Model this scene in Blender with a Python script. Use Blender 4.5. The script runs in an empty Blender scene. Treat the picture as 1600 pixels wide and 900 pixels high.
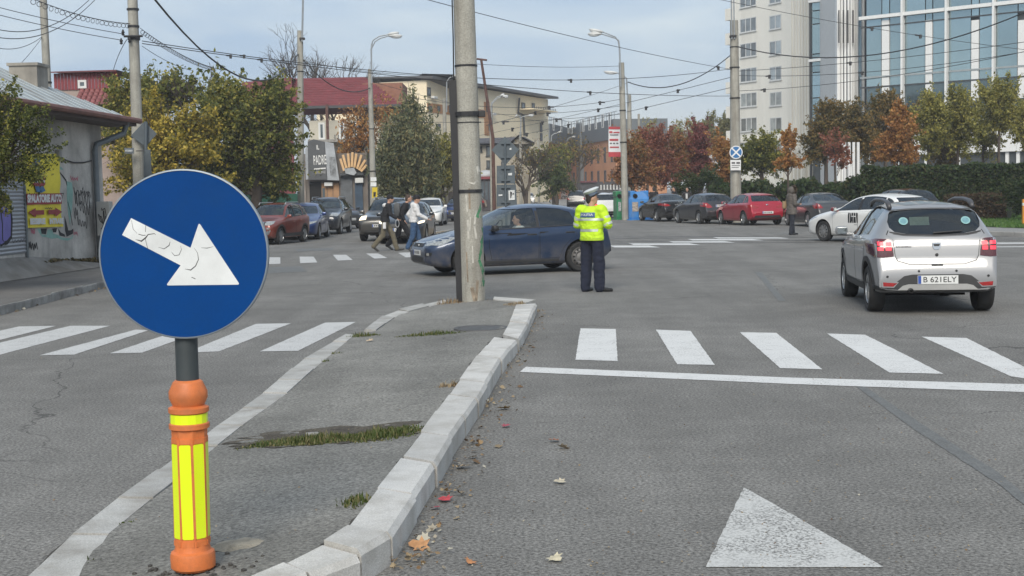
import bpy, bmesh, math, random
import numpy as np
from mathutils import Vector, Matrix
from mathutils.bvhtree import BVHTree

random.seed(7); RNG = np.random.default_rng(7)
SC = bpy.context.scene; COL = SC.collection
R = math.radians; PI = math.pi

# ------------------------------------------------------------------ camera, world, sun, exposure
FPX, HC = 2100.0, 1.8
PITCH, ROLL = math.atan(153 / FPX), -0.02
cam_data = bpy.data.cameras.new('camera'); cam = bpy.data.objects.new('camera', cam_data); COL.objects.link(cam)
cam_data.sensor_width = 36.0; cam_data.lens = 36.0 * FPX / 1600.0
cam_data.clip_start = 0.1; cam_data.clip_end = 3000
CAMM = Matrix.Rotation(PI / 2 - PITCH, 3, 'X') @ Matrix.Rotation(ROLL, 3, 'Z')
cam.matrix_world = Matrix.Translation((0, 0, HC)) @ CAMM.to_4x4()
SC.camera = cam

SUN_EL, SUN_AZ = R(38), R(186)          # azimuth clockwise from +Y (behind the camera)
w = bpy.data.worlds.new('World'); SC.world = w; w.use_nodes = True
nt = w.node_tree; nt.nodes.clear(); N = nt.nodes.new; Lk = nt.links.new
wo = N('ShaderNodeOutputWorld'); bg = N('ShaderNodeBackground'); bg.inputs['Strength'].default_value = 0.1
sky = N('ShaderNodeTexSky'); sky.sky_type = 'NISHITA'; sky.sun_disc = False
sky.sun_elevation = SUN_EL; sky.sun_rotation = SUN_AZ; sky.air_density = 1.0; sky.dust_density = 2.0; sky.ozone_density = 1.0
tc = N('ShaderNodeTexCoord'); mp = N('ShaderNodeMapping'); mp.inputs['Scale'].default_value = (1.0, 1.0, 4.2)
mp.inputs['Rotation'].default_value = (0.10, 0.22, 0.4)
nz = N('ShaderNodeTexNoise'); nz.inputs['Scale'].default_value = 2.8; nz.inputs['Detail'].default_value = 8; nz.inputs['Roughness'].default_value = 0.55; nz.inputs['Distortion'].default_value = 0.6
rp = N('ShaderNodeValToRGB'); rp.color_ramp.elements[0].position = 0.40; rp.color_ramp.elements[1].position = 0.63
rp.color_ramp.elements[0].color = (1.80, 2.40, 3.25, 1); rp.color_ramp.elements[1].color = (3.15, 3.52, 3.74, 1)
mx = N('ShaderNodeMix'); mx.data_type = 'RGBA'; mx.inputs[0].default_value = 0.87
Lk(tc.outputs['Generated'], mp.inputs[0]); Lk(mp.outputs[0], nz.inputs['Vector']); Lk(nz.outputs['Fac'], rp.inputs[0])
Lk(sky.outputs[0], mx.inputs[6]); Lk(rp.outputs[0], mx.inputs[7]); Lk(mx.outputs[2], bg.inputs['Color']); Lk(bg.outputs[0], wo.inputs[0])
sd = bpy.data.lights.new('sun', 'SUN'); sd.energy = 1.5; sd.angle = R(30); sd.color = (1.0, 0.93, 0.82)
sun = bpy.data.objects.new('sun', sd); COL.objects.link(sun)
_sv = Vector((math.sin(SUN_AZ) * math.cos(SUN_EL), math.cos(SUN_AZ) * math.cos(SUN_EL), math.sin(SUN_EL)))
sun.rotation_euler = _sv.to_track_quat('Z', 'Y').to_euler(); sun.location = (0, 0, 60)
SC.view_settings.view_transform = 'Standard'; SC.view_settings.look = 'None'
SC.view_settings.exposure = 1.12; SC.view_settings.gamma = 1.0; SC.view_settings.use_curve_mapping = False
SC.render.engine = 'CYCLES'
SC.cycles.max_bounces = 6; SC.cycles.diffuse_bounces = 3; SC.cycles.glossy_bounces = 3; SC.cycles.transparent_max_bounces = 12
SC.cycles.use_denoising = True; SC.cycles.caustics_reflective = False; SC.cycles.caustics_refractive = False

def ray(px, py): return CAMM @ Vector(((px - 800) / FPX, -(py - 450) / FPX, -1))
def g(px, py, z=0.0):
    d = ray(px, py); t = (z - HC) / d.z
    return Vector((d.x * t, d.y * t, z))
def at(px, py, Y):
    d = ray(px, py); t = Y / d.y
    return Vector((d.x * t, Y, HC + d.z * t))

# ------------------------------------------------------------------ materials
MATS = {}
def mat(name, col, rough=0.6, metal=0.0, var=0.12, vs=3.0, bump=0.0, bs=60.0, coat=0.0, spec=0.5, fine=0.0, fs=150.0, dirt=None, streak=None, orand=0.0):
    """Principled material: base colour with two scales of noise, optional bump, dirt (colour, amount, scale) and vertical streaks."""
    if name in MATS: return MATS[name]
    m = bpy.data.materials.new(name); m.use_nodes = True; t = m.node_tree; N = t.nodes.new; L = t.links.new
    b = t.nodes['Principled BSDF']
    b.inputs['Roughness'].default_value = rough; b.inputs['Metallic'].default_value = metal
    b.inputs['Coat Weight'].default_value = coat; b.inputs['Coat Roughness'].default_value = 0.06
    b.inputs['Specular IOR Level'].default_value = spec
    tc = N('ShaderNodeTexCoord'); c = (*col, 1)
    def noise(scale, detail=5, vec=None):
        n = N('ShaderNodeTexNoise'); n.inputs['Scale'].default_value = scale; n.inputs['Detail'].default_value = detail; n.inputs['Roughness'].default_value = 0.6
        L(vec or tc.outputs['Object'], n.inputs['Vector']); return n.outputs['Fac']
    def rng(src, a, b_, lo=0.3, hi=0.7):
        r = N('ShaderNodeMapRange'); r.inputs[1].default_value = lo; r.inputs[2].default_value = hi; r.inputs[3].default_value = a; r.inputs[4].default_value = b_
        L(src, r.inputs[0]); return r.outputs[0]
    def mul(colsock, fac):
        x = N('ShaderNodeVectorMath'); x.operation = 'SCALE'; L(colsock, x.inputs[0]); L(fac, x.inputs['Scale']); return x.outputs[0]
    rgb = N('ShaderNodeRGB'); rgb.outputs[0].default_value = c; cur = rgb.outputs[0]
    if var: cur = mul(cur, rng(noise(vs), 1 - var, 1 + var))
    if orand:
        oi = N('ShaderNodeObjectInfo'); cur = mul(cur, rng(oi.outputs['Random'], 1 - orand, 1 + orand, 0, 1))
    if fine: cur = mul(cur, rng(noise(fs, 2), 1 - fine, 1 + fine))
    def mixin(cur, colr, facsock):
        x = N('ShaderNodeMix'); x.data_type = 'RGBA'; L(facsock, x.inputs[0]); L(cur, x.inputs[6]); x.inputs[7].default_value = (*colr, 1); return x.outputs[2]
    if dirt: cur = mixin(cur, dirt[0], rng(noise(dirt[2], 8), 0, dirt[1], 0.45, 0.68))
    if streak:
        mp = N('ShaderNodeMapping'); mp.inputs['Scale'].default_value = (streak[2], streak[2], streak[2] * 0.08); L(tc.outputs['Object'], mp.inputs[0])
        cur = mixin(cur, streak[0], rng(noise(1.0, 6, mp.outputs[0]), 0, streak[1], 0.45, 0.7))
    L(cur, b.inputs['Base Color'])
    if bump:
        bp = N('ShaderNodeBump'); bp.inputs['Strength'].default_value = bump; bp.inputs['Distance'].default_value = 0.02
        L(noise(bs, 4), bp.inputs['Height']); L(bp.outputs[0], b.inputs['Normal'])
    MATS[name] = m; return m

def asphalt(name, col, crack=0.5, patch=0.13, speck=0.60):
    m = bpy.data.materials.new(name); m.use_nodes = True; t = m.node_tree; N = t.nodes.new; L = t.links.new
    b = t.nodes['Principled BSDF']; b.inputs['Roughness'].default_value = 0.9; b.inputs['Specular IOR Level'].default_value = 0.25
    geo = N('ShaderNodeNewGeometry'); P = geo.outputs['Position']
    def noise(scale, d=4, vec=None, rough=0.6):
        n = N('ShaderNodeTexNoise'); n.inputs['Scale'].default_value = scale; n.inputs['Detail'].default_value = d; n.inputs['Roughness'].default_value = rough
        L(vec or P, n.inputs['Vector']); return n.outputs['Fac']
    def rng(src, a, b_, lo, hi):
        r = N('ShaderNodeMapRange'); r.inputs[1].default_value = lo; r.inputs[2].default_value = hi; r.inputs[3].default_value = a; r.inputs[4].default_value = b_
        L(src, r.inputs[0]); return r.outputs[0]
    def M(op, a, b_):
        x = N('ShaderNodeMath'); x.operation = op
        for i, v in enumerate((a, b_)):
            if isinstance(v, (int, float)): x.inputs[i].default_value = v
            else: L(v, x.inputs[i])
        return x.outputs[0]
    f = rng(noise(0.35, 6), 1 - patch, 1 + patch, 0.35, 0.65)
    f = M('MULTIPLY', f, rng(noise(2.2, 6), 0.92, 1.08, 0.35, 0.65))
    mp = N('ShaderNodeMapping'); mp.inputs['Scale'].default_value = (1.4, 0.10, 1); L(P, mp.inputs[0])
    f = M('MULTIPLY', f, rng(noise(1.0, 5, mp.outputs[0]), 0.91, 1.09, 0.35, 0.65))
    f = M('MULTIPLY', f, rng(noise(48, 4, None, 0.75), 1 - speck, 1 + speck, 0.36, 0.64))
    f = M('MULTIPLY', f, rng(noise(26, 2), 0.9, 1.1, 0.3, 0.7))
    # pale aggregate specks
    v = N('ShaderNodeTexVoronoi'); v.inputs['Scale'].default_value = 38; L(P, v.inputs['Vector'])
    sp = rng(v.outputs['Distance'], 1.0, 0.0, 0.05, 0.16); wh = N('ShaderNodeTexWhiteNoise'); L(v.outputs['Position'], wh.inputs['Vector'])
    sp = M('MULTIPLY', sp, rng(wh.outputs['Value'], 0, 1.1, 0.72, 1.0))
    f = M('ADD', f, sp)
    # cracks
    nv = N('ShaderNodeTexNoise'); nv.inputs['Scale'].default_value = 1.3; nv.inputs['Detail'].default_value = 6; L(P, nv.inputs['Vector'])
    ad = N('ShaderNodeVectorMath'); ad.operation = 'MULTIPLY_ADD'; L(nv.outputs['Color'], ad.inputs[0]); ad.inputs[1].default_value = (0.9, 0.9, 0); L(P, ad.inputs[2])
    vc = N('ShaderNodeTexVoronoi'); vc.feature = 'DISTANCE_TO_EDGE'; vc.inputs['Scale'].default_value = 0.16; L(ad.outputs[0], vc.inputs['Vector'])
    ck = rng(vc.outputs['Distance'], 1, 0, 0.0006, 0.002)
    ck = M('MULTIPLY', ck, rng(noise(0.22, 3), 0, crack, 0.42, 0.52))
    st = rng(noise(0.8, 7, None, 0.7), 0, 0.18, 0.60, 0.72); f = M('MULTIPLY', f, M('SUBTRACT', 1.0, st))
    f = M('MULTIPLY', f, M('SUBTRACT', 1.0, ck))
    rgb = N('ShaderNodeRGB'); rgb.outputs[0].default_value = (*col, 1)
    sc = N('ShaderNodeVectorMath'); sc.operation = 'SCALE'; L(rgb.outputs[0], sc.inputs[0]); L(f, sc.inputs['Scale']); L(sc.outputs[0], b.inputs['Base Color'])
    bp = N('ShaderNodeBump'); bp.inputs['Strength'].default_value = 0.5; bp.inputs['Distance'].default_value = 0.006
    L(noise(85, 3), bp.inputs['Height']); L(bp.outputs[0], b.inputs['Normal'])
    MATS[name] = m; return m

def paint_mark(name, col, wear=0.5, lo=.54, under=(0.17, 0.166, 0.157)):
    """Road paint: white with worn-through specks and larger scuffs."""
    m = bpy.data.materials.new(name); m.use_nodes = True; t = m.node_tree; N = t.nodes.new; L = t.links.new
    b = t.nodes['Principled BSDF']; b.inputs['Roughness'].default_value = 0.8
    geo = N('ShaderNodeNewGeometry'); P = geo.outputs['Position']
    def noise(s, d=4, r=0.7):
        n = N('ShaderNodeTexNoise'); n.inputs['Scale'].default_value = s; n.inputs['Detail'].default_value = d; n.inputs['Roughness'].default_value = r; L(P, n.inputs['Vector']); return n.outputs['Fac']
    def rng(src, a, b_, lo, hi):
        r = N('ShaderNodeMapRange'); r.inputs[1].default_value = lo; r.inputs[2].default_value = hi; r.inputs[3].default_value = a; r.inputs[4].default_value = b_; L(src, r.inputs[0]); return r.outputs[0]
    def M(op, a, b_):
        x = N('ShaderNodeMath'); x.operation = op; x.use_clamp = True
        for i, v in enumerate((a, b_)):
            if isinstance(v, (int, float)): x.inputs[i].default_value = v
            else: L(v, x.inputs[i])
        return x.outputs[0]
    fine = rng(noise(60, 3), 0, 1, lo, lo + .1); big = rng(noise(1.7, 6), 0.12, 1.0, 0.42, 0.68)
    w_ = M('MULTIPLY', fine, M('MULTIPLY', big, wear * 2))
    w2 = M('MULTIPLY', rng(noise(4.5, 8), 0, 1, 0.55, 0.75), wear * 0.7)
    x = N('ShaderNodeMix'); x.data_type = 'RGBA'; L(M('MAXIMUM', w_, w2), x.inputs[0]); x.inputs[6].default_value = (*col, 1); x.inputs[7].default_value = (*under, 1)
    L(x.outputs[2], b.inputs['Base Color'])
    bp = N('ShaderNodeBump'); bp.inputs['Strength'].default_value = 0.35; bp.inputs['Distance'].default_value = 0.005; L(noise(85, 3), bp.inputs['Height']); L(bp.outputs[0], b.inputs['Normal'])
    MATS[name] = m; return m

def leafmat(name, cols, trans=0.35):
    if name in MATS: return MATS[name]
    m = bpy.data.materials.new(name); m.use_nodes = True; t = m.node_tree; N = t.nodes.new; L = t.links.new; t.nodes.clear()
    o = N('ShaderNodeOutputMaterial'); geo = N('ShaderNodeNewGeometry'); rp = N('ShaderNodeValToRGB')
    el = rp.color_ramp.elements
    while len(el) < len(cols): el.new(0.5)
    for i, c in enumerate(cols): el[i].position = i / max(1, len(cols) - 1); el[i].color = (*c, 1)
    n = N('ShaderNodeTexNoise'); n.inputs['Scale'].default_value = 0.55; n.inputs['Detail'].default_value = 3; L(geo.outputs['Position'], n.inputs['Vector'])
    mr = N('ShaderNodeMapRange'); mr.inputs[1].default_value = 0.3; mr.inputs[2].default_value = 0.7; mr.inputs[3].default_value = -0.3; mr.inputs[4].default_value = 0.3; L(n.outputs['Fac'], mr.inputs[0])
    ad = N('ShaderNodeMath'); L(geo.outputs['Random Per Island'], ad.inputs[0]); L(mr.outputs[0], ad.inputs[1]); L(ad.outputs[0], rp.inputs[0])
    d = N('ShaderNodeBsdfPrincipled'); d.inputs['Roughness'].default_value = 0.6; d.inputs['Specular IOR Level'].default_value = 0.25
    tr = N('ShaderNodeBsdfTranslucent'); ms = N('ShaderNodeMixShader'); ms.inputs[0].default_value = trans
    L(rp.outputs[0], d.inputs['Base Color']); L(rp.outputs[0], tr.inputs[0]); L(d.outputs[0], ms.inputs[1]); L(tr.outputs[0], ms.inputs[2]); L(ms.outputs[0], o.inputs[0])
    MATS[name] = m; return m

def glassmat(name, tint, refl=0.10, rough=0.02):
    if name in MATS: return MATS[name]
    m = bpy.data.materials.new(name); m.use_nodes = True; t = m.node_tree; N = t.nodes.new; L = t.links.new; t.nodes.clear()
    o = N('ShaderNodeOutputMaterial'); tr = N('ShaderNodeBsdfTransparent'); tr.inputs[0].default_value = (*tint, 1)
    gl = N('ShaderNodeBsdfGlossy'); gl.inputs['Roughness'].default_value = rough; gl.inputs[0].default_value = (0.9, 0.95, 0.97, 1)
    fr = N('ShaderNodeFresnel'); fr.inputs[0].default_value = 1.5; ad = N('ShaderNodeMath'); ad.inputs[1].default_value = refl; ad.use_clamp = True
    L(fr.outputs[0], ad.inputs[0]); ms = N('ShaderNodeMixShader'); L(ad.outputs[0], ms.inputs[0]); L(tr.outputs[0], ms.inputs[1]); L(gl.outputs[0], ms.inputs[2]); L(ms.outputs[0], o.inputs[0])
    MATS[name] = m; return m

def emit(name, col, strength):
    m = mat(name, col, 0.3, var=0); b = m.node_tree.nodes['Principled BSDF']
    b.inputs['Emission Color'].default_value = (*col, 1); b.inputs['Emission Strength'].default_value = strength; return m

# ------------------------------------------------------------------ object helpers
def tag(o, label=None, cat=None, group=None, kind=None):
    if label: o['label'] = label
    if cat: o['category'] = cat
    if group: o['group'] = group
    if kind: o['kind'] = kind
    return o
def thing(name, label, cat, loc=(0, 0, 0), rz=0.0, group=None):
    o = bpy.data.objects.new(name, None); COL.objects.link(o); o.location = loc; o.rotation_euler = (0, 0, rz); o.empty_display_size = 0.2
    return tag(o, label, cat, group)
def struct(name, loc=(0, 0, 0)):
    o = bpy.data.objects.new(name, None); COL.objects.link(o); o.location = loc; o['kind'] = 'structure'; return o
def link(name, me, parent=None, loc=None, rz=None):
    o = bpy.data.objects.new(name, me); COL.objects.link(o)
    if parent is not None: o.parent = parent
    if loc is not None: o.location = loc
    if rz is not None: o.rotation_euler = (0, 0, rz)
    return o
def copy_tree(o, parent=None):
    c = o.copy(); COL.objects.link(c); c.parent = parent
    for ch in list(o.children): copy_tree(ch, c)
    return c

class MB:
    """Mesh builder: collects shapes, build() links them as one mesh object."""
    def __init__(s): s.v = []; s.f = []; s.m = []
    def add(s, vs, fs, mi=0):
        n = len(s.v); s.v += [tuple(p) for p in vs]; s.f += [tuple(i + n for i in f) for f in fs]; s.m += [mi] * len(fs); return s
    def box(s, a, b, mi=0, M=None):
        (x0, y0, z0), (x1, y1, z1) = a, b
        vs = [(x0, y0, z0), (x1, y0, z0), (x1, y1, z0), (x0, y1, z0), (x0, y0, z1), (x1, y0, z1), (x1, y1, z1), (x0, y1, z1)]
        if M is not None: vs = [M @ Vector(p) for p in vs]
        return s.add(vs, [(0, 3, 2, 1), (4, 5, 6, 7), (0, 1, 5, 4), (1, 2, 6, 5), (2, 3, 7, 6), (3, 0, 4, 7)], mi)
    def bbox(s, a, b, r=0.02, mi=0, M=None):
        """box with chamfered edges"""
        bm = bmesh.new(); c = [(a[i] + b[i]) / 2 for i in range(3)]; d = [abs(b[i] - a[i]) for i in range(3)]
        bmesh.ops.create_cube(bm, size=1, matrix=Matrix.Translation(c) @ Matrix.Diagonal((*d, 1)))
        bmesh.ops.bevel(bm, geom=bm.edges[:], offset=r, segments=2, affect='EDGES', profile=0.5)
        if M is not None: bm.transform(M)
        bm.verts.index_update(); s.add([v.co.copy() for v in bm.verts], [[v.index for v in f.verts] for f in bm.faces], mi); bm.free(); return s
    def tube(s, pts, rad, n=8, mi=0, cap=True):
        pts = [Vector(p) for p in pts]; k = len(pts); rad = rad if isinstance(rad, (list, tuple)) else [rad] * k
        vs = []; up = None
        for i, p in enumerate(pts):
            t = (pts[min(i + 1, k - 1)] - pts[max(i - 1, 0)])
            t = t.normalized() if t.length > 1e-9 else Vector((0, 0, 1))
            if up is None: up = Vector((0, 0, 1)) if abs(t.z) < 0.9 else Vector((1, 0, 0))
            a = t.cross(up)
            if a.length < 1e-4: a = t.orthogonal()
            a.normalize(); b = a.cross(t); up = b
            for j in range(n):
                q = 2 * PI * j / n; vs.append(p + a * (math.cos(q) * rad[i]) + b * (math.sin(q) * rad[i]))
        fs = [(i * n + j, i * n + (j + 1) % n, (i + 1) * n + (j + 1) % n, (i + 1) * n + j) for i in range(k - 1) for j in range(n)]
        if cap: fs += [tuple(range(n))[::-1], tuple((k - 1) * n + j for j in range(n))]
        return s.add(vs, fs, mi)
    def lathe(s, prof, n=16, M=None, mi=0, cap=True):
        """prof: (radius, z) list, axis z"""
        vs = [(r * math.cos(2 * PI * j / n), r * math.sin(2 * PI * j / n), z) for r, z in prof for j in range(n)]
        if M is not None: vs = [M @ Vector(p) for p in vs]
        k = len(prof); fs = [(i * n + j, i * n + (j + 1) % n, (i + 1) * n + (j + 1) % n, (i + 1) * n + j) for i in range(k - 1) for j in range(n)]
        if cap: fs += [tuple(range(n))[::-1], tuple((k - 1) * n + j for j in range(n))]
        return s.add(vs, fs, mi)
    def ell(s, c, r, n=12, k=8, M=None, mi=0):
        prof = [(max(1e-3, math.sin(PI * i / k)), -math.cos(PI * i / k)) for i in range(k + 1)]
        T = Matrix.Translation(c) @ (M.to_4x4() if M is not None else Matrix.Identity(4)) @ Matrix.Diagonal((*r, 1))
        return s.lathe(prof, n, T, mi)
    def prism(s, poly, M, d, mi=0):
        """poly (u,v) in the XY plane of M, extruded along M's z by d (front face at +d)"""
        n = len(poly); vs = [M @ Vector((u, v, 0)) for u, v in poly] + [M @ Vector((u, v, d)) for u, v in poly]
        fs = [tuple(range(n))[::-1], tuple(range(n, 2 * n))] + [(i, (i + 1) % n, (i + 1) % n + n, i + n) for i in range(n)]
        return s.add(vs, fs, mi)
    def loft(s, rings, mi=0, cap=True):
        n = len(rings[0]); k = len(rings); vs = [p for r in rings for p in r]
        fs = [(i * n + j, i * n + (j + 1) % n, (i + 1) * n + (j + 1) % n, (i + 1) * n + j) for i in range(k - 1) for j in range(n)]
        if cap: fs += [tuple(range(n))[::-1], tuple((k - 1) * n + j for j in range(n))]
        return s.add(vs, fs, mi)
    def ribbon(s, pts, width, M, d=0.004, mi=0):
        """flat brush stroke: polyline (u,v) with width in M's XY plane, each segment a thin quad at height d"""
        k = len(pts); vs = []
        for i in range(k):
            a = Vector(pts[max(i - 1, 0)]); b = Vector(pts[min(i + 1, k - 1)]); t = (b - a)
            t = t.normalized() if t.length > 1e-9 else Vector((1, 0)); nrm = Vector((-t.y, t.x)); p = Vector(pts[i])
            wd = width[i] if isinstance(width, (list, tuple)) else width
            for q in (p + nrm * wd / 2, p - nrm * wd / 2): vs.append(M @ Vector((q.x, q.y, d)))
        return s.add(vs, [(2 * i, 2 * i + 1, 2 * i + 3, 2 * i + 2) for i in range(k - 1)], mi)
    def mesh(s, name, mats, smooth=False, fixn=True):
        me = bpy.data.meshes.new(name); me.from_pydata(s.v, [], s.f)
        for m in (mats if isinstance(mats, (list, tuple)) else [mats]): me.materials.append(m)
        if any(s.m): me.polygons.foreach_set('material_index', s.m)
        if fixn and len(s.f) < 60000:
            bm = bmesh.new(); bm.from_mesh(me); bmesh.ops.recalc_face_normals(bm, faces=bm.faces[:]); bm.to_mesh(me); bm.free()
        if smooth:
            me.polygons.foreach_set('use_smooth', [True] * len(me.polygons))
            if smooth is not True: me.set_sharp_from_angle(angle=R(smooth))
        me.update(); return me
    def build(s, name, mats, parent=None, smooth=False, loc=None, rz=None, fixn=True):
        return link(name, s.mesh(name, mats, smooth, fixn), parent, loc, rz)

def frame(o, u, v):
    """4x4 with x=u, y=v (made orthogonal), z=u x v, origin o"""
    u = Vector(u).normalized(); nn = u.cross(Vector(v)).normalized(); v = nn.cross(u)
    M = Matrix((u, v, nn)).transposed().to_4x4(); M.translation = Vector(o); return M

_txt = {}
def text_mesh(body, size=1.0, bold=0.0, width=None):
    """font text as a flat mesh centred on the origin, cap height about `size`"""
    cu = bpy.data.curves.new('t', 'FONT'); cu.body = body; cu.size = size / 0.73; cu.align_x = 'CENTER'; cu.align_y = 'CENTER'; cu.offset = bold; cu.resolution_u = 3
    ob = bpy.data.objects.new('t', cu); COL.objects.link(ob)
    me = bpy.data.meshes.new_from_object(ob.evaluated_get(bpy.context.evaluated_depsgraph_get()))
    bpy.data.objects.remove(ob); bpy.data.curves.remove(cu)
    if width:
        xs = [v.co.x for v in me.vertices]; k = width / max(1e-6, max(xs) - min(xs))
        for v in me.vertices: v.co.x *= k
    return me
def text(body, M, size, material, parent, name='lettering', bold=0.0, width=None):
    me = text_mesh(body, size, bold, width); me.transform(M); me.materials.clear(); me.materials.append(material)
    return link(name, me, parent)
def flip(me):
    me.flip_normals(); return me
# ------------------------------------------------------------------ the setting
ASPH = asphalt('asphalt_road', (0.176, 0.171, 0.160))
ASPH2 = asphalt('asphalt_island', (0.196, 0.191, 0.175), crack=0.2, patch=0.2, speck=0.5)
ASPH3 = asphalt('asphalt_walk', (0.150, 0.146, 0.140), crack=0.5)
WHITE = paint_mark('road_paint', (0.63, 0.63, 0.615), 0.7)
WORN = paint_mark('road_paint_worn', (0.52, 0.52, 0.51), 0.95)
DARKP = mat('tar_seam', (0.135, 0.137, 0.132), 0.7, var=0.2, vs=8, fine=0.3, fs=70)
GRANITE = mat('kerb_granite', (0.52, 0.51, 0.485), 0.85, var=0.10, vs=2.5, fine=0.20, fs=130, bump=0.3, bs=90, dirt=((0.30, 0.28, 0.24), 0.55, 3.5), orand=.12)
CONC = mat('concrete', (0.30, 0.29, 0.27), 0.9, var=0.22, vs=2.5, fine=0.18, fs=60, bump=0.5, bs=40, streak=((0.14, 0.13, 0.11), 0.6, 4.0))
POLEC = mat('concrete_pole_mat', (0.335, 0.325, 0.285), 0.9, var=0.2, vs=2.2, fine=0.22, fs=55, bump=0.6, bs=35, streak=((0.13, 0.11, 0.085), 0.55, 5.0))
BLACK = mat('black_plastic', (0.018, 0.018, 0.019), 0.55, var=0.1)
BLACKM = mat('black_metal', (0.03, 0.03, 0.032), 0.5, metal=0.3, var=0.15)
STEEL = mat('galvanised_steel', (0.36, 0.38, 0.39), 0.5, metal=0.6, var=0.15, vs=6)
SIGNBK = mat('sign_back_grey', (0.085, 0.105, 0.12), 0.6, metal=0.2, var=0.15, vs=5)
GRASSM = leafmat('grass_blades', [(0.05, 0.075, 0.02), (0.09, 0.12, 0.035), (0.22, 0.19, 0.09)], 0.25)
DRYM = leafmat('dry_litter', [(0.16, 0.10, 0.05), (0.30, 0.22, 0.13), (0.36, 0.30, 0.2), (0.10, 0.07, 0.04)], 0.15)

def sheet(name, pts, material, parent=None, kind='structure'):
    o = MB().add(pts, [tuple(range(len(pts)))]).build(name, material, parent, fixn=False)
    n = o.data.polygons[0].normal
    if n.z < 0: o.data.flip_normals()
    if parent is None and kind: o['kind'] = kind
    return o
sheet('road', [(-700, -50, 0), (700, -50, 0), (700, 1200, 0), (-700, 1200, 0)], ASPH)

mr_ = random.Random(6)
def mark(name, quad, material=WHITE, parent=None, z=0.004):
    co = [g(x, y, z) for x, y in quad]; pts = []
    for a, b in zip(co, co[1:] + co[:1]):
        n = max(1, min(60, int((b - a).length / .07))); e = (b - a).normalized(); e = Vector((-e.y, e.x, 0))
        for i in range(n): pts.append(a.lerp(b, i / n) + e * (mr_.uniform(-.004, .004) if i else 0))
    return sheet(name, pts, material, parent)

# crosswalk in front of the right-hand lane
cw = struct('crosswalk')
for i, q in enumerate([[(907, 513), (962, 514), (965, 564), (899, 562)], [(1025, 515), (1079, 517), (1117, 570), (1058, 569)],
          [(1156, 519), (1213, 520), (1285, 577), (1219, 575)], [(1292, 521), (1352, 523), (1474, 584), (1390, 582)],
          [(1440, 526), (1510, 528), (1650, 598), (1580, 588)], [(1600, 531), (1668, 533), (1840, 605), (1760, 600)]]):
    mark('crosswalk_stripe', q, WHITE, cw)
# crosswalk across the left-hand lane
cw = struct('crosswalk')
for q in [[(30, 510), (88, 509), (-40, 541), (-110, 541)], [(110, 509), (172, 509), (-15, 558), (-95, 558)], [(212, 515), (232, 516), (116, 554), (62, 555)],
          [(286, 514), (345, 507), (222, 551), (172, 552)], [(400, 506), (455, 505), (342, 549), (290, 551)], [(508, 504), (556, 503), (466, 548), (406, 549)]]:
    mark('crosswalk_stripe', q, WORN, cw)
# far crosswalk the pedestrians use
cw = struct('crosswalk')
for q in [[(414, 402), (438, 402), (438, 412), (410, 413)], [(468, 401), (490, 401), (496, 410), (469, 411)], [(520, 398), (541, 398), (551, 406), (528, 407)], [(572, 396), (591, 396), (605, 403), (585, 404)],
          [(622, 395), (640, 394), (656, 401), (634, 402)], [(668, 393), (684, 392), (704, 399), (684, 400)]]:
    mark('crosswalk_stripe', q, WORN, cw)
# crosswalk on the far right, seen at a grazing angle
cw = struct('crosswalk')
for (xa, xb, ya, yb) in [(958, 1028, 383.6, 386.5), (988, 1090, 379.8, 382.8), (1050, 1145, 376.6, 379.0), (1080, 1190, 373.4, 375.6), (1120, 1230, 370.6, 372.6)]:
    mark('crosswalk_stripe', [(xa - 6, ya), (xb - 14, ya), (xb + 4, yb), (xa + 2, yb)], WHITE, cw)
for (xa, xb, ya, yb) in [(1540, 1640, 361, 364), (1540, 1660, 366.5, 368), (1542, 1680, 379, 381.5), (1545, 1700, 385, 386.4)]:
    mark('road_line', [(xa, ya), (xb, ya - 1), (xb, yb - 1), (xa, yb)], WORN, cw)
o = MB(); 
stop = mark('stop_line', [(822, 573), (1240, 590), (1700, 603), (1700, 616), (1240, 600), (812, 581)], WHITE)
mark('road_arrow', [(1162, 762), (1172, 766), (1381, 886), (1103, 886)], paint_mark('road_paint_arrow', (0.54, 0.54, 0.52), 1.0, .47))
mark('tar_seam', [(1338, 604), (1352, 604), (1440, 662), (1560, 738), (1625, 792), (1625, 810), (1560, 756), (1430, 672)], DARKP, None, 0.0035)
mark('road_patch', [(1180, 425), (1216, 470), (1228, 470), (1190, 425)], DARKP, None, 0.003)
mark('road_patch', [(400, 418), (470, 416), (480, 424), (405, 428)], DARKP, None, 0.003)
mark('road_patch', [(462, 389), (520, 387), (520, 391), (465, 393)], DARKP, None, 0.003)
# tram rails sunk in the crossing road
tr = struct('tram_track')
RAIL = mat('tram_rail', (0.06, 0.06, 0.065), 0.45, metal=0.5, var=0.2)
for (ya, yb) in [(370.5, 366.0), (372.8, 368.0), (378.0, 372.2), (381.0, 375.0)]:
    a = g(955, ya); b = g(1750, yb)
    d = (b - a).normalized(); n = Vector((-d.y, d.x, 0)) * 0.07
    sheet('rail', [a - n + Vector((0, 0, .006)), b - n + Vector((0, 0, .006)), b + n + Vector((0, 0, .006)), a + n + Vector((0, 0, .006))], RAIL, tr)

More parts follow.
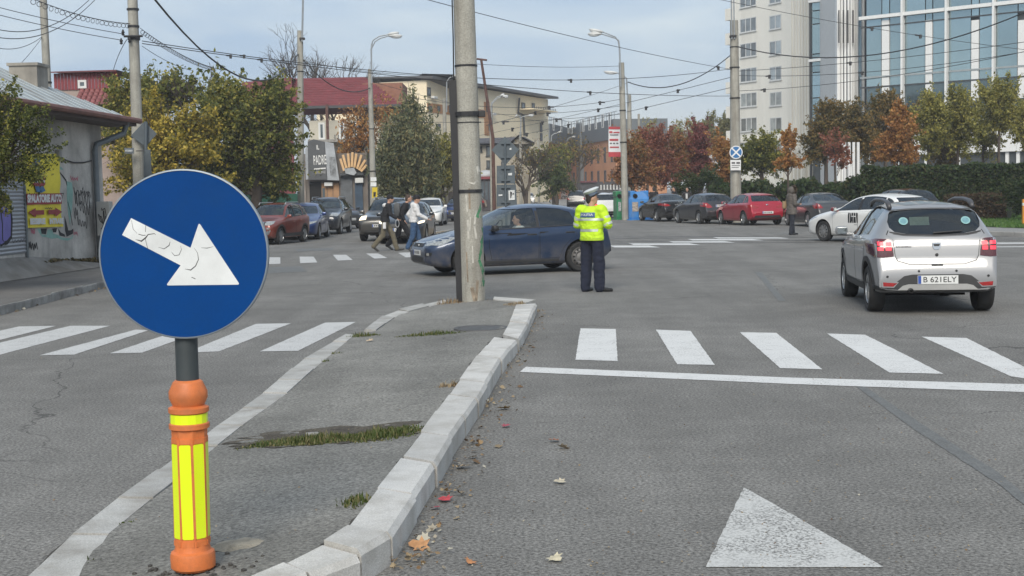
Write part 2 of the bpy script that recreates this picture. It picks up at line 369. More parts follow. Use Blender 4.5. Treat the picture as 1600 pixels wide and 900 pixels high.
def resample(pl, step):
    pl = [Vector(p) for p in pl]; out = [pl[0]]; 
    seg = [(pl[i + 1] - pl[i]).length for i in range(len(pl) - 1)]; T = sum(seg); n = max(1, round(T / step)); 
    cum = np.concatenate([[0], np.cumsum(seg)])
    A = np.array(pl)
    return [Vector([np.interp(T * i / n, cum, A[:, k]) for k in range(3)]) for i in range(n + 1)]
def resample_n(pl, n):
    pl = [Vector(p) for p in pl]; seg = [(pl[i + 1] - pl[i]).length for i in range(len(pl) - 1)]; T = sum(seg); cum = np.concatenate([[0], np.cumsum(seg)]); A = np.array(pl)
    return [Vector([np.interp(T * i / n, cum, A[:, k]) for k in range(3)]) for i in range(n + 1)]
rk = random.Random(3)
def kerb(outer, inner, step, parent, material, depth=0.3, cham=0.03, jit=0.006, gap=0.016):
    """a row of kerb stones between an outer (road side) and inner polyline, both at top height"""
    O = resample(outer, step); I = resample_n(inner, len(O) - 1)
    for i in range(len(O) - 1):
        a, b, c, d = O[i], O[i + 1], I[i + 1], I[i]
        t = (b - a).normalized() * gap / 2
        a, b, c, d = a + t, b - t, c - t, d + t
        dz = rk.uniform(-jit, jit); sh = (a - d).normalized() * rk.uniform(-jit, jit)
        P = [p + sh + Vector((0, 0, dz + rk.uniform(-jit, jit) * 0.4)) for p in (a, b, c, d)]
        inw = (P[3] - P[0]).normalized() * cham; dn = Vector((0, 0, -cham))
        top = [P[0] + inw, P[1] + inw, P[2], P[3]]; mid = [P[0] + dn, P[1] + dn]
        lo = [Vector((p.x, p.y, -depth)) for p in P]
        vs = top + mid + lo    # 0-3 top, 4-5 mid, 6-9 low
        MB().add(vs, [(0, 1, 2, 3), (4, 5, 1, 0), (6, 7, 5, 4), (7, 8, 2, 1, 5), (8, 9, 3, 2), (9, 6, 4, 0, 3)]).build('kerb_stone', material, parent)

# ---- the median island: high granite kerb on the right, nearly flush kerb on the left
isl = struct('traffic_island')
RZ, LZ = 0.155, 0.03
r_out = [g(x, y, RZ) for x, y in [(395, 925), (470, 897), (525, 878), (567, 861), (611, 833), (645, 779), (675, 733), (699, 692), (749, 619), (786, 555), (808, 530)]]
r_in = [g(x, y, RZ) for x, y in [(370, 905), (440, 878), (497, 853), (525, 836), (545, 822), (583, 773), (619, 727), (643, 697), (704, 614), (745, 556), (772, 526)]]
kerb(r_out[:5], r_in[:5], 0.42, isl, GRANITE, jit=0.012, gap=.02)
kerb(r_out[4:], r_in[4:], 0.85, isl, GRANITE, jit=0.010, gap=.022)
r_out2 = [g(x, y, RZ - 0.02) for x, y in [(811, 531), (825, 507), (833, 487), (839, 474)]]
r_in2 = [g(x, y, RZ - 0.02) for x, y in [(786, 524), (796, 505), (803, 488), (806, 476)]]
kerb(r_out2, r_in2, 0.9, isl, GRANITE, jit=0.012)
l_out = [g(x, y, LZ) for x, y in [(36, 902), (74, 860), (154, 798), (220, 748), (276, 710), (348, 656), (400, 620), (472, 560), (539, 521)]]
l_in = [g(x, y, LZ) for x, y in [(122, 902), (140, 858), (208, 800), (276, 750), (328, 704), (388, 656), (440, 620), (508, 560), (555, 522)]]
GRAN2 = mat('kerb_granite_worn', (0.41, 0.405, 0.385), .85, var=.14, vs=2.5, fine=.2, fs=130, bump=.3, bs=90, dirt=((.22, .20, .17), .6, 3.5), orand=.12)
kerb(l_out, l_in, 0.85, isl, GRAN2, cham=0.015, jit=0.008, gap=.04)
JD = mat('joint_dirt', (.05, .045, .038), .95, var=.4, vs=20)
for P_, Q_, dz in ((l_out, l_in, -.014), (r_out, r_in, -.03)):
    n_ = len(P_); MB().add([p + Vector((0, 0, dz)) + (q - p) * .06 for p, q in zip(P_, Q_)] + [q + Vector((0, 0, dz)) + (p - q) * .04 for p, q in zip(P_, Q_)], [(i, i + 1, n_ + i + 1, n_ + i) for i in range(n_ - 1)]).build('joint_bed', JD, isl)
l_out2 = [g(x, y, LZ + .01) for x, y in [(570, 515), (604, 488), (650, 477), (695, 467)]]
l_in2 = [g(x, y, LZ + .01) for x, y in [(588, 516), (625, 490), (665, 480), (700, 471)]]
kerb(l_out2, l_in2, 1.0, isl, GRAN2, cham=0.015, jit=0.01)
f_out = [g(x, y, 0.11) for x, y in [(838, 468), (812, 464), (772, 463)]]
f_in = [g(x, y, 0.11) for x, y in [(822, 473), (800, 469), (770, 467)]]
kerb(f_out, f_in, 1.0, isl, GRANITE, cham=0.02)
front_o = [g(30, 908, LZ), g(60, 925, .05), g(200, 960, .08), g(395, 927, .14)]
front_i = [g(118, 905, LZ), g(140, 912, .05), g(230, 925, .08), g(370, 907, .14)]
kerb(front_o, front_i, 0.7, isl, GRANITE)
# island surface: a strip between the two inner edges, tilted from the high kerb to the low one, with a hollow where weeds grow
Rr = resample_n([p + Vector((0, 0, -.025)) for p in (r_in + r_in2)], 60)
Ll = resample_n([p + Vector((0, 0, -.006)) for p in (l_in + l_in2)], 60)
vs = []; fs = []; NU = 24
HOL = g(515, 682, 0.07)
for i in range(61):
    for j in range(NU + 1):
        p = Ll[i].lerp(Rr[i], j / NU)
        p.z += 0.02 * math.sin(p.x * 2.1 + p.y * 1.3) * math.sin(PI * j / NU) * 0.5
        q = ((p.x - HOL.x) / 0.62) ** 2 + ((p.y - HOL.y) / 0.28) ** 2
        if q < 1: p.z -= 0.05 * (1 - q)
        vs.append(p)
for i in range(60):
    for j in range(NU): a = i * (NU + 1) + j; fs.append((a, a + 1, a + NU + 2, a + NU + 1))
# apron at both ends
isurf = MB().add(vs, fs)
isurf.add([Ll[0], Rr[0], front_i[3] + Vector((0, 0, -.02)), front_i[2] + Vector((0, 0, -.02)), front_i[1] + Vector((0, 0, -.02)), front_i[0] + Vector((0, 0, -.01))], [(0, 1, 2, 3, 4, 5)])
isurf.add([Ll[60], f_in[2] + Vector((0, 0, -.02)), f_in[1] + Vector((0, 0, -.02)), f_in[0] + Vector((0, 0, -.02)), Rr[60]], [(0, 1, 2, 3, 4)])
isurf.build('island_surface', ASPH2, isl, smooth=True)
ISV = BVHTree.FromPolygons([Vector(v) for v in isurf.v], isurf.f)
def isl_z(x, y):
    h = ISV.ray_cast(Vector((x, y, 3)), Vector((0, 0, -1)))
    return h[0].z if h[0] else 0.0
# manhole lid on the island
p = g(752, 513, 0.10); z = isl_z(p.x, p.y)
mh = MB().lathe([(0.0, 0.006), (0.27, 0.006), (0.275, 0.002), (0.29, 0.002), (0.295, 0.010), (0.34, 0.010), (0.345, -0.02)], 24, cap=False).build('manhole_cover', mat('cast_iron', (0.10, 0.10, 0.10), 0.7, metal=0.3, var=0.25, vs=12), None, loc=(p.x, p.y, z))
tag(mh, 'round iron manhole cover set in the island asphalt', 'manhole cover')

# ---- left sidewalk
sw = struct('sidewalk')
kz = 0.14
ko = [g(x, y, kz) for x, y in [(-330, 552), (-150, 512), (0, 479), (80, 459), (162, 439), (240, 424), (300, 409), (335, 392), (345, 372)]]
ki = [p + (Vector((-0.04, 0.17, 0))) for p in ko]
kerb(ko, ki, 0.95, sw, mat('kerb_concrete', (0.30, 0.295, 0.28), 0.9, orand=.15, var=0.25, vs=2, fine=0.2, fs=70, bump=0.5, bs=30, dirt=((0.11, 0.10, 0.09), 0.7, 2.5)), cham=0.025, jit=0.012)
far = [Vector((p.x - 3, p.y + 22, kz - .01)) for p in ki]
s_vs = [p + Vector((0, 0, -.015)) for p in ki]
sheet('walkway', s_vs + [g(310, 366, kz - .015), g(200, 366, kz - .015), g(-500, 372, kz - .015), Vector((s_vs[0].x - 20, s_vs[0].y, kz - .015))], ASPH3, sw)

LEAFSH = [(0, -.5), (.12, -.30), (.42, -.34), (.30, -.12), (.5, .08), (.24, .10), (.22, .36), (0, .5), (-.22, .36), (-.24, .10), (-.5, .08), (-.30, -.12), (-.42, -.34), (-.12, -.30)]
def leaf_verts(c, s, rz, tilt, tz, r):
    M = Matrix.Translation(c) @ Matrix.Rotation(rz, 4, 'Z') @ Matrix.Rotation(tilt, 4, 'X') @ Matrix.Rotation(tz, 4, 'Y')
    return [M @ Vector((u * s, v * s, (abs(u) * .35 + v * v * .2) * s * r)) for u, v in LEAFSH]
RUSTY = mat('rusty_steel', (.10, .05, .04), .8, var=.4, vs=5)
mat('sign_white_plain', (.7, .71, .71), .5, var=.06)
# ------------------------------------------------------------------ cars
def carpaint(name, col, metal=0.25, rough=0.32, dust=0.25, dz=0.55):
    """paint with clear coat, a little road dust in patches and towards the sills"""
    if name in MATS: return MATS[name]
    m = bpy.data.materials.new(name); m.use_nodes = True; t = m.node_tree; N = t.nodes.new; L = t.links.new
    b = t.nodes['Principled BSDF']; b.inputs['Metallic'].default_value = metal
    b.inputs['Coat Weight'].default_value = 0.8; b.inputs['Coat Roughness'].default_value = 0.05
    tc = N('ShaderNodeTexCoord'); sp = N('ShaderNodeSeparateXYZ'); L(tc.outputs['Object'], sp.inputs[0])
    n = N('ShaderNodeTexNoise'); n.inputs['Scale'].default_value = 4; n.inputs['Detail'].default_value = 8; n.inputs['Roughness'].default_value = 0.65; L(tc.outputs['Object'], n.inputs['Vector'])
    mr = N('ShaderNodeMapRange'); mr.inputs[1].default_value = 0.2; mr.inputs[2].default_value = dz; mr.inputs[3].default_value = 1; mr.inputs[4].default_value = 0; L(sp.outputs[2], mr.inputs[0])
    mn = N('ShaderNodeMapRange'); mn.inputs[1].default_value = 0.3; mn.inputs[2].default_value = 0.7; mn.inputs[3].default_value = 0.05; mn.inputs[4].default_value = 0.9; L(n.outputs['Fac'], mn.inputs[0])
    mu = N('ShaderNodeMath'); mu.operation = 'MULTIPLY'; L(mr.outputs[0], mu.inputs[0]); L(mn.outputs[0], mu.inputs[1])
    ad = N('ShaderNodeMath'); ad.operation = 'MULTIPLY_ADD'; L(mn.outputs[0], ad.inputs[0]); ad.inputs[1].default_value = dust * 0.18; L(mu.outputs[0], ad.inputs[2])
    fc = N('ShaderNodeMath'); fc.operation = 'MULTIPLY'; fc.use_clamp = True; L(ad.outputs[0], fc.inputs[0]); fc.inputs[1].default_value = min(1, dust * 2)
    x = N('ShaderNodeMix'); x.data_type = 'RGBA'; L(fc.outputs[0], x.inputs[0]); x.inputs[6].default_value = (*col, 1); x.inputs[7].default_value = (0.16, 0.14, 0.12, 1); L(x.outputs[2], b.inputs['Base Color'])
    r = N('ShaderNodeMapRange'); r.inputs[3].default_value = rough; r.inputs[4].default_value = 0.8; L(fc.outputs[0], r.inputs[0]); L(r.outputs[0], b.inputs['Roughness'])
    MATS[name] = m; return m
INTER = mat('car_interior', (0.022, 0.022, 0.024), 0.8, var=0.2)
WELL = mat('wheel_well', (0.01, 0.01, 0.01), 0.9, var=0.1)
TYRE = mat('tyre_rubber', (0.022, 0.022, 0.022), 0.85, var=0.3, vs=8, bump=0.2, bs=40)
ALLOY = mat('alloy_rim', (0.42, 0.43, 0.44), 0.35, metal=0.8, var=0.15, vs=8)
STEELR = mat('dirty_steel_rim', (0.16, 0.155, 0.15), 0.6, metal=0.4, var=0.25, vs=8)
TRIM = mat('grey_plastic_trim', (0.035, 0.036, 0.038), 0.6, var=0.15, vs=6)
CHROME = mat('chrome', (0.6, 0.61, 0.62), 0.15, metal=0.95, var=0.05)
MIRG = mat('mirror_glass_mat', (.30, .33, .34), .08, metal=.85, var=.1)
LENS = mat('clear_headlamp', (0.42, 0.42, 0.40), 0.12, metal=0.5, var=0.45, vs=22, coat=1)
LENSD = mat('dark_headlamp', (0.10, 0.10, 0.105), 0.12, metal=0.4, var=0.6, vs=25, coat=1)
REDL = mat('red_lamp', (0.30, 0.012, 0.014), 0.2, var=0.35, vs=20, coat=1)
REDD = mat('dark_red_lamp', (0.07, 0.006, 0.01), 0.18, var=0.2, vs=14, coat=1)
REDON = emit('lit_red_lamp', (0.9, 0.03, 0.05), 0.75)
LITW = emit('lit_headlamp', (1.0, 0.86, 0.62), .7)
PLATE = mat('number_plate_white', (0.62, 0.63, 0.62), 0.4, var=0.08)
PLBLUE = mat('number_plate_blue', (0.02, 0.07, 0.32), 0.4, var=0.05)
INK = mat('plate_ink', (0.015, 0.015, 0.018), 0.5, var=0.0)
SMUDGE = mat('plate_smudge', (0.10, 0.10, 0.11), 0.5, var=0.2)
GLASS = glassmat('car_glass', (0.55, 0.60, 0.58), 0.06)
GLASSD = glassmat('car_glass_tinted', (0.045, 0.05, 0.055), 0.05)
SEATM = mat('seat_fabric', (0.045, 0.045, 0.05), 0.9, var=0.2)

def chaikin(pts, it=2):
    P = [np.array(p, float) for p in pts]
    for _ in range(it):
        Q = [P[0]]
        for a, b in zip(P[:-1], P[1:]): Q += [a * .75 + b * .25, a * .25 + b * .75]
        Q.append(P[-1]); P = Q
    return np.array(P)
def arcsample(A, n):
    d = np.r_[0, np.cumsum(np.hypot(*np.diff(A, axis=0).T))]; t = np.linspace(0, d[-1], n)
    return np.c_[np.interp(t, d, A[:, 0]), np.interp(t, d, A[:, 1])]
def xsort(A):
    A = np.array(A); A[:, 0] = np.maximum.accumulate(A[:, 0]); return A

class Shell:
    """car shell: top profile (s,z), underside, belt line, plan half width; s runs from the nose"""
    def __init__(S, top, bot, belt, plan, W, roofw=0.74, bulge=0.02):
        S.top = xsort(chaikin(top)); S.bot = chaikin(bot, 1); S.belt = chaikin(belt, 2); S.plan = chaikin(plan, 2); S.W = W; S.roofw = roofw; S.L = S.top[-1, 0]; S.bulge = bulge
        S.top[:, 0] += np.arange(len(S.top)) * 1e-6
    def zt(S, s): return float(np.interp(s, S.top[:, 0], S.top[:, 1]))
    def zb(S, s): return float(np.interp(s, S.bot[:, 0], S.bot[:, 1]))
    def be(S, s): return float(np.interp(s, S.belt[:, 0], S.belt[:, 1]))
    def hw(S, s): return S.W / 2 * float(np.interp(s, S.plan[:, 0], S.plan[:, 1]))
    def half(S, s, zt, w, zb, be, inset=0):
        be = max(zb + .08, min(be, zt - 0.015)); h = zt - be
        P = [(0, zb), (w * .6, zb), (w * .86, zb + .004), (w * .945, zb + .03), (w * .972, zb + .09 * min(1, (be - zb) / .3))]
        z0, z1 = zb + .09 * min(1, (be - zb) / .3), be - .06 * min(1, (be - zb) / .3)
        for i in range(1, 7):
            t = i / 6; P.append((w * (.972 + S.bulge * math.sin(PI * min(1, t * 1.15) * .62) + (.012 if .0 < t < 1 else .008) * t), z0 + (z1 - z0) * t))
        P += [(w * .975, be - .025 * min(1, (be - zb) / .3)), (w * .952, be)]
        k = min(1, max(0, (h - .05) / .45)); wr = w * (.86 + (S.roofw - .86) * k); rc = min(.13, h * .45)
        A = (w * .945, be + min(.004, h * .1)); B = (wr, zt - rc)
        for i in range(1, 6):
            t = i / 5; P.append((A[0] + (B[0] - A[0]) * t + .012 * math.sin(PI * t) * k, A[1] + (B[1] - A[1]) * t))
        C = (wr * .93, zt - .012 * min(1, rc / .13) - rc * .06)
        for i in range(1, 8):
            t = i / 7; u = 1 - t
            P.append((u * u * B[0] + 2 * u * t * C[0], u * u * B[1] + 2 * u * t * C[1] + t * t * zt))
        return P
    def mesh(S, n=58):
        T = arcsample(S.top, n); rings = []
        for s, z in T:
            H = S.half(s, z, S.hw(s), S.zb(s), S.be(s)); X = S.L / 2 - s
            rings.append([(X, y, q) for y, q in H] + [(X, -y, q) for y, q in H[::-1] if y > 1e-9])
        m = MB(); m.loft(rings); return m
    def cavity(S, s0, s1, floor=.32, n=16):
        rings = []
        for s in np.linspace(s0, s1, n):
            z = S.zt(s) - .045; w = S.hw(s) - .06; be = S.be(s); wr = (S.hw(s) * S.roofw) - .05
            z = max(z, floor + .1); X = S.L / 2 - s; bz = min(be, z - .02)
            H = [(0, floor), (w * .95, floor), (w, floor + .1), (w * .97, bz - .02), (w * .93, bz), (wr + (w - wr) * .12, max(bz + .005, z - .12)), (wr * .93, max(bz + .01, z - .03)), (wr * .5, z), (0, z + .004)]
            rings.append([(X, y, q) for y, q in H] + [(X, -y, q) for y, q in H[::-1][1:-1]])
        return MB().loft(rings)

TS = bpy.data.scenes.new('work')          # empty side scene: modifiers are evaluated there quickly
def clean_eval(ob):
    COL.objects.unlink(ob); TS.collection.objects.link(ob)
    with bpy.context.temp_override(scene=TS, view_layer=TS.view_layers[0]):
        dg = bpy.context.evaluated_depsgraph_get(); return bpy.data.meshes.new_from_object(ob.evaluated_get(dg))

def proj_patch(bvh, M, poly, grid=0.06, off=0.004, thick=0.0, maxd=8.0):
    """project a 2D polygon (in M's XY plane) along M's -z onto the bvh; returns verts, faces"""
    bm = bmesh.new(); vs = [bm.verts.new((u, v, 0)) for u, v in poly]; bm.faces.new(vs)
    us = [p[0] for p in poly]; ws = [p[1] for p in poly]
    for k, (lo, hi) in enumerate(((min(us), max(us)), (min(ws), max(ws)))):
        n = int((hi - lo) / grid)
        for i in range(1, n + 1):
            c = lo + (hi - lo) * i / (n + 1); co = Vector((c, 0, 0)) if k == 0 else Vector((0, c, 0)); no = Vector((1, 0, 0)) if k == 0 else Vector((0, 1, 0))
            bmesh.ops.bisect_plane(bm, geom=bm.verts[:] + bm.edges[:] + bm.faces[:], plane_co=co, plane_no=no)
    R3 = M.to_3x3(); nd = -(R3 @ Vector((0, 0, 1))); bad = []
    for v in bm.verts:
        o = M @ v.co; h = bvh.ray_cast(o, nd, maxd)
        if h[0] is None: bad.append(v)
        else:
            nn = h[1]; nn = -nn if nn.dot(nd) > 0 else nn
            v.co = h[0] + (nn * 0.6 - nd * 0.4).normalized() * off
    if bad: bmesh.ops.delete(bm, geom=bad, context='VERTS')
    bmesh.ops.triangulate(bm, faces=[f for f in bm.faces if len(f.verts) > 4])
    if thick and bm.faces:
        bmesh.ops.recalc_face_normals(bm, faces=bm.faces[:])
        r = bmesh.ops.extrude_face_region(bm, geom=bm.faces[:])
        ve = [x for x in r['geom'] if isinstance(x, bmesh.types.BMVert)]
        for v in ve: v.co = v.co - nd * thick
    bm.verts.index_update(); out = ([v.co.copy() for v in bm.verts], [[v.index for v in f.verts] for f in bm.faces]); bm.free(); return out

def rim_mesh(r, spokes, material, steel=False):
    m = MB(); Mx = Matrix.Rotation(-PI / 2, 4, 'X')   # axis z -> +y
    m.lathe([(r, -.10), (r, .0), (r * .93, .012), (r * .90, -.01), (r * .86, -.05), (r * .2, -.055)], 28, Mx, 0, False)
    if steel:
        m.lathe([(r * .88, -.03), (r * .72, .004), (r * .60, .012), (r * .42, -.012), (r * .22, .01), (.001, .014)], 24, Mx, 0, False)
        for i in range(12):
            a = 2 * PI * i / 12; c = (math.cos(a) * r * .74, .012, math.sin(a) * r * .74); m.ell(c, (.022, .004, .022), 8, 4, mi=1)
    else:
        for i in range(spokes):
            a = 2 * PI * i / spokes; ca, sa = math.cos(a), math.sin(a)
            def P(rr, wv, y): return (ca * rr - sa * wv, y, sa * rr + ca * wv)
            w0, w1 = r * .13, r * .085
            m.add([P(r * .12, -w0, .012), P(r * .12, w0, .012), P(r * .92, w1 * 1.5, .004), P(r * .92, -w1 * 1.5, .004), P(r * .12, -w0, -.03), P(r * .12, w0, -.03), P(r * .92, w1 * 1.5, -.03), P(r * .92, -w1 * 1.5, -.03)],
                  [(0, 1, 2, 3), (4, 7, 6, 5), (0, 3, 7, 4), (1, 5, 6, 2)])
        m.lathe([(r * .22, -.03), (r * .22, .010), (r * .16, .018), (.001, .018)], 16, Mx, 0, False)
    return m.mesh('rim', [material, WELL], 40)
_wheel = {}
def wheel_meshes(Rw, width, spokes, rimmat, steel=False):
    k = (Rw, width, spokes, rimmat.name, steel)
    if k not in _wheel:
        r = Rw * .68; Mx = Matrix.Rotation(-PI / 2, 4, 'X'); h = width / 2
        t = MB().lathe([(r, -h * .9), (r + .02, -h), (Rw - .03, -h), (Rw - .008, -h * .8), (Rw, -h * .5), (Rw, h * .5), (Rw - .008, h * .8), (Rw - .03, h), (r + .02, h), (r, h * .9)], 32, Mx, 0, False).mesh('wheel', TYRE, 40)
        rm = rim_mesh(r, spokes, rimmat, steel)
        for v in rm.vertices: v.co.y += h * .78
        _wheel[k] = (t, rm)
    return _wheel[k]

def seats(root, S, rows, driver=False):
    for s in rows:
        for y in (-.36, .36):
            X = S.L / 2 - s; b = MB(); h = min(S.zt(s) - .12, 1.22)
            b.bbox((X - .25, y - .24, .40), (X + .28, y + .24, .56), .05)
            Mt = Matrix.Translation((X - .22, y, .5)) @ Matrix.Rotation(R(-14), 4, 'Y')
            b.bbox((-.06, -.23, 0), (.07, .23, h - .68), .05, M=Mt); b.bbox((-.04, -.13, h - .64), (.05, .13, h - .47), .04, M=Mt)
            b.build('seat', SEATM, root, 40)

def build_car(sp):
    """sp: dict with the shell, wheels, lamps...; returns (root, Shell, bvh)"""
    S = Shell(sp['top'], sp['bot'], sp['belt'], sp['plan'], sp['W'], sp.get('roofw', .74), sp.get('bulge', .02)); L = S.L; W = sp['W']
    root = thing('parked_car' if sp.get('parked', 1) else 'car', sp['label'], 'car', group=sp.get('group'))
    root.name = sp.get('name', 'car')
    X = lambda s: L / 2 - s
    base = S.mesh(); paint = sp['paint']
    me0 = base.mesh('shell', [paint, INTER, WELL], True)
    bvh = BVHTree.FromPolygons([v.co.copy() for v in me0.vertices], [tuple(p.vertices) for p in me0.polygons])
    tmp = link('tmp', me0); cut = []
    def cutter(m, mi):
        me = m.mesh('c', [paint, INTER, WELL]); me.polygons.foreach_set('material_index', [mi] * len(me.polygons)); o = link('c', me); cut.append(o)
        b = tmp.modifiers.new('b', 'BOOLEAN'); b.operation = 'DIFFERENCE'; b.solver = 'EXACT'; b.object = o; b.material_mode = 'TRANSFER'
    s0, s1 = sp['cab']                      # cabin extent along s
    cutter(S.cavity(s0, s1), 1)
    Rw = sp['Rw']; ws = sp['ws']            # wheel s positions
    arch = Rw + sp.get('arch', .055)
    for s in ws:
        for sg in (-1, 1):
            a = W / 2 - .26; m = MB().lathe([(arch, min(sg * a, sg * (W))), (arch, max(sg * a, sg * W))], 32, Matrix.Translation((X(s), 0, Rw + .01)) @ Matrix.Rotation(-PI / 2, 4, 'X')); cutter(m, 2)
    # side windows
    sides = sp['side']                      # list of polygons (s,z) or (s_a, s_b) auto
    def auto(a, b, lo=.035, hi=.075, fa=.14, fb=.16):
        xs = np.linspace(a, b, 15); up = [min(S.zt(x - fa), S.zt(x), S.zt(x + fb)) - hi for x in xs]; dn = [S.be(x) + lo for x in xs]
        k = [i for i in range(15) if up[i] - dn[i] > .012]
        return [(xs[i], dn[i]) for i in k] + [(xs[i], up[i]) for i in k[::-1]]
    wins = [auto(*q) if not isinstance(q[0], (tuple, list)) else q for q in sides]
    Mside = Matrix(((-1, 0, 0, L / 2), (0, 0, 1, 0), (0, 1, 0, 0), (0, 0, 0, 1)))  # (s,z,depth)->(X,y,z)
    for q in wins:
        n = len(q); m = MB(); m.add([(X(u), -1.3, v) for u, v in q] + [(X(u), 1.3, v) for u, v in q], [tuple(range(n)), tuple(range(n, 2 * n))[::-1]] + [(i, (i + 1) % n, (i + 1) % n + n, i + n) for i in range(n)]); cutter(m, 1)
    # windscreen and rear window: (z_low, z_high, halfwidth_low, halfwidth_high, s_from, s_to)
    ends = []
    for key in ('front', 'rear'):
        if key not in sp: continue
        e = sp[key]
        if isinstance(e, dict): poly, sa, sb = e['poly'], e['s'][0], e['s'][1]
        else:
            zl, zh, wl, wh, sa, sb = e; poly = [(-wl, zl), (wl, zl), ((wl + wh) / 2 + .012, (zl + zh) / 2), (wh, zh - .03), (wh - .05, zh), (-wh + .05, zh), (-wh, zh - .03), (-(wl + wh) / 2 - .012, (zl + zh) / 2)]
        n = len(poly); m = MB(); m.add([(X(sa), u, v) for u, v in poly] + [(X(sb), u, v) for u, v in poly], [tuple(range(n)), tuple(range(n, 2 * n))[::-1]] + [(i, (i + 1) % n, (i + 1) % n + n, i + n) for i in range(n)]); cutter(m, 1)
        ends.append((key, poly))
    me = clean_eval(tmp)
    for o in cut: d = o.data; bpy.data.objects.remove(o); bpy.data.meshes.remove(d)
    # smooth normals taken from the uncut shell
    bm = bmesh.new(); bm.from_mesh(me); bmesh.ops.triangulate(bm, faces=[f for f in bm.faces if len(f.verts) > 4]); bm.to_mesh(me); bm.free()
    me.polygons.foreach_set('use_smooth', [True] * len(me.polygons))
    vn = [v.normal.copy() for v in me0.vertices]; nor = [None] * len(me.loops)
    for p in me.polygons:
        for li in p.loop_indices:
            n_ = p.normal
            if p.material_index == 0:
                co = me.vertices[me.loops[li].vertex_index].co; h = bvh.find_nearest(co)
                if h[0] is not None and h[3] < .004:
                    f = me0.polygons[h[2]]; wsum = Vector()
                    for vi in f.vertices: wsum += vn[vi] / ((me0.vertices[vi].co - co).length + 1e-4)
                    wsum.normalize()
                    if wsum.dot(p.normal) > .5: n_ = wsum
            nor[li] = n_
    me.normals_split_custom_set(nor); me.name = 'body'
    bpy.data.objects.remove(tmp)
    body = link('body', me, root)
    # glass
    def side_M(sg): return Matrix(((-1, 0, 0, L / 2), (0, 0, sg, sg * 2.0), (0, 1, 0, 0), (0, 0, 0, 1)))
    FM = Matrix(((0, 0, 1, L), (1, 0, 0, 0), (0, 1, 0, 0), (0, 0, 0, 1))); RM = Matrix(((0, 0, -1, -L), (1, 0, 0, 0), (0, 1, 0, 0), (0, 0, 0, 1)))
    def patch(name, dirn, poly, material, off=.005, grid=.05, thick=0.0, parent=root, smooth=50, mirror=True):
        outs = []
        Ms = [side_M(1), side_M(-1)] if dirn == 'side' else [FM if dirn == 'front' else RM]
        polys = [poly] if dirn == 'side' or not mirror else [poly, [(-u, v) for u, v in poly][::-1]]
        for Mm in Ms:
            for q in polys:
                v, f = proj_patch(bvh, Mm, q, grid, off, thick)
                if f: outs.append(MB().add(v, f).build(name, material, parent, smooth))
        return outs
    sp['patch'] = patch
    for i, q in enumerate(wins): patch('window', 'side', q, sp.get('glass', GLASS) if i == 0 else sp.get('glass2', sp.get('glass', GLASS)), -.006, .12)
    for key, poly in ends: patch('windscreen' if key == 'front' else 'rear_window', key, poly, sp.get('glass', GLASS) if key == 'front' else sp.get('glass_rear', sp.get('glass2', sp.get('glass', GLASS))), -.006, .1, mirror=False)
    for q1, q2 in zip(wins[:1], wins[1:2]):      # black door pillar between the side windows
        xa = max(p[0] for p in q1); xb = min(p[0] for p in q2); z0 = max(S.be(xa), S.be(xb)) + .03; z1 = max(p[1] for p in q1 if p[0] > xa - .12)
        if xb > xa: patch('door_pillar', 'side', [(xa - .004, z0), (xb + .004, z0), (xb + .004, z1), (xa - .004, z1)], BLACK, .004, .08)
    # wheels
    t, rm = wheel_meshes(Rw, sp.get('tw', .205), sp.get('spokes', 10), sp.get('rim', ALLOY), sp.get('steel', False))
    for s in ws:
        for sg in (1, -1):
            wo_ = link('wheel', t, root, (X(s), sg * (W / 2 - .125), Rw)); wo_.rotation_euler = (0, rk.uniform(0, 6), 0 if sg > 0 else PI)
            link('rim', rm, wo_)
    # doors: dark gap then painted panel
    for q in sp.get('doors', []):
        c = np.mean(q, axis=0)
        patch('door_gap', 'side', q, WELL, .0012, .12)
        ins = [tuple(np.array(p) + (c - np.array(p)) / np.linalg.norm(c - np.array(p)) * .009) for p in q]
        ds = patch('door', 'side', ins, paint, .0032, .09)
        hs, hz_ = max(p[0] for p in q) - .16, max(p[1] for p in q) - .14
        for d in ds:
            sg = 1 if d.data.vertices[0].co.y > 0 else -1; yy = S.hw(hs) * .985
            MB().bbox((X(hs) - .11, sg * yy - .012, hz_ - .018), (X(hs) + .11, sg * yy + .028, hz_ + .016), .012).build('handle', sp.get('handle', paint), d, 40)
    # mirrors
    ms_ = sp.get('mirror', (s0 + .42)); mz = S.be(ms_) + .09
    for sg in (1, -1):
        yy = S.hw(ms_) * .95; q = MB(); q.bbox((X(ms_) - .08, sg * (yy + .13) - .092, mz - .065), (X(ms_) + .055, sg * (yy + .13) + .092, mz + .07), .045); q.bbox((X(ms_) - .05, min(sg * (yy - .06), sg * (yy + .09)), mz - .07), (X(ms_) + .03, max(sg * (yy - .06), sg * (yy + .09)), mz - .03), .01)
        mo = q.build('wing_mirror', sp.get('mirmat', paint), root, 40)
        MB().bbox((X(ms_) - .084, sg * (yy + .13) - .070, mz - .045), (X(ms_) - .078, sg * (yy + .13) + .070, mz + .05), .002).build('mirror_glass', MIRG, mo)
    for (name, dirn, poly, material, off, mir) in sp.get('parts', []): patch(name, dirn, poly, material, off, .04 if dirn != 'side' else .05, mirror=mir)
    seats(root, S, sp.get('rows', (s0 + 1.05, s0 + 1.9)))
    d = MB(); d.bbox((X(s0 + .62), -W / 2 + .14, .62), (X(s0 + .25), W / 2 - .14, S.be(s0 + .4) - .02), .04); d.build('dashboard', INTER, root, 40)
    # underside shade box (floor pan)
    MB().box((X(ws[1] - .35), -W / 2 + .28, .19), (X(ws[0] + .35), W / 2 - .28, .33)).build('floor_pan', WELL, root)
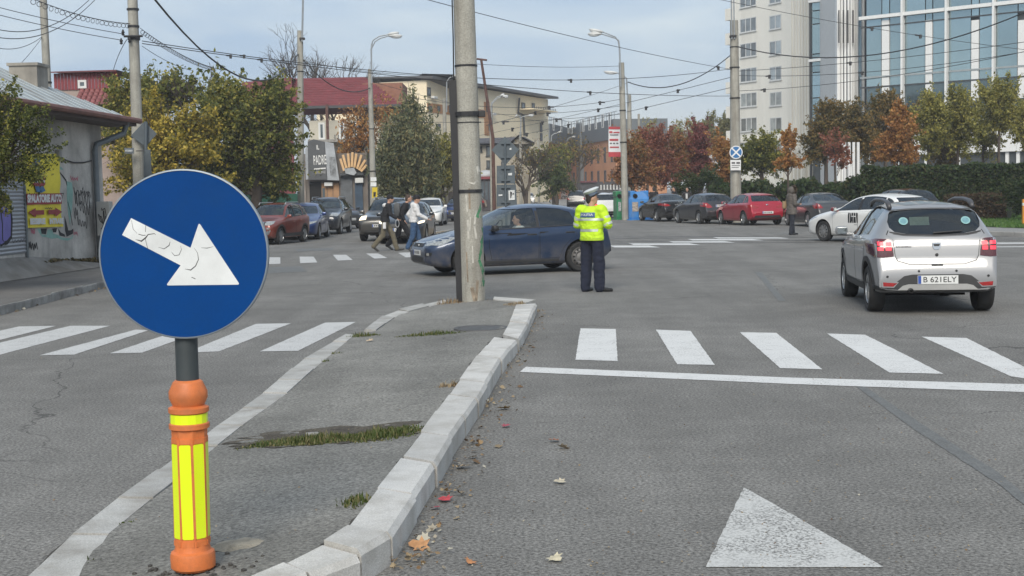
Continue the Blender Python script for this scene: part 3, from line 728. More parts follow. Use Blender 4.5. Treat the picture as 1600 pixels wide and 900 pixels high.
    bpy.data.meshes.remove(me0)
    return root, S, bvh

def plate(root, xf, y, z, w=.52, h=.11, txt=None, tilt=0.0, rear=True):
    """number plate centred at (xf,y,z) facing backwards (rear) or forwards"""
    sg = -1 if rear else 1
    M = frame((xf, y, z), (0, 1 if not rear else -1, 0), (math.sin(tilt), 0, math.cos(tilt)))
    p = MB(); p.prism([(-w / 2, -h / 2), (w / 2, -h / 2), (w / 2, h / 2), (-w / 2, h / 2)], M, .008); po = p.build('number_plate', PLATE, root)
    M2 = M @ Matrix.Translation((0, 0, .0095))
    MB().add([M2 @ Vector(q) for q in [(-w / 2 + .004, -h / 2 + .004, 0), (-w / 2 + .045, -h / 2 + .004, 0), (-w / 2 + .045, h / 2 - .004, 0), (-w / 2 + .004, h / 2 - .004, 0)]], [(0, 1, 2, 3)]).build('country_band', PLBLUE, po)
    if txt: text(txt, M2 @ Matrix.Translation((.022, -.002, .0006)), h * .66, INK, po, 'plate_lettering', .0008, w * .82)
    else:
        b = MB(); xx = -w / 2 + .075
        while xx < w / 2 - .05:
            ww = rk.uniform(.02, .05); b.add([M2 @ Vector(q) for q in [(xx, -h * .28, .0006), (xx + ww, -h * .28, .0006), (xx + ww, h * .28, .0006), (xx, h * .28, .0006)]], [(0, 1, 2, 3)]); xx += ww + .025
        b.build('plate_print', SMUDGE, po)
    return po

def place(root, front_px, rear_px, L, ws, W, side, z=0.0):
    """put the car so that its visible near-side wheels touch the ground where the photograph shows them.
    front_px/rear_px: contact pixels of the front/rear wheel on side +1 (left) or -1 (right)"""
    a = g(*front_px); b = g(*rear_px); d = (a - b); d.z = 0; d.normalize()
    left = Vector((-d.y, d.x, 0)); mid = (a + b) / 2
    c_s = (ws[0] + ws[1]) / 2                    # s of wheel midpoint
    X = L / 2 - c_s
    pos = mid - d * X - left * side * (W / 2 - .06)
    root.location = (pos.x, pos.y, z); root.rotation_euler = (0, 0, math.atan2(d.y, d.x))
def put(root, px, py, heading_deg, dx=0.0, z=0.0):
    """centre of the car at the ground point under a pixel, heading in degrees (0 = +x, 90 = away)"""
    p = g(px, py); root.location = (p.x, p.y, z); root.rotation_euler = (0, 0, R(heading_deg))

def sc(pts, fs, fz): return [(s * fs, z * fz) for s, z in pts]
# ---- base profiles
HATCH = dict(
    top=[(0, .44), (0, .56), (.02, .66), (.10, .735), (.35, .83), (.80, .925), (1.12, .985), (1.30, 1.06), (1.62, 1.25), (1.98, 1.415), (2.4, 1.482), (2.8, 1.49), (3.3, 1.45), (3.68, 1.375), (3.92, 1.24), (4.12, 1.07), (4.22, 1.00), (4.26, .90), (4.29, .76), (4.34, .68), (4.34, .50), (4.33, .44)],
    bot=[(0, .30), (.2, .20), (.6, .18), (3.7, .19), (4.15, .26), (4.34, .38)], belt=[(0, .60), (.3, .70), (.8, .82), (1.3, .90), (2.2, .945), (3.2, .985), (3.8, 1.02), (4.34, 1.02)],
    plan=[(0, .62), (.06, .76), (.22, .88), (.6, .965), (1.3, .995), (2.2, 1.0), (3.3, .99), (3.9, .945), (4.2, .87), (4.34, .78)])
HATCH2 = dict(
    top=[(0, .44), (0, .58), (.03, .69), (.12, .77), (.4, .87), (.85, .955), (1.15, 1.0), (1.32, 1.07), (1.7, 1.28), (2.02, 1.42), (2.4, 1.475), (2.9, 1.49), (3.4, 1.465), (3.78, 1.405), (3.95, 1.27), (4.08, 1.08), (4.16, 1.0), (4.2, .86), (4.22, .72), (4.26, .64), (4.26, .5), (4.25, .42)],
    bot=[(0, .28), (.2, .20), (.6, .18), (3.6, .19), (4.05, .26), (4.26, .36)], belt=[(0, .62), (.3, .72), (.8, .85), (1.3, .92), (2.2, .955), (3.2, .985), (3.8, 1.01), (4.26, 1.0)],
    plan=[(0, .74), (.05, .85), (.2, .925), (.6, .97), (1.3, .995), (2.2, 1.0), (3.3, .99), (3.9, .955), (4.12, .90), (4.26, .82)])
SUV = dict(
    top=[(0, .48), (0, .66), (.03, .80), (.10, .90), (.4, .98), (.9, 1.04), (1.12, 1.08), (1.25, 1.14), (1.6, 1.42), (1.85, 1.57), (2.2, 1.63), (2.8, 1.65), (3.4, 1.62), (3.85, 1.56), (4.0, 1.40), (4.12, 1.16), (4.18, 1.05), (4.21, .9), (4.24, .76), (4.30, .68), (4.30, .5), (4.29, .46)],
    bot=[(0, .36), (.2, .26), (.6, .24), (3.6, .25), (4.1, .32), (4.30, .42)], belt=[(0, .72), (.3, .84), (.8, .94), (1.3, 1.0), (2.2, 1.03), (3.2, 1.06), (3.8, 1.09), (4.3, 1.08)],
    plan=[(0, .74), (.05, .85), (.2, .93), (.6, .975), (1.3, .995), (2.2, 1.0), (3.3, .99), (3.9, .96), (4.15, .92), (4.30, .84)])
SEDAN = dict(
    top=[(0, .44), (0, .57), (.03, .67), (.10, .74), (.4, .84), (.9, .93), (1.25, .985), (1.4, 1.04), (1.75, 1.24), (2.1, 1.39), (2.5, 1.45), (2.9, 1.455), (3.3, 1.41), (3.6, 1.30), (3.95, 1.12), (4.1, 1.065), (4.4, 1.045), (4.5, 1.0), (4.53, .86), (4.55, .72), (4.6, .64), (4.6, .5), (4.59, .44)],
    bot=[(0, .28), (.2, .2), (.6, .18), (3.9, .19), (4.35, .26), (4.6, .36)], belt=[(0, .60), (.3, .70), (.8, .82), (1.4, .91), (2.4, .945), (3.4, .97), (4.1, 1.0), (4.6, .98)],
    plan=[(0, .64), (.05, .77), (.2, .88), (.6, .96), (1.3, .99), (2.4, 1.0), (3.6, .985), (4.2, .93), (4.45, .88), (4.6, .80)])
def base_spec(B, L, H, W, paint, label, name, **kw):
    L0 = B['top'][-2][0]; H0 = max(z for s, z in B['top']); fs, fz = L / L0, H / H0
    sp = dict(top=sc(B['top'], fs, fz), bot=sc(B['bot'], fs, fz), belt=sc(B['belt'], fs, fz), plan=[(s * fs, v) for s, v in B['plan']], W=W, paint=paint, label=label, name=name)
    suv = B is SUV; sed = B is SEDAN
    Rw = kw.pop('Rw', .345 if suv else .315); fo = kw.pop('fo', .86 * fs if not suv else .84 * fs); wb = kw.pop('wb', (2.66 if not suv else 2.64) * fs)
    sp['ws'] = (fo, fo + wb); sp['Rw'] = Rw
    cab = (1.02 * fs, (3.98 if not sed else 3.78) * fs); sp['cab'] = cab
    bz = lambda s: float(np.interp(s, *np.array(sp['belt']).T)); tz = lambda s: float(np.interp(s, *np.array(xsort(sp['top'])).T))
    bp = 2.42 * fs
    sp['side'] = [(1.28 * fs, bp - .03), (bp + .05, (3.40 if not sed else 3.36) * fs)]
    if not sed: sp['side'].append((3.45 * fs, 3.98 * fs))
    cow = tz(1.2 * fs) + .03; rt = tz(1.95 * fs) - .02
    sp['front'] = (cow, rt, W * .405, W * .335, .75 * fs, 2.3 * fs)
    if sed: sp['rear'] = (1.10 * fz, 1.36 * fz, W * .37, W * .315, 3.1 * fs, 4.08 * fs)
    else: sp['rear'] = ((1.09 if not suv else 1.17) * fz, (1.36 if not suv else 1.53) * fz, W * .37, W * .325, 3.3 * fs, L + .1)
    zl = lambda s, o: bz(s) - o
    a0, a1, a2 = 1.30 * fs, bp, 3.32 * fs; zs = .32 if not suv else .42
    sp['doors'] = [[(a0, zs), (a1, zs - .01), (a1, zl(a1, .02)), (a0 + .02, zl(a0, .03))], [(a1 + .015, zs - .01), (a2 - .30, zs), (a2 - .06, zs + .22), (a2 + .03, zl(a2, .25)), (a2 + .03, zl(a2, .02)), (a1 + .015, zl(a1, .02))]]
    sp['mirror'] = 1.46 * fs
    sp.update(kw); return sp
def std_lamps(sp, fz, head=None, tail=None, headmat=None, tailmat=None, grille=True, front_plate=True, rear_plate=True):
    """generic lamps, grille and lower trim as projected parts; polygons in (y,z) of the front / rear view"""
    W = sp['W']; P = sp.setdefault('parts', [])
    head = head or [(W * .26, .64 * fz), (W * .34, .61 * fz), (W * .455, .66 * fz), (W * .47, .78 * fz), (W * .38, .76 * fz), (W * .27, .705 * fz)]
    tail = tail or [(W * .30, .80 * fz), (W * .46, .78 * fz), (W * .475, .98 * fz), (W * .42, 1.0 * fz), (W * .36, .93 * fz)]
    P.append(('headlight', 'front', head, headmat or LENS, .006, True)); P.append(('taillight', 'rear', tail, tailmat or REDL, .006, True))
    if grille:
        P.append(('grille', 'front', [(-W * .24, .60 * fz), (W * .24, .60 * fz), (W * .25, .68 * fz), (-W * .25, .68 * fz)], BLACK, .005, False))
        P.append(('lower_grille', 'front', [(-W * .33, .30 * fz), (W * .33, .30 * fz), (W * .29, .44 * fz), (-W * .29, .44 * fz)], BLACK, .005, False))
        P.append(('bumper_trim', 'rear', [(-W * .36, .36 * fz), (W * .36, .36 * fz), (W * .33, .46 * fz), (-W * .33, .46 * fz)], BLACK, .005, False))
    return sp
# ------------------------------------------------------------------ buildings
def bmat_glass(name, col, metal=.55, rough=.08, var=.25, vs=.3, orand=.15): return mat(name, col, rough, metal=metal, var=var, vs=vs, spec=.8, orand=orand)
FRAMEW = mat('window_frame_white', (.62, .63, .62), .5, var=.06); FRAMED = mat('window_frame_dark', (.05, .055, .06), .5, var=.1)
WGLASS = bmat_glass('window_glass_dark', (.13, .16, .18), .35, .1)
def window(parent, M, x0, y0, x1, y1, fr=.08, panes=2, fm=FRAMEW, gm=WGLASS, depth=.06, sill=True, name='window'):
    """window on a wall plane M (x right, y up, z outward): frame bars, panes as sub-parts"""
    f = MB(); T = lambda a, b, za, zb: f.box((a[0], a[1], za), (b[0], b[1], zb), M=M)
    T((x0, y0), (x0 + fr, y1), -.02, depth); T((x1 - fr, y0), (x1, y1), -.02, depth); T((x0 + fr, y1 - fr), (x1 - fr, y1), -.02, depth - .003); T((x0 + fr, y0), (x1 - fr, y0 + fr), -.02, depth - .003)
    wd = (x1 - x0 - 2 * fr) / panes
    for i in range(1, panes): T((x0 + fr + wd * i - fr / 2, y0 + fr), (x0 + fr + wd * i + fr / 2, y1 - fr), -.02, depth - .006)
    wo_ = f.build(name, fm, parent)
    for i in range(panes):
        a = x0 + fr + wd * i; MB().box((a + .01, y0 + fr, -.01), (a + wd - .01, y1 - fr, .02), M=M).build('pane', gm, wo_)
    if sill: MB().box((x0 - .05, y0 - .07, 0), (x1 + .05, y0 - .002, depth + .08), M=M).build('sill', fm, wo_)
    return wo_
def wallbox(M, x0, x1, y0, y1, depth): return MB().box((x0, y0, -depth), (x1, y1, 0), M=M)

# ---- grey house on the left
dA, dB_ = 28.5, 35.2
A = at(0, 400, dA); B = at(166, 410, dB_); A.z = B.z = 0
u = (B - A).normalized(); A0 = A - u * 7.0; Wd = (B - A0).length
hs = thing('grey_house', 'low grey rendered house with metal roof, chimney, banner and graffiti', 'house', A0); HM = frame((0, 0, 0), u, (0, 0, 1))
if (HM @ Vector((0, 0, 1)) - HM @ Vector((0, 0, 0))).y > 0: pass
RENDR = mat('grey_render', (.55, .52, .475), .9, var=.25, vs=.9, fine=.08, fs=30, bump=.4, bs=20, dirt=((.16, .15, .13), .55, 1.1), streak=((.17, .16, .15), .5, 1.6))
ux = lambda px, py=300: ((at(px, py, 30) ).x)
def hx(px):           # wall x coordinate under photo column px
    lo, hi = 0.0, Wd
    for _ in range(40):
        mid = (lo + hi) / 2; p = A0 + u * mid; q = 800 + FPX * p.x / p.y
        if q < px: lo = mid
        else: hi = mid
    return lo
def hpt(px, py):      # wall plane coordinates of a photo pixel
    x = hx(px + (py - 297) * .02 * 0); p = A0 + u * x; return x, at(px, py, p.y).z
HE = 3.92
MB().box((0, -.3, -7), (Wd, HE, 0), M=HM).build('wall', RENDR, hs)
ROOFM = mat('metal_roof', (.42, .46, .47), .55, metal=.15, var=.12, vs=1.2, dirt=((.24, .22, .20), .5, 1.5)); GUT = mat('rust_red_gutter', (.16, .065, .05), .6, var=.3, vs=3)
o_ = .75; rf = MB(); rz_ = 5.95
Vf = [HM @ Vector(q) for q in [(-1, HE - .1, o_), (Wd + o_, HE - .1, o_), (Wd + o_, HE - .1, -7 - o_), (-1, HE - .1, -7 - o_), (-1, rz_, -3.5), (Wd - 4.6, rz_, -3.5)]]
rf.add(Vf, [(0, 1, 5, 4), (1, 2, 5), (2, 3, 4, 5), (3, 0, 4)]); ro = rf.build('roof', ROOFM, hs)
rng_ = random.Random(4)
for i in range(1, 22):        # standing seams of the front slope
    x = Wd + o_ - i * .62
    if x < 0: break
    xt = min(x, Wd - 4.6); t = 1.0 if x < Wd - 4.6 else max(0.05, (Wd + o_ - x) / (4.6 + o_))
    a = Vector((x, HE - .1, o_)); b = Vector((xt if t == 1 else x, HE - .1 + (rz_ - HE + .1) * t, o_ + (-3.5 - o_) * t))
    MB().tube([HM @ (a + Vector((0, .02, 0))), HM @ (b + Vector((0, .012, 0)))], .012, 4).build('roof_seam', ROOFM, ro)
MB().tube([HM @ Vector((-1, HE - .1, o_ + .06)), HM @ Vector((Wd + o_, HE - .1, o_ + .06))], .075, 8).build('gutter', GUT, hs, 40)
MB().box((-1, HE - .24, -.05), (Wd + o_ - .05, HE - .12, o_ - .02), M=HM).build('eaves_board', mat('eaves_dark', (.07, .05, .045), .8, var=.2), hs)
DSP = mat('downspout_grey', (.16, .18, .19), .5, metal=.3, var=.2)
xd = hx(150)
MB().tube([HM @ Vector(q) for q in [(hx(176), HE - .15, o_ - .05), (hx(176), HE - .45, o_ - .15), (xd + .05, HE - .75, .12), (xd, HE - .9, .10), (xd + .06, .1, .10)]], .075, 10).build('downspout', DSP, hs, 40)
ch = MB(); cx = hx(119); ch.box((cx - .35, 4.0, -1.30), (cx + .35, 5.02, -.62), M=HM); ch.box((cx - .39, 5.02, -1.34), (cx + .39, 5.09, -.58), M=HM); ch.build('chimney', mat('chimney_render', (.30, .28, .245), .9, var=.25, vs=2, streak=((.12, .11, .10), .6, 3)), hs)
# roller shutter: every slat its own piece
xa, xb = 0.6, hx(40.5); SHUT = mat('shutter_grey', (.33, .34, .36), .45, metal=.4, var=.12, vs=2); zb_, zt_ = .62, 2.35
MB().box((xb, zb_ - .1, 0), (xb + .09, zt_ + .1, .05), M=HM).build('shutter_rail', DSP, hs)
shm = MB().add([HM @ Vector(q) for q in [(xa, 0, .012), (xb, 0, .012), (xb, .045, .034), (xa, .045, .034), (xa, .083, .014), (xb, .083, .014)]], [(0, 1, 2, 3), (3, 2, 5, 4)]).mesh('slat', SHUT)
nsl = int((zt_ - zb_) / .083)
for i in range(nsl): link('slat', shm, hs, (0, 0, zb_ + i * .083))
# banner
YB = mat('banner_yellow', (.80, .66, .04), .6, var=.15, vs=2); BRED = mat('banner_red', (.28, .03, .035), .6, var=.1); BWH = mat('banner_white', (.66, .66, .64), .6, var=.08); GBL = mat('graffiti_black', (.02, .02, .022), .8, var=.2)
def HP(pxs): return [hpt(*p) for p in pxs]
def flat(pxs, material, name, d_, parent=hs, t=.004): 
    q = HP(pxs); M2 = HM @ Matrix.Translation((0, 0, d_)); return MB().prism(q, M2, t).build(name, material, parent)
bn = thing('banner', 'yellow car wash banner with two red arrows hung on the grey wall', 'banner', A0)
m = MB(); nb = 12; ql, qr = HP([(40, 240), (97, 240)]), HP([(43.5, 356), (98.5, 354)])
vv = []
for i in range(nb + 1):
    for j in range(nb + 1):
        a = Vector(ql[0]).lerp(Vector(ql[1]), j / nb); b = Vector(qr[0]).lerp(Vector(qr[1]), j / nb); p = a.lerp(b, i / nb)
        vv.append(HM @ Vector((p.x, p.y, .035 + .018 * math.sin(j * 1.1 + i * .5) + .012 * math.sin(i * 1.7))))
m.add(vv, [(i * (nb + 1) + j, i * (nb + 1) + j + 1, (i + 1) * (nb + 1) + j + 1, (i + 1) * (nb + 1) + j) for i in range(nb) for j in range(nb)]).build('cloth', YB, bn, True)
flat([(41.5, 302.5), (96.5, 302), (96.5, 318.5), (42, 320)], BRED, 'title_band', .070, bn)
def btext(body, pa, pb_, hpx, mt, bold=.012, d_=.078):
    (x0, y0), (x1, y1) = HP([pa, pb_]); hh = hpx * 30.5 / FPX
    text(body, HM @ Matrix.Translation(((x0 + x1) / 2, (y0 + y1) / 2, d_)) @ Matrix.Rotation(math.atan2(y1 - y0, x1 - x0), 4, 'Z'), hh, mt, bn, 'lettering', bold, x1 - x0)
btext('SPALATORIE AUTO', (42.5, 311), (96, 310.3), 11.5, BWH, .014)
btext('IESIRE', (45, 346.5), (69, 346), 8.5, BWH, .012); btext('INTRARE', (75.5, 346), (97.5, 345.5), 8.5, BWH, .012)
flat([(43.5, 332), (55, 325), (55, 328.5), (68, 328.3), (68, 335.5), (55, 335.6), (55, 339.5)], BRED, 'arrow', .070, bn); flat([(96.5, 331), (86, 324.5), (86, 327.7), (75, 328), (75, 335), (86, 334.8), (86, 338.5)], BRED, 'arrow', .070, bn)
# simple printed picture: a red car under blue spray
flat([(52, 276), (56, 270), (67, 270), (71, 277), (72, 288), (69, 291), (56, 291), (53, 287)], BRED, 'print_car', .070, bn); flat([(55, 282), (60, 281), (60, 285), (56, 286)], BWH, 'print_lamp', .078, bn); flat([(66, 281), (71, 282), (70, 286), (66, 285)], BWH, 'print_lamp', .078, bn)
flat([(56, 291), (69, 291), (72, 298), (66, 301), (58, 300)], mat('banner_blue', (.03, .13, .28), .6, var=.3, vs=6), 'print_water', .066, bn); flat([(57, 247), (66, 246), (64, 262), (58, 264)], MATS['banner_blue'], 'print_spray', .070, bn)
# graffiti: painted strokes on wall and shutter
GP_ = {'k': GBL, 'g': mat('graffiti_mint', (.22, .38, .33), .8, var=.2, vs=3), 'p': mat('graffiti_pink', (.45, .14, .18), .8, var=.3, vs=5), 'v': mat('graffiti_violet', (.17, .15, .42), .7, var=.15, vs=3)}
def stroke(c, w_, pts, d_=.006, nm='graffiti', parent=hs): MB().ribbon(HP(pts), w_, HM, d_).build(nm, GP_[c], parent, fixn=False)
def fill(c, pts, d_=.004): 
    q = HP(pts); MB().add([HM @ Vector((x, y, d_)) for x, y in q], [tuple(range(len(q)))]).build('graffiti', GP_[c], hs, fixn=False)
fill('g', [(110, 283), (118, 285), (119, 300), (117, 322), (113, 345), (112, 352), (110, 335), (109, 310)])
stroke('k', [.02, .05, .05, .03], [(97, 266), (104, 275), (109, 282), (110, 290)]); fill('g', [(97, 258), (103, 261), (106, 266), (99, 264)]); stroke('k', [.02, .05, .02], [(100, 302), (104, 302), (101, 311)])
stroke('k', [.03, .03, .03], [(110, 315), (113, 330), (116, 352)], .008)
fill('k', [(104, 337), (107, 348), (109, 360), (113, 360), (117, 357), (116, 365), (106, 370), (104, 360)]); fill('k', [(66, 357), (76, 357), (74, 366), (67, 365)]); fill('k', [(84, 357), (92, 356), (90, 363), (85, 363)]); fill('k', [(93, 356), (97, 363), (103, 366), (104, 370), (95, 368)])
fill('g', [(61, 357), (66, 358), (67, 366), (75, 367), (77, 359), (83, 358), (86, 365), (93, 367), (98, 371), (105, 372), (112, 372), (117, 366), (115, 372), (108, 376), (99, 375), (92, 372), (82, 373), (76, 371), (68, 370), (63, 363)], .003)
def scribble(c, cx, cy, w_, h_, n, th, seed, d_=.007):
    r = random.Random(seed); pts = []; x = cx - w_ / 2
    for i in range(n):
        pts.append((x + r.uniform(-.1, .15) * w_ / n, cy + (h_ / 2 if i % 2 else -h_ / 2) * r.uniform(.45, 1))); x += w_ / n * r.uniform(.5, 1.5)
    q = chaikin(pts, 2); stroke(c, th, [tuple(p) for p in q], d_)
scribble('p', 123, 279, 14, 10, 9, .035, 1); scribble('p', 121, 364, 8, 10, 6, .03, 2); scribble('k', 133, 310, 24, 44, 12, .028, 3); scribble('k', 137, 325, 18, 40, 9, .025, 4); scribble('k', 128, 300, 16, 18, 7, .025, 5, .009)
scribble('k', 132, 350, 16, 26, 9, .025, 6); scribble('k', 53, 384, 18, 24, 12, .04, 7); scribble('p', 55, 362, 8, 14, 6, .05, 8); scribble('k', 76, 325.5, 14, 4, 9, .018, 9, .08)
scribble('k', 30, 376, 24, 12, 12, .016, 10, .04); scribble('k', 140, 303, 12, 22, 8, .025, 14); scribble('k', 123, 332, 8, 34, 6, .022, 15)
q = [(-3, 308), (10, 305), (17, 315), (18, 345), (16, 372), (8, 380), (-2, 382), (-6, 345)]
fill('v', q, .040); stroke('k', .09, [(8, 304), (15, 308), (18.5, 322), (19, 345), (17, 370), (10, 379), (6, 380)], .043); stroke('k', .05, [(2, 325), (4, 350), (3, 374), (6, 380), (0, 384)], .043)
# box and cable on the wall, meter cabinet beside the house
bx_ = hpt(96, 240); MB().bbox((bx_[0] - .09, bx_[1] - .09, 0), (bx_[0] + .09, bx_[1] + .09, .1), .01, M=HM).build('junction_box', CONC, hs)
pts = [hpt(x, y) for x, y in [(99, 244), (108, 250), (120, 254), (135, 254), (148, 251)]]; MB().tube([HM @ Vector((a, b, .03)) for a, b in pts], .018, 5).build('wall_cable', BLACK, hs)
cbp = at(166, 404, 34.2); cb = thing('meter_cabinet', 'pale grey meter cabinet tagged with black paint beside the grey house', 'cabinet', (cbp.x, 34.2, .1))
MB().bbox((-.16, -.15, .75), (.18, .15, 1.62), .02).build('cabinet', mat('cabinet_grey', (.36, .36, .34), .7, var=.15, vs=3), cb); MB().bbox((-.10, -.1, 0), (.12, .1, .75), .01).build('plinth', CONC, cb)
m = MB(); Mc = frame((0, -.153, 1.2), (1, 0, 0), (0, 0, 1)); r_ = random.Random(3)
for s_i in range(3): m.ribbon([tuple(p) for p in chaikin([(r_.uniform(-.13, .14), r_.uniform(-.3, .3)) for _ in range(6)], 2)], .02, Mc, .003)
m.build('graffiti', GBL, cb, fixn=False)
# sloped concrete apron in front
ap = MB(); P_ = [(-3, 443), (60, 432), (150, 418), (163, 416)]; lo_ = [g(x, y, .135) for x, y in P_]; hi_ = [Vector((*(A0 + u * hx(px) ).xy, z)) for px, z in [(-60, .60), (45, .54), (90, .40), (166, .14)]]
lo_[0] = g(-75, 452, .135); ap.add(lo_ + hi_, [(0, 1, 5, 4), (1, 2, 6, 5), (2, 3, 7, 6)])
ap.build('concrete_apron', mat('apron_concrete', (.22, .21, .195), .9, var=.3, vs=1.2, dirt=((.12, .105, .085), .7, 1.6), bump=.4, bs=15), sw)
# weeds and litter at the foot of the wall
rr = np.random.default_rng(44); v = []; f = []
for i in range(700):
    x = hx(rr.uniform(78, 160)); p = A0 + u * x; o = abs(rr.normal(0, .30)) + .05; q = Vector((p.x + .1, p.y - o, .30 - .16 * (x - hx(78)) / (hx(160) - hx(78)) - o * .08)); n = len(v); v += leaf_verts(q + Vector((0, 0, rr.uniform(.0, .12))), rr.uniform(.05, .12), rr.uniform(0, 6), rr.normal(0, .6), rr.normal(0, .6), 1); f.append(tuple(range(n, n + 14)))
tag(MB().add(v, f).build('weeds_and_litter', leafmat('wall_weeds', [(.06, .07, .02), (.13, .10, .05), (.24, .18, .09), (.05, .05, .025)], .2), None, fixn=False), 'dry weeds and leaves along the foot of the grey house wall', 'weeds', kind='stuff')

def rot_frame(p, ang): return frame(p, (math.cos(ang), math.sin(ang), 0), (0, 0, 1))
# ---- red house with clad gable behind it
d = 62; P0 = at(85, 165, d); P1 = at(196, 150, d); rh = thing('red_gabled_house', 'house clad in red metal with a dark loft opening behind the grey roof', 'house', (P0.x, d, 0))
RCLAD = mat('red_cladding', (.20, .028, .035), .55, var=.2, vs=1.5); RT = mat('red_tile', (.24, .085, .085), .7, var=.25, vs=3)
lx = lambda px: at(px, 150, d).x - P0.x; lz = lambda py, px=140: at(px, py, d).z
MB().box((lx(85), 0, 0), (lx(195), 6, lz(139))).build('wall', mat('red_house_wall', (.35, .28, .25), .9), rh)
nbrd = 17
for i in range(nbrd):
    a = lx(86) + (lx(176) - lx(86)) * i / nbrd; b = lx(86) + (lx(176) - lx(86)) * (i + 1) / nbrd - .025; MB().box((a, -.06, lz(140)), (b, -.002, lz(114))).build('cladding_board', RCLAD, rh)
MB().add([(lx(85), -.4, lz(112)), (lx(187), -.4, lz(111)), (lx(187), 5, lz(108)), (lx(85), 5, lz(108)), (lx(85), -.4, lz(114)), (lx(187), -.4, lz(113.5))], [(0, 1, 2, 3), (4, 5, 1, 0)]).build('roof', mat('dark_red_roof', (.12, .03, .035), .6, var=.2), rh)
MB().add([(lx(176), -.1, lz(114)), (lx(186), -.35, lz(112)), (lx(193), -.35, lz(137)), (lx(178), -.1, lz(137))], [(0, 1, 2, 3)]).build('gable_side', RCLAD, rh)
MB().box((lx(171), -.14, lz(136)), (lx(190), -.085, lz(121))).build('loft_opening', WELL, rh)
window(rh, frame((0, -.065, 0), (1, 0, 0), (0, 0, 1)), lx(123.5), lz(138), lx(137), lz(125), .1, 1, sill=False)
for r_ in range(5):
    m = MB()
    for i in range(16):
        a = lx(130) + i * .24; z0 = lz(142 + r_ * 6 + 6); m.tube([(a, -.3 - r_ * .25, z0), (a, -.08 - r_ * .25, z0 + .2)], .13, 6)
    m.build('tile_row', RT, rh, True)

# ---- house with red tiled roof, and the shop below it
d = 98; c0 = at(430, 190, d); h2 = thing('tiled_roof_house', 'two storey pale house under a large red tiled roof', 'house', (c0.x, d, 0)); X_ = lambda px: at(px, 150, d).x - c0.x; Z_ = lambda py, px=520: at(px, py, d).z
ROOFT = mat('roof_tile_red', (.17, .035, .045), .6, var=.2, vs=1.2, bump=.8, bs=6); CRM = mat('cream_wall', (.52, .49, .41), .9, var=.12, vs=.6)
MB().box((X_(482), 0, 0), (X_(625), 9, Z_(188))).build('wall', CRM, h2)
MB().add([(X_(420), -.8, Z_(166)), (X_(627), -.8, Z_(166)), (X_(560), 4.5, Z_(113)), (X_(445), 4.5, Z_(113)), (X_(627), 10, Z_(166)), (X_(420), 10, Z_(166))], [(0, 1, 2, 3), (1, 4, 2), (4, 5, 3, 2), (5, 0, 3)]).build('roof', ROOFT, h2)
for i in range(12):            # tile courses stand proud in rows
    t = i / 12; y = -.8 + 5.3 * t; z = Z_(166) + (Z_(113) - Z_(166)) * t; xa_ = X_(420) + (X_(445) - X_(420)) * t; xb_ = X_(627) + (X_(560) - X_(627)) * t
    MB().box((xa_, y - .06, z - .02), (xb_, y + .3, z + .11)).build('tile_course', ROOFT, h2)
MB().box((X_(478), -.9, Z_(170)), (X_(627), -.5, Z_(166))).build('eaves', FRAMED, h2)
MB().add([(X_(370), 2, Z_(122)), (X_(450), 2, Z_(116)), (X_(450), 8, Z_(116)), (X_(370), 8, Z_(122)), (X_(370), 2, 0), (X_(450), 2, 0)], [(0, 1, 2, 3), (4, 5, 1, 0)]).build('roof', ROOFT, h2)
MB().box((X_(560), 3, 0), (X_(624), 8, Z_(126))).build('side_wing', mat('brick_brown', (.25, .12, .08), .85, var=.2, vs=3), h2)
Mw = frame((0, -.002, 0), (1, 0, 0), (0, 0, 1))
for a, b, e, f_ in [(496, 218, 506, 191), (528, 216, 538, 190), (553, 216, 563, 191), (568, 214, 574, 190)]: window(h2, Mw, X_(a), Z_(b), X_(e), Z_(f_), .14, 1)
MB().box((X_(484), -1.6, Z_(223)), (X_(575), 0, Z_(219))).build('balcony_slab', CONC, h2)
MB().box((X_(512), -1.4, Z_(219)), (X_(516), -1.2, Z_(165))).build('downpipe', RUSTY, h2)
for i in range(16): MB().box((X_(525) + i * .24, -1.5, Z_(219)), (X_(525) + i * .24 + .06, -1.45, Z_(212))).build('baluster', FRAMED, h2)

d = 84; c0 = at(470, 320, d); s2 = thing('corner_shop', 'small dark shop with wooden front under a large grey name board', 'shop', (c0.x, d, 0)); Z_ = lambda py, px=505: at(px, py, d).z; X_ = lambda px: at(px, 300, d).x - c0.x
MB().box((X_(468), 0, 0), (X_(575), 6, Z_(240))).build('wall', mat('shop_wall', (.16, .14, .125), .9, var=.3, vs=.8), s2)
WOODP = mat('plywood', (.33, .19, .10), .7, var=.2, vs=2)
for a, b in [(503, 511), (512, 520), (521, 530)]: MB().box((X_(a), -.06, 0), (X_(b), -.005, Z_(286))).build('wood_panel', WOODP, s2)
MB().box((X_(484), -.05, 0), (X_(502), -.004, Z_(284))).build('doorway', WELL, s2); MB().box((X_(504), -.09, Z_(312)), (X_(508), -.065, Z_(294))).build('door_pane', WGLASS, s2)
MB().box((X_(471), -.12, 0), (X_(478), .02, Z_(270))).build('pillar', mat('shop_pillar', (.28, .24, .21), .9, var=.2), s2); MB().box((X_(533), -.1, 0), (X_(551), -.01, Z_(272))).build('shutter_front', mat('dark_shutter', (.10, .11, .12), .6, var=.3, vs=3), s2); MB().box((X_(555), -.1, 0), (X_(567), -.01, Z_(285))).build('blue_door', mat('dark_blue_door', (.03, .06, .10), .6, var=.3, vs=3), s2)
MB().box((X_(533), -.5, Z_(275)), (X_(570), 0, Z_(271))).build('awning', FRAMED, s2)
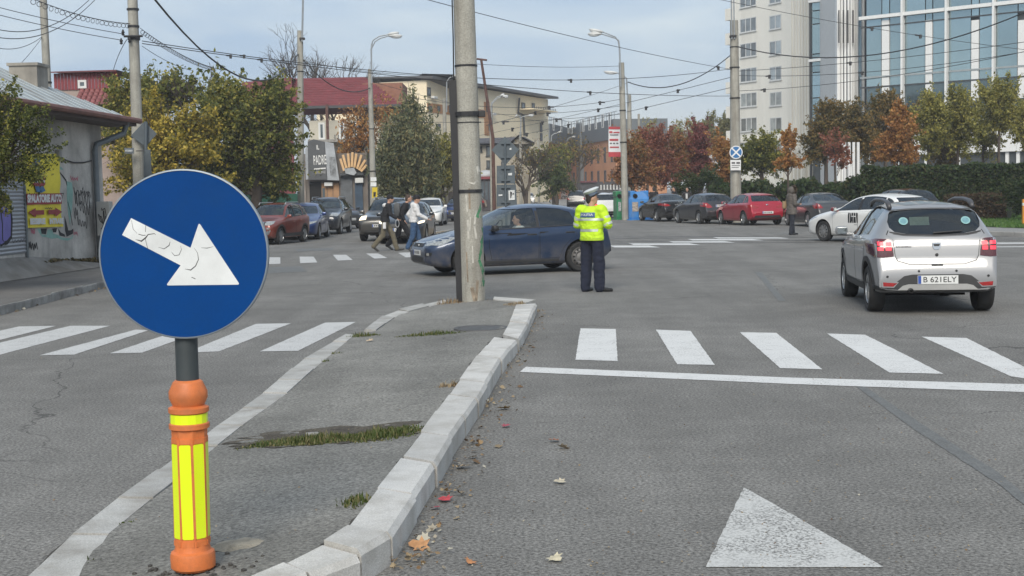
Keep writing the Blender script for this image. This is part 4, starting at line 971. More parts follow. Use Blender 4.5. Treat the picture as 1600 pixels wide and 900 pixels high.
for a, b, e, f_ in [(508, 291, 521, 285), (556, 287, 569, 279)]: MB().bbox((X_(a), -.35, Z_(b)), (X_(e), -.05, Z_(f_)), .03).build('air_conditioner', FRAMEW, s2)
sb = thing('shop_name_board', 'grey slanted board with white lettering above the shop', 'sign board', (c0.x, d - .6, 0)); BGR = mat('board_grey', (.075, .08, .085), .6, var=.2, vs=1.5); BLT = mat('board_light', (.33, .35, .37), .6, var=.3, vs=1.2)
def bpanel(pts, mt, nm, dy, th=.15):
    q = [at(x, y, d) - at(470, 320, d) for x, y in pts]; q = [Vector((p.x, dy, p.z + at(470, 320, d).z)) for p in q]; n = len(q)
    return MB().add(q + [p + Vector((0, th, 0)) for p in q], [tuple(range(n)), tuple(range(n, 2 * n))[::-1]] + [(i, (i + 1) % n, (i + 1) % n + n, i + n) for i in range(n)]).build(nm, mt, sb)
bpanel([(483, 222), (492, 218), (509, 222), (513, 281), (484, 281)], BGR, 'board', 0); bpanel([(509.5, 222), (523, 224), (532, 282), (513.5, 281.5)], BLT, 'side_panel', .02); bpanel([(479, 234), (483, 226), (484, 280), (480, 281)], BLT, 'edge_panel', .03)
bpanel([(516, 245), (526, 246), (527, 276), (518, 275)], mat('board_photo', (.2, .21, .22), .6, var=.8, vs=3), 'photo_print', .0, .01); bpanel([(493, 263.5), (511, 262), (511.2, 264), (493, 265.4)], BWH, 'rule', -.012, .01); bpanel([(494, 268), (511, 266.5), (511.2, 271), (494, 272)], mat('small_print', (.2, .2, .2), .7, var=.5, vs=12), 'small_print', -.012, .01)
def lt(body, px, py, wpx, hpx): 
    p = at(px, py, d); text(body, frame((p.x - c0.x, -.012, p.z), (1, 0, .05), (0, 0, 1)), hpx * d / FPX, BWH, sb, 'lettering', .01, wpx * d / FPX)
lt('IL', 498.5, 231, 4, 7); lt('PADRE', 502, 251, 20, 15)
# wooden fan sign of chips in a paper cone
fr_ = thing('chips_sign', 'wooden shop sign shaped like chips fanned out of a grey cone', 'shop sign', at(549, 270, d - .5)); b = at(549, 270, d - .5); CHIP = mat('chip_wood', (.62, .40, .20), .6, var=.15, vs=4)
for (xa_, ya_, xb_, yb_) in [(538, 267, 532, 248), (542, 264, 536, 242), (546, 262, 544, 240), (550, 261, 551, 238), (554, 262, 557, 240), (558, 264, 565, 242), (561, 266, 571, 250), (564, 268, 573, 258)]:
    p, q = at(xa_, ya_, d - .5) - b, at(xb_, yb_, d - .5) - b; M = frame(p, q - p, (1, 0, 0)); MB().bbox((0, -.075, -.1), ((q - p).length, .075, .1), .02, M=M).build('chip', CHIP, fr_)
q = [at(x, y, d - .6) - b for x, y in [(538, 263), (553, 262), (557, 270), (553, 274), (540, 271)]]; MB().add(q + [p + Vector((0, .3, 0)) for p in q], [(0, 1, 2, 3, 4), (9, 8, 7, 6, 5)] + [(i, (i + 1) % 5, (i + 1) % 5 + 5, i + 5) for i in range(5)]).build('cone', BLT, fr_)
# green fence left of the shop: one board after another
d = 68; fa, fb = at(330, 330, d), at(474, 330, d); fn = thing('green_fence', 'green board fence behind the parked red and blue cars', 'fence', (fa.x, d, 0)); GF = mat('green_fence_mat', (.018, .10, .065), .6, var=.2, vs=1.2)
FH = at(430, 303, d).z; m = MB().box((0, 0, 0), (.232, .04, FH)).mesh('board', GF); nb_ = int((fb.x - fa.x) / .24)
for i in range(nb_): link('board', m, fn, (i * .24, rk.uniform(0, .015), 0))
for z in (.4, FH - .3): MB().box((0, .045, z), (nb_ * .24, .09, z + .08)).build('rail', GF, fn)
# arcaded wall right of the willow
d = 92; a, b = at(598, 310, d), at(722, 310, d); aw = thing('arcade_wall', 'pale garden wall with a row of blind arches behind the parked cars', 'wall', (a.x, d, 0)); PW = mat('pale_wall', (.36, .33, .28), .9, var=.2, vs=.8); AH = at(650, 291, d).z; ln = b.x - a.x
MB().box((0, 0, 0), (ln, .3, AH)).build('wall', PW, aw); MB().box((0, -.12, AH), (ln, .4, AH + .15)).build('coping', mat('coping_brown', (.16, .12, .10), .8), aw)
for i in range(10):
    x = .35 + i * ln / 10; am = MB(); pts = [(-.2, 0), (.2, 0)] + [(.2 * math.cos(t), AH * .62 + .2 * math.sin(t)) for t in np.linspace(0, PI, 8)]; am.prism(pts, frame((x, -.002, .25), (1, 0, 0), (0, 0, 1)), .02); am.build('arch', mat('arch_dark', (.13, .11, .095), .9, var=.2), aw)

# ---- yellow apartment block
PA, PB = at(668, 200, 150), at(857, 200, 186); PA.z = PB.z = 0; u = (PB - PA).normalized(); ln = (PB - PA).length
yb = thing('yellow_apartment_block', 'pale yellow apartment block with an orange stripe and sloping dark roof edge', 'building', PA); YM = frame((0, 0, 0), u, (0, 0, 1)); YEW = mat('yellow_wall', (.84, .73, .53), .9, var=.06, vs=.2); ORW = mat('orange_stripe', (.40, .20, .09), .9, var=.1, vs=.4)
def yx(px):
    t = (px - 800) / FPX; return (t * PA.y - PA.x) / (u.x - t * u.y)
def yz(px, py): p = PA + u * yx(px); return at(px, py, p.y).z
zt = yz(680, 126); MB().box((0, 0, -14), (ln, zt, 0), M=YM).build('wall', YEW, yb)
MB().add([YM @ Vector(q) for q in [(-.5, zt + .1, 1), (ln + 1.5, zt + .1, 1), (ln + 1.5, zt + .9, -14), (-.5, zt + .9, -14), (-.5, zt + .4, 1), (ln + 1.5, zt + .4, 1)]], [(0, 1, 5, 4), (4, 5, 2, 3), (1, 2, 5), (0, 4, 3), (0, 3, 2, 1)]).build('roof_edge', mat('dark_roof_edge', (.08, .08, .085), .6, var=.15), yb)
# gable wing on the left
Lw = at(632, 200, 156); uL = Vector((Lw.x - PA.x, Lw.y - PA.y, 0)); ML = frame((uL.x, uL.y, 0), -uL, (0, 0, 1)); wl = uL.length
MB().add([ML @ Vector(q) for q in [(0, 0, -.01), (wl, 0, -.01), (wl, zt, -.01), (0, zt - 1.0, -.01)]], [(0, 1, 2, 3)]).build('gable_wall', YEW, yb)
MB().add([ML @ Vector(q) for q in [(-.8, zt - 1.1, .5), (wl, zt + .1, .5), (wl, zt + .7, .5), (-.8, zt - .6, .5), (-.8, zt - 1.1, -6), (wl, zt + .1, -6), (wl, zt + .7, -6), (-.8, zt - .6, -6)]], [(0, 1, 2, 3), (3, 2, 6, 7), (0, 4, 5, 1), (0, 3, 7, 4)]).build('roof_edge', MATS['dark_roof_edge'], yb)
za, zb2 = yz(700, 178), yz(700, 164); MB().box((-.0, za, 0), (yx(765), zb2, .06), M=YM).build('orange_band', ORW, yb)
MB().box((yx(762), yz(770, 212), 0), (yx(773), yz(770, 160), .05), M=YM).build('orange_band', ORW, yb)
wn = [(674, 149.5, 679, 136), (675, 175, 680, 165), (689, 173, 693, 165), (707, 176, 711, 164), (765, 175, 772, 161), (768, 204, 773, 193), (689, 200, 693, 193), (820, 171, 825, 160), (836, 171, 840, 161), (848, 206, 851, 192), (848, 220, 851, 208)]
for a, b, e, f_ in wn: window(yb, YM @ Matrix.Translation((0, 0, .062)), yx(a), yz(a, b), yx(e), yz(a, f_), .18, 1, fm=FRAMED, sill=False)
MB().box((yx(817), yz(830, 173), 0), (yx(855), yz(830, 171.5), 2.0), M=YM).build('balcony_slab', YEW, yb)
for i in range(14): MB().box((yx(817) + i * (yx(855) - yx(817)) / 14, yz(830, 171.5), 1.85), (yx(817) + i * (yx(855) - yx(817)) / 14 + .08, yz(830, 168), 1.93), M=YM).build('railing_bar', FRAMED, yb)
MB().tube([YM @ Vector(q) for q in [(yx(814), yz(814, 153), .3), (yx(813), yz(813, 176), .2), (yx(821), yz(821, 180), .2), (yx(822), yz(822, 212), .2)]], .15, 6).build('downpipe', FRAMED, yb)
for a, b in [(679, 152), (771, 178)]: MB().bbox((yx(a), yz(a, b + 2), .05), (yx(a) + 1.0, yz(a, b - 2), .5), .05, M=YM).build('air_conditioner', FRAMEW, yb)
# ---- house with grey hipped roof
d = 122; c0 = at(745, 300, d); gh = thing('grey_roofed_house', 'pale house with grey gabled roof behind the diamond sign', 'house', (c0.x, d, 0)); X_ = lambda px: at(px, 260, d).x - c0.x; Z_ = lambda py, px=790: at(px, py, d).z
MB().box((X_(748), 0, 0), (X_(828), 10, Z_(226))).build('wall', mat('house_beige', (.40, .36, .29), .9, var=.15, vs=.5), gh)
GRR = mat('grey_roof', (.07, .065, .07), .7, var=.25, vs=1.5, bump=.6, bs=8)
MB().add([(X_(740), -.8, Z_(224)), (X_(836), -.8, Z_(224)), (X_(822), 5, Z_(211)), (X_(735), 5, Z_(212)), (X_(836), 10, Z_(224)), (X_(740), 10, Z_(224))], [(0, 1, 2, 3), (1, 4, 2), (4, 5, 3, 2), (5, 0, 3)]).build('roof', GRR, gh)
MB().add([(X_(795), -1.5, Z_(226)), (X_(811), -1.5, Z_(212)), (X_(836), -1.5, Z_(226)), (X_(811), 4, Z_(212)), (X_(795), 4, Z_(226)), (X_(836), 4, Z_(226))], [(0, 1, 3, 4), (1, 2, 5, 3)]).build('dormer_roof', GRR, gh)
MB().add([(X_(799), -1.0, Z_(226)), (X_(832), -1.0, Z_(226)), (X_(811), -1.0, Z_(215))], [(0, 1, 2)]).build('gable', mat('gable_beige', (.34, .31, .26), .9), gh)
for a, b, e, f_ in [(751, 236, 754, 228), (760, 243, 768, 227), (760, 262, 766, 250), (806, 248, 812, 235), (820, 248, 825, 236), (783, 262, 789, 252), (806, 275, 812, 262)]: window(gh, frame((0, -.002, 0), (1, 0, 0), (0, 0, 1)), X_(a), Z_(b), X_(e), Z_(f_), .12, 1, fm=FRAMED)
d = 118; c1 = at(752, 275, d); kk = thing('street_kiosk', 'dark kiosk with red fascia behind the black hatchback', 'kiosk', (c1.x, d, 0)); X2 = lambda px: at(px, 290, d).x - c1.x; Z2 = lambda py: at(760, py, d).z
MB().bbox((X2(748), 0, 0), (X2(770), 3, Z2(281)), .05).build('body', mat('kiosk_dark', (.05, .045, .05), .5, var=.2), kk); MB().box((X2(747), -.2, Z2(280)), (X2(771), 3.1, Z2(276))).build('fascia', mat('kiosk_red', (.22, .04, .05), .5), kk); MB().ell((X2(759), 1.5, Z2(274)), (.75, 1.4, .5)).build('roof_dome', mat('kiosk_grey', (.45, .46, .47), .5), kk, True)
for a, b in [(752, 756), (758, 762), (764, 768)]: MB().box((X2(a), -.05, Z2(312)), (X2(b), -.002, Z2(284))).build('pane', WGLASS, kk)
# ---- grey and orange building in the distance
PA, PB = at(857, 230, 215), at(892, 230, 235); PC = at(962, 230, 205)
ob = thing('grey_orange_building', 'distant building, grey cladding above orange walls', 'building', (PB.x, PB.y, 0)); GRC = mat('grey_cladding', (.13, .145, .155), .7, var=.08, vs=.3); ORB = mat('orange_wall', (.52, .25, .13), .9, var=.1, vs=.3)
for (P, Q) in ((PA, PB), (PB, PC)):
    uu = Vector((Q.x - P.x, Q.y - P.y, 0)); M = frame((P.x - PB.x, P.y - PB.y, 0), uu, (0, 0, 1)); L_ = uu.length; z1, z2 = at(895, 227, 230).z, at(895, 199, 230).z
    MB().box((0, 0, -8), (L_, z1, 0), M=M).build('orange_wall', ORB, ob); MB().box((-.1, z1, -8.2), (L_ + .1, z2, .3), M=M).build('grey_wall', GRC, ob)
    nw = 3 if P is PA else 7
    for i in range(nw):
        for (zz, hh, fm) in [(z1 + 2.0, 2.2, FRAMEW), (z1 - 3.4, 2.4, FRAMED), (z1 - 7.0, 2.4, FRAMED), (z1 - 10.5, 2.4, FRAMED)]:
            if zz < .5 or P is PA and zz < z1: continue
            x0 = L_ * (i + .35) / nw; window(ob, M @ Matrix.Translation((0, 0, .31 if zz > z1 else .01)), x0, zz, x0 + 1.2, zz + hh, .15, 1, fm=fm, sill=False)
    for i in range(int(L_ / 1.6)): MB().tube([M @ Vector((i * 1.6, z2, -.3)), M @ Vector((i * 1.6, z2 + 1.2, -.3))], .05, 4).build('railing_post', STEEL, ob)
    MB().tube([M @ Vector((0, z2 + 1.2, -.3)), M @ Vector((L_, z2 + 1.2, -.3))], .06, 4).build('railing', STEEL, ob)
M = frame((0, 0, 0), PC - PB, (0, 0, 1)); MB().box((6.5, 0, 0), (9.5, z2 + .5, .6), M=frame((0, 0, 0), Vector((PC.x - PB.x, PC.y - PB.y, 0)), (0, 0, 1))).build('grey_wall', GRC, ob)
lo = thing('low_dark_building', 'long low dark building with white window strips before the orange one', 'building', at(905, 300, 185)); b = at(905, 300, 185); lo.location.z = 0; DKB = mat('dark_low', (.05, .05, .055), .7, var=.15)
MB().box((at(907, 290, 185).x - b.x, 0, 0), (at(972, 290, 185).x - b.x, 8, at(930, 284, 185).z)).build('wall', DKB, lo); MB().box((at(907, 290, 185).x - b.x, -.3, at(930, 285, 185).z), (at(932, 290, 185).x - b.x, 3, at(930, 282.5, 185).z)).build('red_roof', mat('dark_red_canopy', (.12, .03, .04), .6), lo)
for i in range(7): window(lo, frame((0, -.002, 0), (1, 0, 0), (0, 0, 1)), at(938 + i * 5, 290, 185).x - b.x, at(930, 296, 185).z, at(940 + i * 5, 290, 185).x - b.x, at(930, 289, 185).z, .1, 1)

# ---- white hotel
PA, PB = at(1143, 200, 152), at(1275, 200, 140); PA.z = PB.z = 0; u = (PB - PA).normalized(); ln = (PB - PA).length
ht = thing('white_hotel', 'tall white hotel with two columns of windows and small balconies', 'building', PA); TM = frame((0, 0, 0), u, (0, 0, 1)); HW = mat('hotel_white', (.82, .80, .73), .85, var=.05, vs=.15, streak=((.5, .48, .42), .4, .6)); 
def tx(px, P=PA, uu=u):
    t = (px - 800) / FPX; return (t * P.y - P.x) / (uu.x - t * uu.y)
def tz(px, py, P=PA, uu=u): p = P + uu * tx(px, P, uu); return at(px, py, p.y).z
MB().box((0, 0, -18), (ln, 42, 0), M=TM).build('wall', HW, ht)
hglass = bmat_glass('hotel_glass', (.32, .35, .36), .35, .12, .35, .8, .55)
fl = tz(1174, 79) - tz(1174, 118)
for kf in range(-6, 4):
    dz = kf * fl; z0 = tz(1174, 104) + dz
    if z0 < 2: continue
    window(ht, TM @ Matrix.Translation((0, 0, .0)), tx(1160.5), tz(1160, 91) + dz, tx(1186), tz(1160, 69) + dz, .10, 3, FRAMEW, hglass, .05); window(ht, TM, tx(1206), tz(1206, 87) + dz, tx(1224.5), tz(1206, 65) + dz, .10, 2, FRAMEW, hglass, .05)
    MB().box((-1.05, tz(1143, 69.5) + dz, -2.2), (-.02, tz(1143, 51.5) + dz, -.05), M=TM).build('balcony', HW, ht); MB().box((-1.0, tz(1143, 51.5) + dz, -2.0), (-.05, tz(1143, 31) + dz, -1.9), M=TM).build('balcony_door', WGLASS, ht)
for i in range(8): MB().box((tx(1240 + i * 4.4), 0, .0), (tx(1241.2 + i * 4.4), 42, .12), M=TM).build('pilaster', HW, ht)
MB().box((tx(1143), tz(1150, 224), .0), (tx(1235), tz(1150, 219), .25), M=TM).build('cornice', HW, ht)
for i in range(6): MB().box((tx(1232 + i * 6), 0, .3), (tx(1234.5 + i * 6), tz(1250, 232), .8), M=TM).build('porch_column', HW, ht)
# ---- glass office building
PA, PB = at(1348, 200, 116), at(1640, 200, 105.5); PA.z = PB.z = 0; u = (PB - PA).normalized(); ln = (PB - PA).length
gb = thing('glass_office', 'office building with blue glass facade, white fins and vertical white piers', 'building', PA); GM = frame((0, 0, 0), u, (0, 0, 1))
GLB = bmat_glass('facade_glass', (.33, .44, .475), .85, .035, .06, .3); GLK = bmat_glass('facade_glass_dark', (.12, .17, .19), .6, .05, .2, .5); WFIN = mat('white_fin', (.72, .73, .72), .6, var=.04); 
gx = lambda px: tx(px, PA, u); gz = lambda px, py: tz(px, py, PA, u)
MB().box((.3, 0, -15), (ln, 44, -.25), M=GM).build('core', mat('office_core', (.05, .06, .065), .6), gb)
rows = [gz(1480, 8 - 170), gz(1480, 8 - 80), gz(1480, 15), gz(1480, 30), gz(1480, 112), gz(1480, 128), gz(1480, 165), gz(1480, 192), gz(1480, 205)]
cols = [1355, 1379.5, 1391.5, 1412, 1415, 1447, 1458, 1480, 1483, 1518, 1530, 1553, 1556, 1590, 1602, 1640]
rr = random.Random(9)
for ci in range(len(cols) - 1):
    a, b = gx(cols[ci]), gx(cols[ci + 1]); wpx = cols[ci + 1] - cols[ci]
    if wpx < 4:                         # projecting white mullion
        MB().box((a, gz(1480, 240), -.05), (b, 44, .45), M=GM).build('mullion', WFIN, gb); continue
    if 10 < wpx < 13:                   # white pier between the spandrels
        MB().box((a + .02, gz(1480, 160), -.2), (b - .02, gz(cols[ci], 32), .06), M=GM).build('pier', WFIN, gb)
        for z0, z1 in [(rows[3], rows[2]), (rows[2], rows[1]), (rows[1], rows[0]), (rows[6], rows[5])]: MB().box((a + .04, z0 + .04, -.15), (b - .04, z1 - .04, 0), M=GM).build('pane', GLB, gb)
        continue
    for ri in range(len(rows) - 1):
        z1, z0 = rows[ri], rows[ri + 1]; tilt = rr.uniform(-.004, .004)
        Mq = GM @ Matrix.Translation((a, 0, tilt)) @ Matrix.Rotation(rr.uniform(-.006, .006), 4, 'Y')
        MB().box((.05, z0 + .05, -.12), (b - a - .05, z1 - .05, 0), M=Mq).build('pane', GLB if ri < 5 else GLK, gb)
for zb_, hh, mt_, dp in [(rows[2], .28, WFIN, .35), (rows[3], .10, FRAMED, .08), (rows[4], .14, mat('facade_grey', (.3, .33, .34), .5), .1), (rows[5], .12, FRAMED, .09), (rows[7], .35, WFIN, .4), (rows[1], .2, WFIN, .3)]: MB().box((-.2, zb_ - hh / 2, -.05), (ln, zb_ + hh / 2, dp), M=GM).build('horizontal_band', mt_, gb)
MB().box((-.2, gz(1480, 240), -1.2), (ln, gz(1480, 207), .1), M=GM).build('white_fascia', WFIN, gb)
for i in range(18): MB().box((gx(1352 + i * 16), .2, -1.0), (gx(1352 + i * 16 + 14.5), gz(1480, 241), -.85), M=GM).build('ground_pane', GLK, gb)
for px in (1357, 1400, 1445, 1495, 1571, 1588): MB().box((gx(px), 0, -.6), (gx(px + 5), gz(1480, 208), -.1), M=GM).build('column', WFIN, gb)
# rounded white corner and fin block
for i in range(11):
    px = 1308 + i * 3.9; p = at(px, 200, 118.5); c = Vector((p.x - PA.x, p.y - PA.y + .35 * math.sin(i), 0)); MB().box((-.075, -.35, 2), (.075, .35, 44), M=Matrix.Translation(c)).build('fin', WFIN, gb)
p0, p1 = at(1306, 200, 119.2), at(1350, 200, 119.2); MB().box((p0.x - PA.x, p0.y - PA.y, 0), (p1.x - PA.x, p0.y - PA.y + 6, 44)).build('fin_wall', mat('fin_wall_white', (.6, .61, .60), .7, var=.05), gb)
cpts = [(gx(1348) + .5 * math.sin(t), .5 * math.cos(t) - .5) for t in np.linspace(-PI / 2, 0, 5)]
for i in range(4):
    a, b = cpts[i], cpts[i + 1]; q = [GM @ Vector((x, z, y)) for (x, y) in (a, b) for z in (gz(1480, 200), 44)]; MB().add(q, [(0, 2, 3, 1)]).build('corner_pane', GLK, gb)
for px in (1311, 1318, 1325, 1333): 
    pp = at(px, 45, 117.6); MB().box((pp.x - PA.x - .05, pp.y - PA.y, pp.z - 1.2), (pp.x - PA.x + .05, pp.y - PA.y + .1, pp.z + 1.6)).build('vent_slot', BLACK, gb)
# recessed glass tower between the two
PT, PU = at(1268, 200, 126), at(1308, 200, 124); uu = (PU - PT); uu.z = 0; Mt = frame((PT.x - PA.x, PT.y - PA.y, 0), uu, (0, 0, 1)); L_ = uu.length
MB().box((0, 0, -6), (L_, 44, -.2), M=Mt).build('core', MATS['office_core'], gb)
yr = [-120, -60, 0, 15, 36, 83, 92, 112, 152, 170, 240]
for i in range(len(yr) - 1):
    z1, z0 = at(1288, yr[i], 125).z, at(1288, yr[i + 1], 125).z
    for (a, b, mt_) in [(.04, L_ * .64, GLB), (L_ * .66, L_ * .80, WFIN if i % 2 else GLB), (L_ * .82, L_ - .04, GLB)]: MB().box((a, z0 + .05, -.12), (b, z1 - .05, .0), M=Mt).build('pane' if mt_ is GLB else 'white_panel', mt_, gb)
for y in (93, 0): z = at(1288, y, 125).z; MB().box((-.1, z - .12, -.1), (L_, z + .12, .3), M=Mt).build('horizontal_band', WFIN, gb)
MB().box((-.12, 0, -.1), (.03, 44, .15), M=Mt).build('corner_post', FRAMED, gb)
# ---- totem, hoarding, containers
d = 96; b = at(1121, 300, d); b.z = 0; tt = thing('totem_sign', 'pale green and white totem board behind the parked cars', 'sign board', b); q = lambda x, y, dy=0: at(x, y, d) - b + Vector((0, dy, 0))
def tp(pts, mt, nm, dy=0, th=.2):
    v = [q(x, y, dy) for x, y in pts]; n = len(v); return MB().add(v + [p + Vector((0, th, 0)) for p in v], [tuple(range(n)), tuple(range(n, 2 * n))[::-1]] + [(i, (i + 1) % n, (i + 1) % n + n, i + n) for i in range(n)]).build(nm, mt, tt)
MINT = mat('totem_mint', (.46, .58, .53), .6, var=.08); tp([(1108, 242), (1129, 243), (1129, 261), (1108, 261)], MATS['sign_white_plain'], 'upper_panel'); tp([(1108, 261.5), (1131, 261.5), (1131, 330), (1109, 330)], MINT, 'lower_panel')
for k_, pts in enumerate([[(1113, 243.5), (1118, 243.5), (1118, 246), (1113, 246)], [(1111, 247), (1128, 247.5), (1128, 252), (1111, 251.5)], [(1112, 264), (1126, 264), (1126, 266), (1112, 266)], [(1112, 270), (1128, 270), (1128, 271), (1112, 271)], [(1112, 275), (1124, 275), (1124, 276), (1112, 276)]]): tp(pts, SMUDGE if k_ < 2 else MATS['sign_white_plain'], 'print', -.015, .01)
d = 77; b = at(960, 240, d); tt = thing('hoarding', 'small white hoarding with red bands fixed high by the lamp pole', 'hoarding', b)
tp([(951, 198), (970, 198), (970, 238), (951, 238)], MATS['sign_white_plain'], 'panel'); RB = mat('hoarding_red', (.45, .05, .06), .6, var=.1); tp([(951, 198), (970, 198), (970, 202), (951, 202)], RB, 'red_band', -.02, .015); tp([(951, 237.5), (970, 237.5), (970, 245), (951, 245)], RB, 'red_band', -.02, .22)
for i, (x0, x1, y0, y1) in enumerate([(952, 957, 205, 208), (958.5, 968, 206, 208), (953, 966, 210, 211.5), (952.5, 966, 217, 220), (953, 956, 223, 225), (958, 961, 223, 225), (963, 966, 223, 225), (953, 967, 229, 231)]): tp([(x0, y0), (x1, y0), (x1, y1), (x0, y1)], RB if i in (0, 1, 3, 7) else SMUDGE, 'print', -.02, .015)
def bell_container(label, px, py, w_, h_, col, dark):
    p = g(px, py); r = thing('recycling_container', label, 'container', (p.x, p.y, 0), .15, 'recycling containers'); m = MB(); W2 = w_ / 2; D2 = .55; rings = []
    for z, s in [(.05, .97), (.15, 1.0), (h_ * .62, 1.0), (h_ * .72, .97), (h_ * .93, .70), (h_ * .97, .66)]:
        rx, ry = W2 * s, D2 * s; c = .12; rings.append([(-rx + c, -ry, z), (rx - c, -ry, z), (rx, -ry + c, z), (rx, ry - c, z), (rx - c, ry, z), (-rx + c, ry, z), (-rx, ry - c, z), (-rx, -ry + c, z)])
    m.loft(rings); cm = mat(label[:6] + '_plastic', col, .45, var=.1, vs=2, dirt=((.2, .2, .2), .3, 3)); m.build('shell', cm, r)
    for sx in (-.62, .62): MB().bbox((W2 * sx - .14, -.40, h_ * .80), (W2 * sx + .14, .40, h_), .04).build('lifting_post', cm, r)
    MB().lathe([(.13, 0), (.14, .03), (.10, .03), (.10, .0)], 16, frame((-W2 * .45, -D2 * .9, h_ * .82), (1, 0, 0), (0, .5, 1)), 0, True).build('opening', WELL, r)
    MB().box((-W2 - .1, -D2 - .1, 0), (W2 + .1, D2 + .1, .06)).build('foot', cm, r); MB().box((-W2 * .75, -D2 - .02, h_ * .30), (-W2 * .2, -D2 - .006, h_ * .62)).build('poster', mat('bin_poster_' + label[:5], (.35, .30, .26) if dark else (.5, .52, .5), .7, var=.6, vs=9), r)
    MB().box((W2 * .0, -D2 - .02, h_ * .12), (W2 * .85, -D2 - .006, h_ * .55)).build('ribbed_panel', cm, r)
bell_container('blue plastic recycling container with slanted shoulders', 997, 343.5, 1.22, 1.62, (.035, .20, .52), True)
bell_container('green plastic recycling container left of the blue one', 968.5, 343, .55, 1.62, (.03, .22, .09), False)

# ---- blocks across the side street, outside the picture to the left; the office glass mirrors them
for i, (x, y, w_, d_, h_, col) in enumerate([(-72, 62, 16, 22, 15, (.20, .19, .18)), (-66, 92, 14, 16, 12, (.30, .26, .22)), (-78, 30, 14, 24, 14, (.24, .23, .23))]):
    bk = thing('apartment_block', ['tall grey block left of the picture, mirrored in the office glass', 'lower brown block left of the picture behind the tall one', 'grey block left of the picture nearest the street'][i], 'building', (x, y, 0)); MB().box((-w_ / 2, -d_ / 2, 0), (w_ / 2, d_ / 2, h_)).build('wall', mat('block_wall_%d' % i, col, .9, var=.15, vs=.3), bk); MB().box((-w_ / 2 - .4, -d_ / 2 - .4, h_), (w_ / 2 + .4, d_ / 2 + .4, h_ + .6)).build('roof', FRAMED, bk)
    M = frame((w_ / 2 + .002, -d_ / 2, 0), (0, 1, 0), (0, 0, 1))
    for fl_ in range(int(h_ / 3)):
        for k_ in range(int(d_ / 3.4)): window(bk, M, 1 + k_ * 3.4, 1 + fl_ * 3, 2.6 + k_ * 3.4, 2.5 + fl_ * 3, .1, 2, sill=False)
# ------------------------------------------------------------------ right-hand verge
sr = struct('sidewalk')
ko = [g(x, y, .14) for x, y in [(930, 334), (1100, 338), (1226, 342.5), (1400, 351), (1525, 360.5), (1760, 369)]]
kerb(ko, [p + Vector((.05, .3, 0)) for p in ko], 1.6, sr, mat('kerb_pale', (.33, .32, .30), .9, var=.2, vs=1.5), cham=.02)
sheet('walkway', [p + Vector((.05, .3, -.012)) for p in ko] + [Vector((120, 52, .128)), Vector((120, 250, .128)), Vector((ko[0].x - 4, 250, .128))], mat('paving_pale', (.24, .235, .225), .9, var=.15, vs=.5, fine=.1, fs=20), sr)
lawn_px = [(1490, 348.5), (1545, 354), (1760, 361), (1760, 334), (1500, 332)]
sheet('lawn', [g(x, y, .15) for x, y in lawn_px], mat('lawn_green', (.055, .11, .028), .9, var=.25, vs=1.5))
rr = np.random.default_rng(6); v = []; f = []
for i in range(5000):
    px, py = rr.uniform(1495, 1640), rr.uniform(333, 356)
    if py > 348.5 + (px - 1490) * .1: continue
    p = g(px, py, .15); n = len(v); a = rr.uniform(0, 6.3); h = rr.uniform(.05, .13); w_ = .03; dx, dy = math.cos(a), math.sin(a)
    v += [(p.x - dx * w_, p.y - dy * w_, .15), (p.x + dx * w_, p.y + dy * w_, .15), (p.x + dy * h * .4, p.y + dx * h * .4, .15 + h)]; f.append((n, n + 1, n + 2))
tag(MB().add(v, f).build('grass', leafmat('lawn_blades', [(.05, .12, .02), (.09, .17, .04), (.13, .20, .06)], .3), None, fixn=False), 'bright green lawn grass on the right', 'grass', kind='stuff')
# far-side island behind the crossing pedestrians
fi = struct('far_island'); P = [g(x, y, .12) for x, y in [(655, 366), (690, 360), (730, 357), (800, 362), (820, 372), (760, 378), (690, 374)]]
kerb(P + [P[0]], [p + (sum(P, Vector()) / 7 - p).normalized() * .25 for p in P + [P[0]]], 1.2, fi, GRANITE, cham=.02)
sheet('island_soil', [p + (sum(P, Vector()) / 7 - p).normalized() * .25 + Vector((0, 0, -.01)) for p in P], mat('dry_soil', (.20, .155, .10), .95, var=.3, vs=2, fine=.3, fs=20), fi)

# ------------------------------------------------------------------ trees
BARK = mat('bark_brown', (.075, .06, .048), .95, var=.3, vs=4, bump=.6, bs=25); BARKG = mat('bark_grey', (.13, .12, .105), .95, var=.3, vs=4, bump=.6, bs=25)
def mesh_np(name, V, Fc, material, smooth=False):
    me = bpy.data.meshes.new(name); me.vertices.add(len(V)); me.vertices.foreach_set('co', np.asarray(V, np.float32).ravel())
    Fc = np.asarray(Fc, np.int32); k = Fc.shape[1]; me.loops.add(Fc.size); me.loops.foreach_set('vertex_index', Fc.ravel()); me.polygons.add(len(Fc)); me.polygons.foreach_set('loop_start', np.arange(0, Fc.size, k, dtype=np.int32))
    me.update(calc_edges=True); me.materials.append(material)
    if smooth: me.polygons.foreach_set('use_smooth', [True] * len(me.polygons))
    return me
def leaves(C, size, r, elong=1.7, vert=0.0):
    """rhombic leaf quads, slightly folded, at centres C"""
    n = len(C); a = r.normal(size=(n, 3)); a[:, 2] -= vert * 2; a /= np.linalg.norm(a, axis=1)[:, None]; b = r.normal(size=(n, 3)); b -= (b * a).sum(1)[:, None] * a; b /= np.linalg.norm(b, axis=1)[:, None]
    s = size * r.uniform(.6, 1.35, (n, 1)); L_ = a * s * elong * .5; Wd = b * s * .5; c = np.cross(a, b) * s * .12
    V = np.stack([C - L_, C + Wd + c, C + L_, C - Wd + c], 1).reshape(-1, 3); F_ = np.arange(4 * n).reshape(n, 4); return V, F_
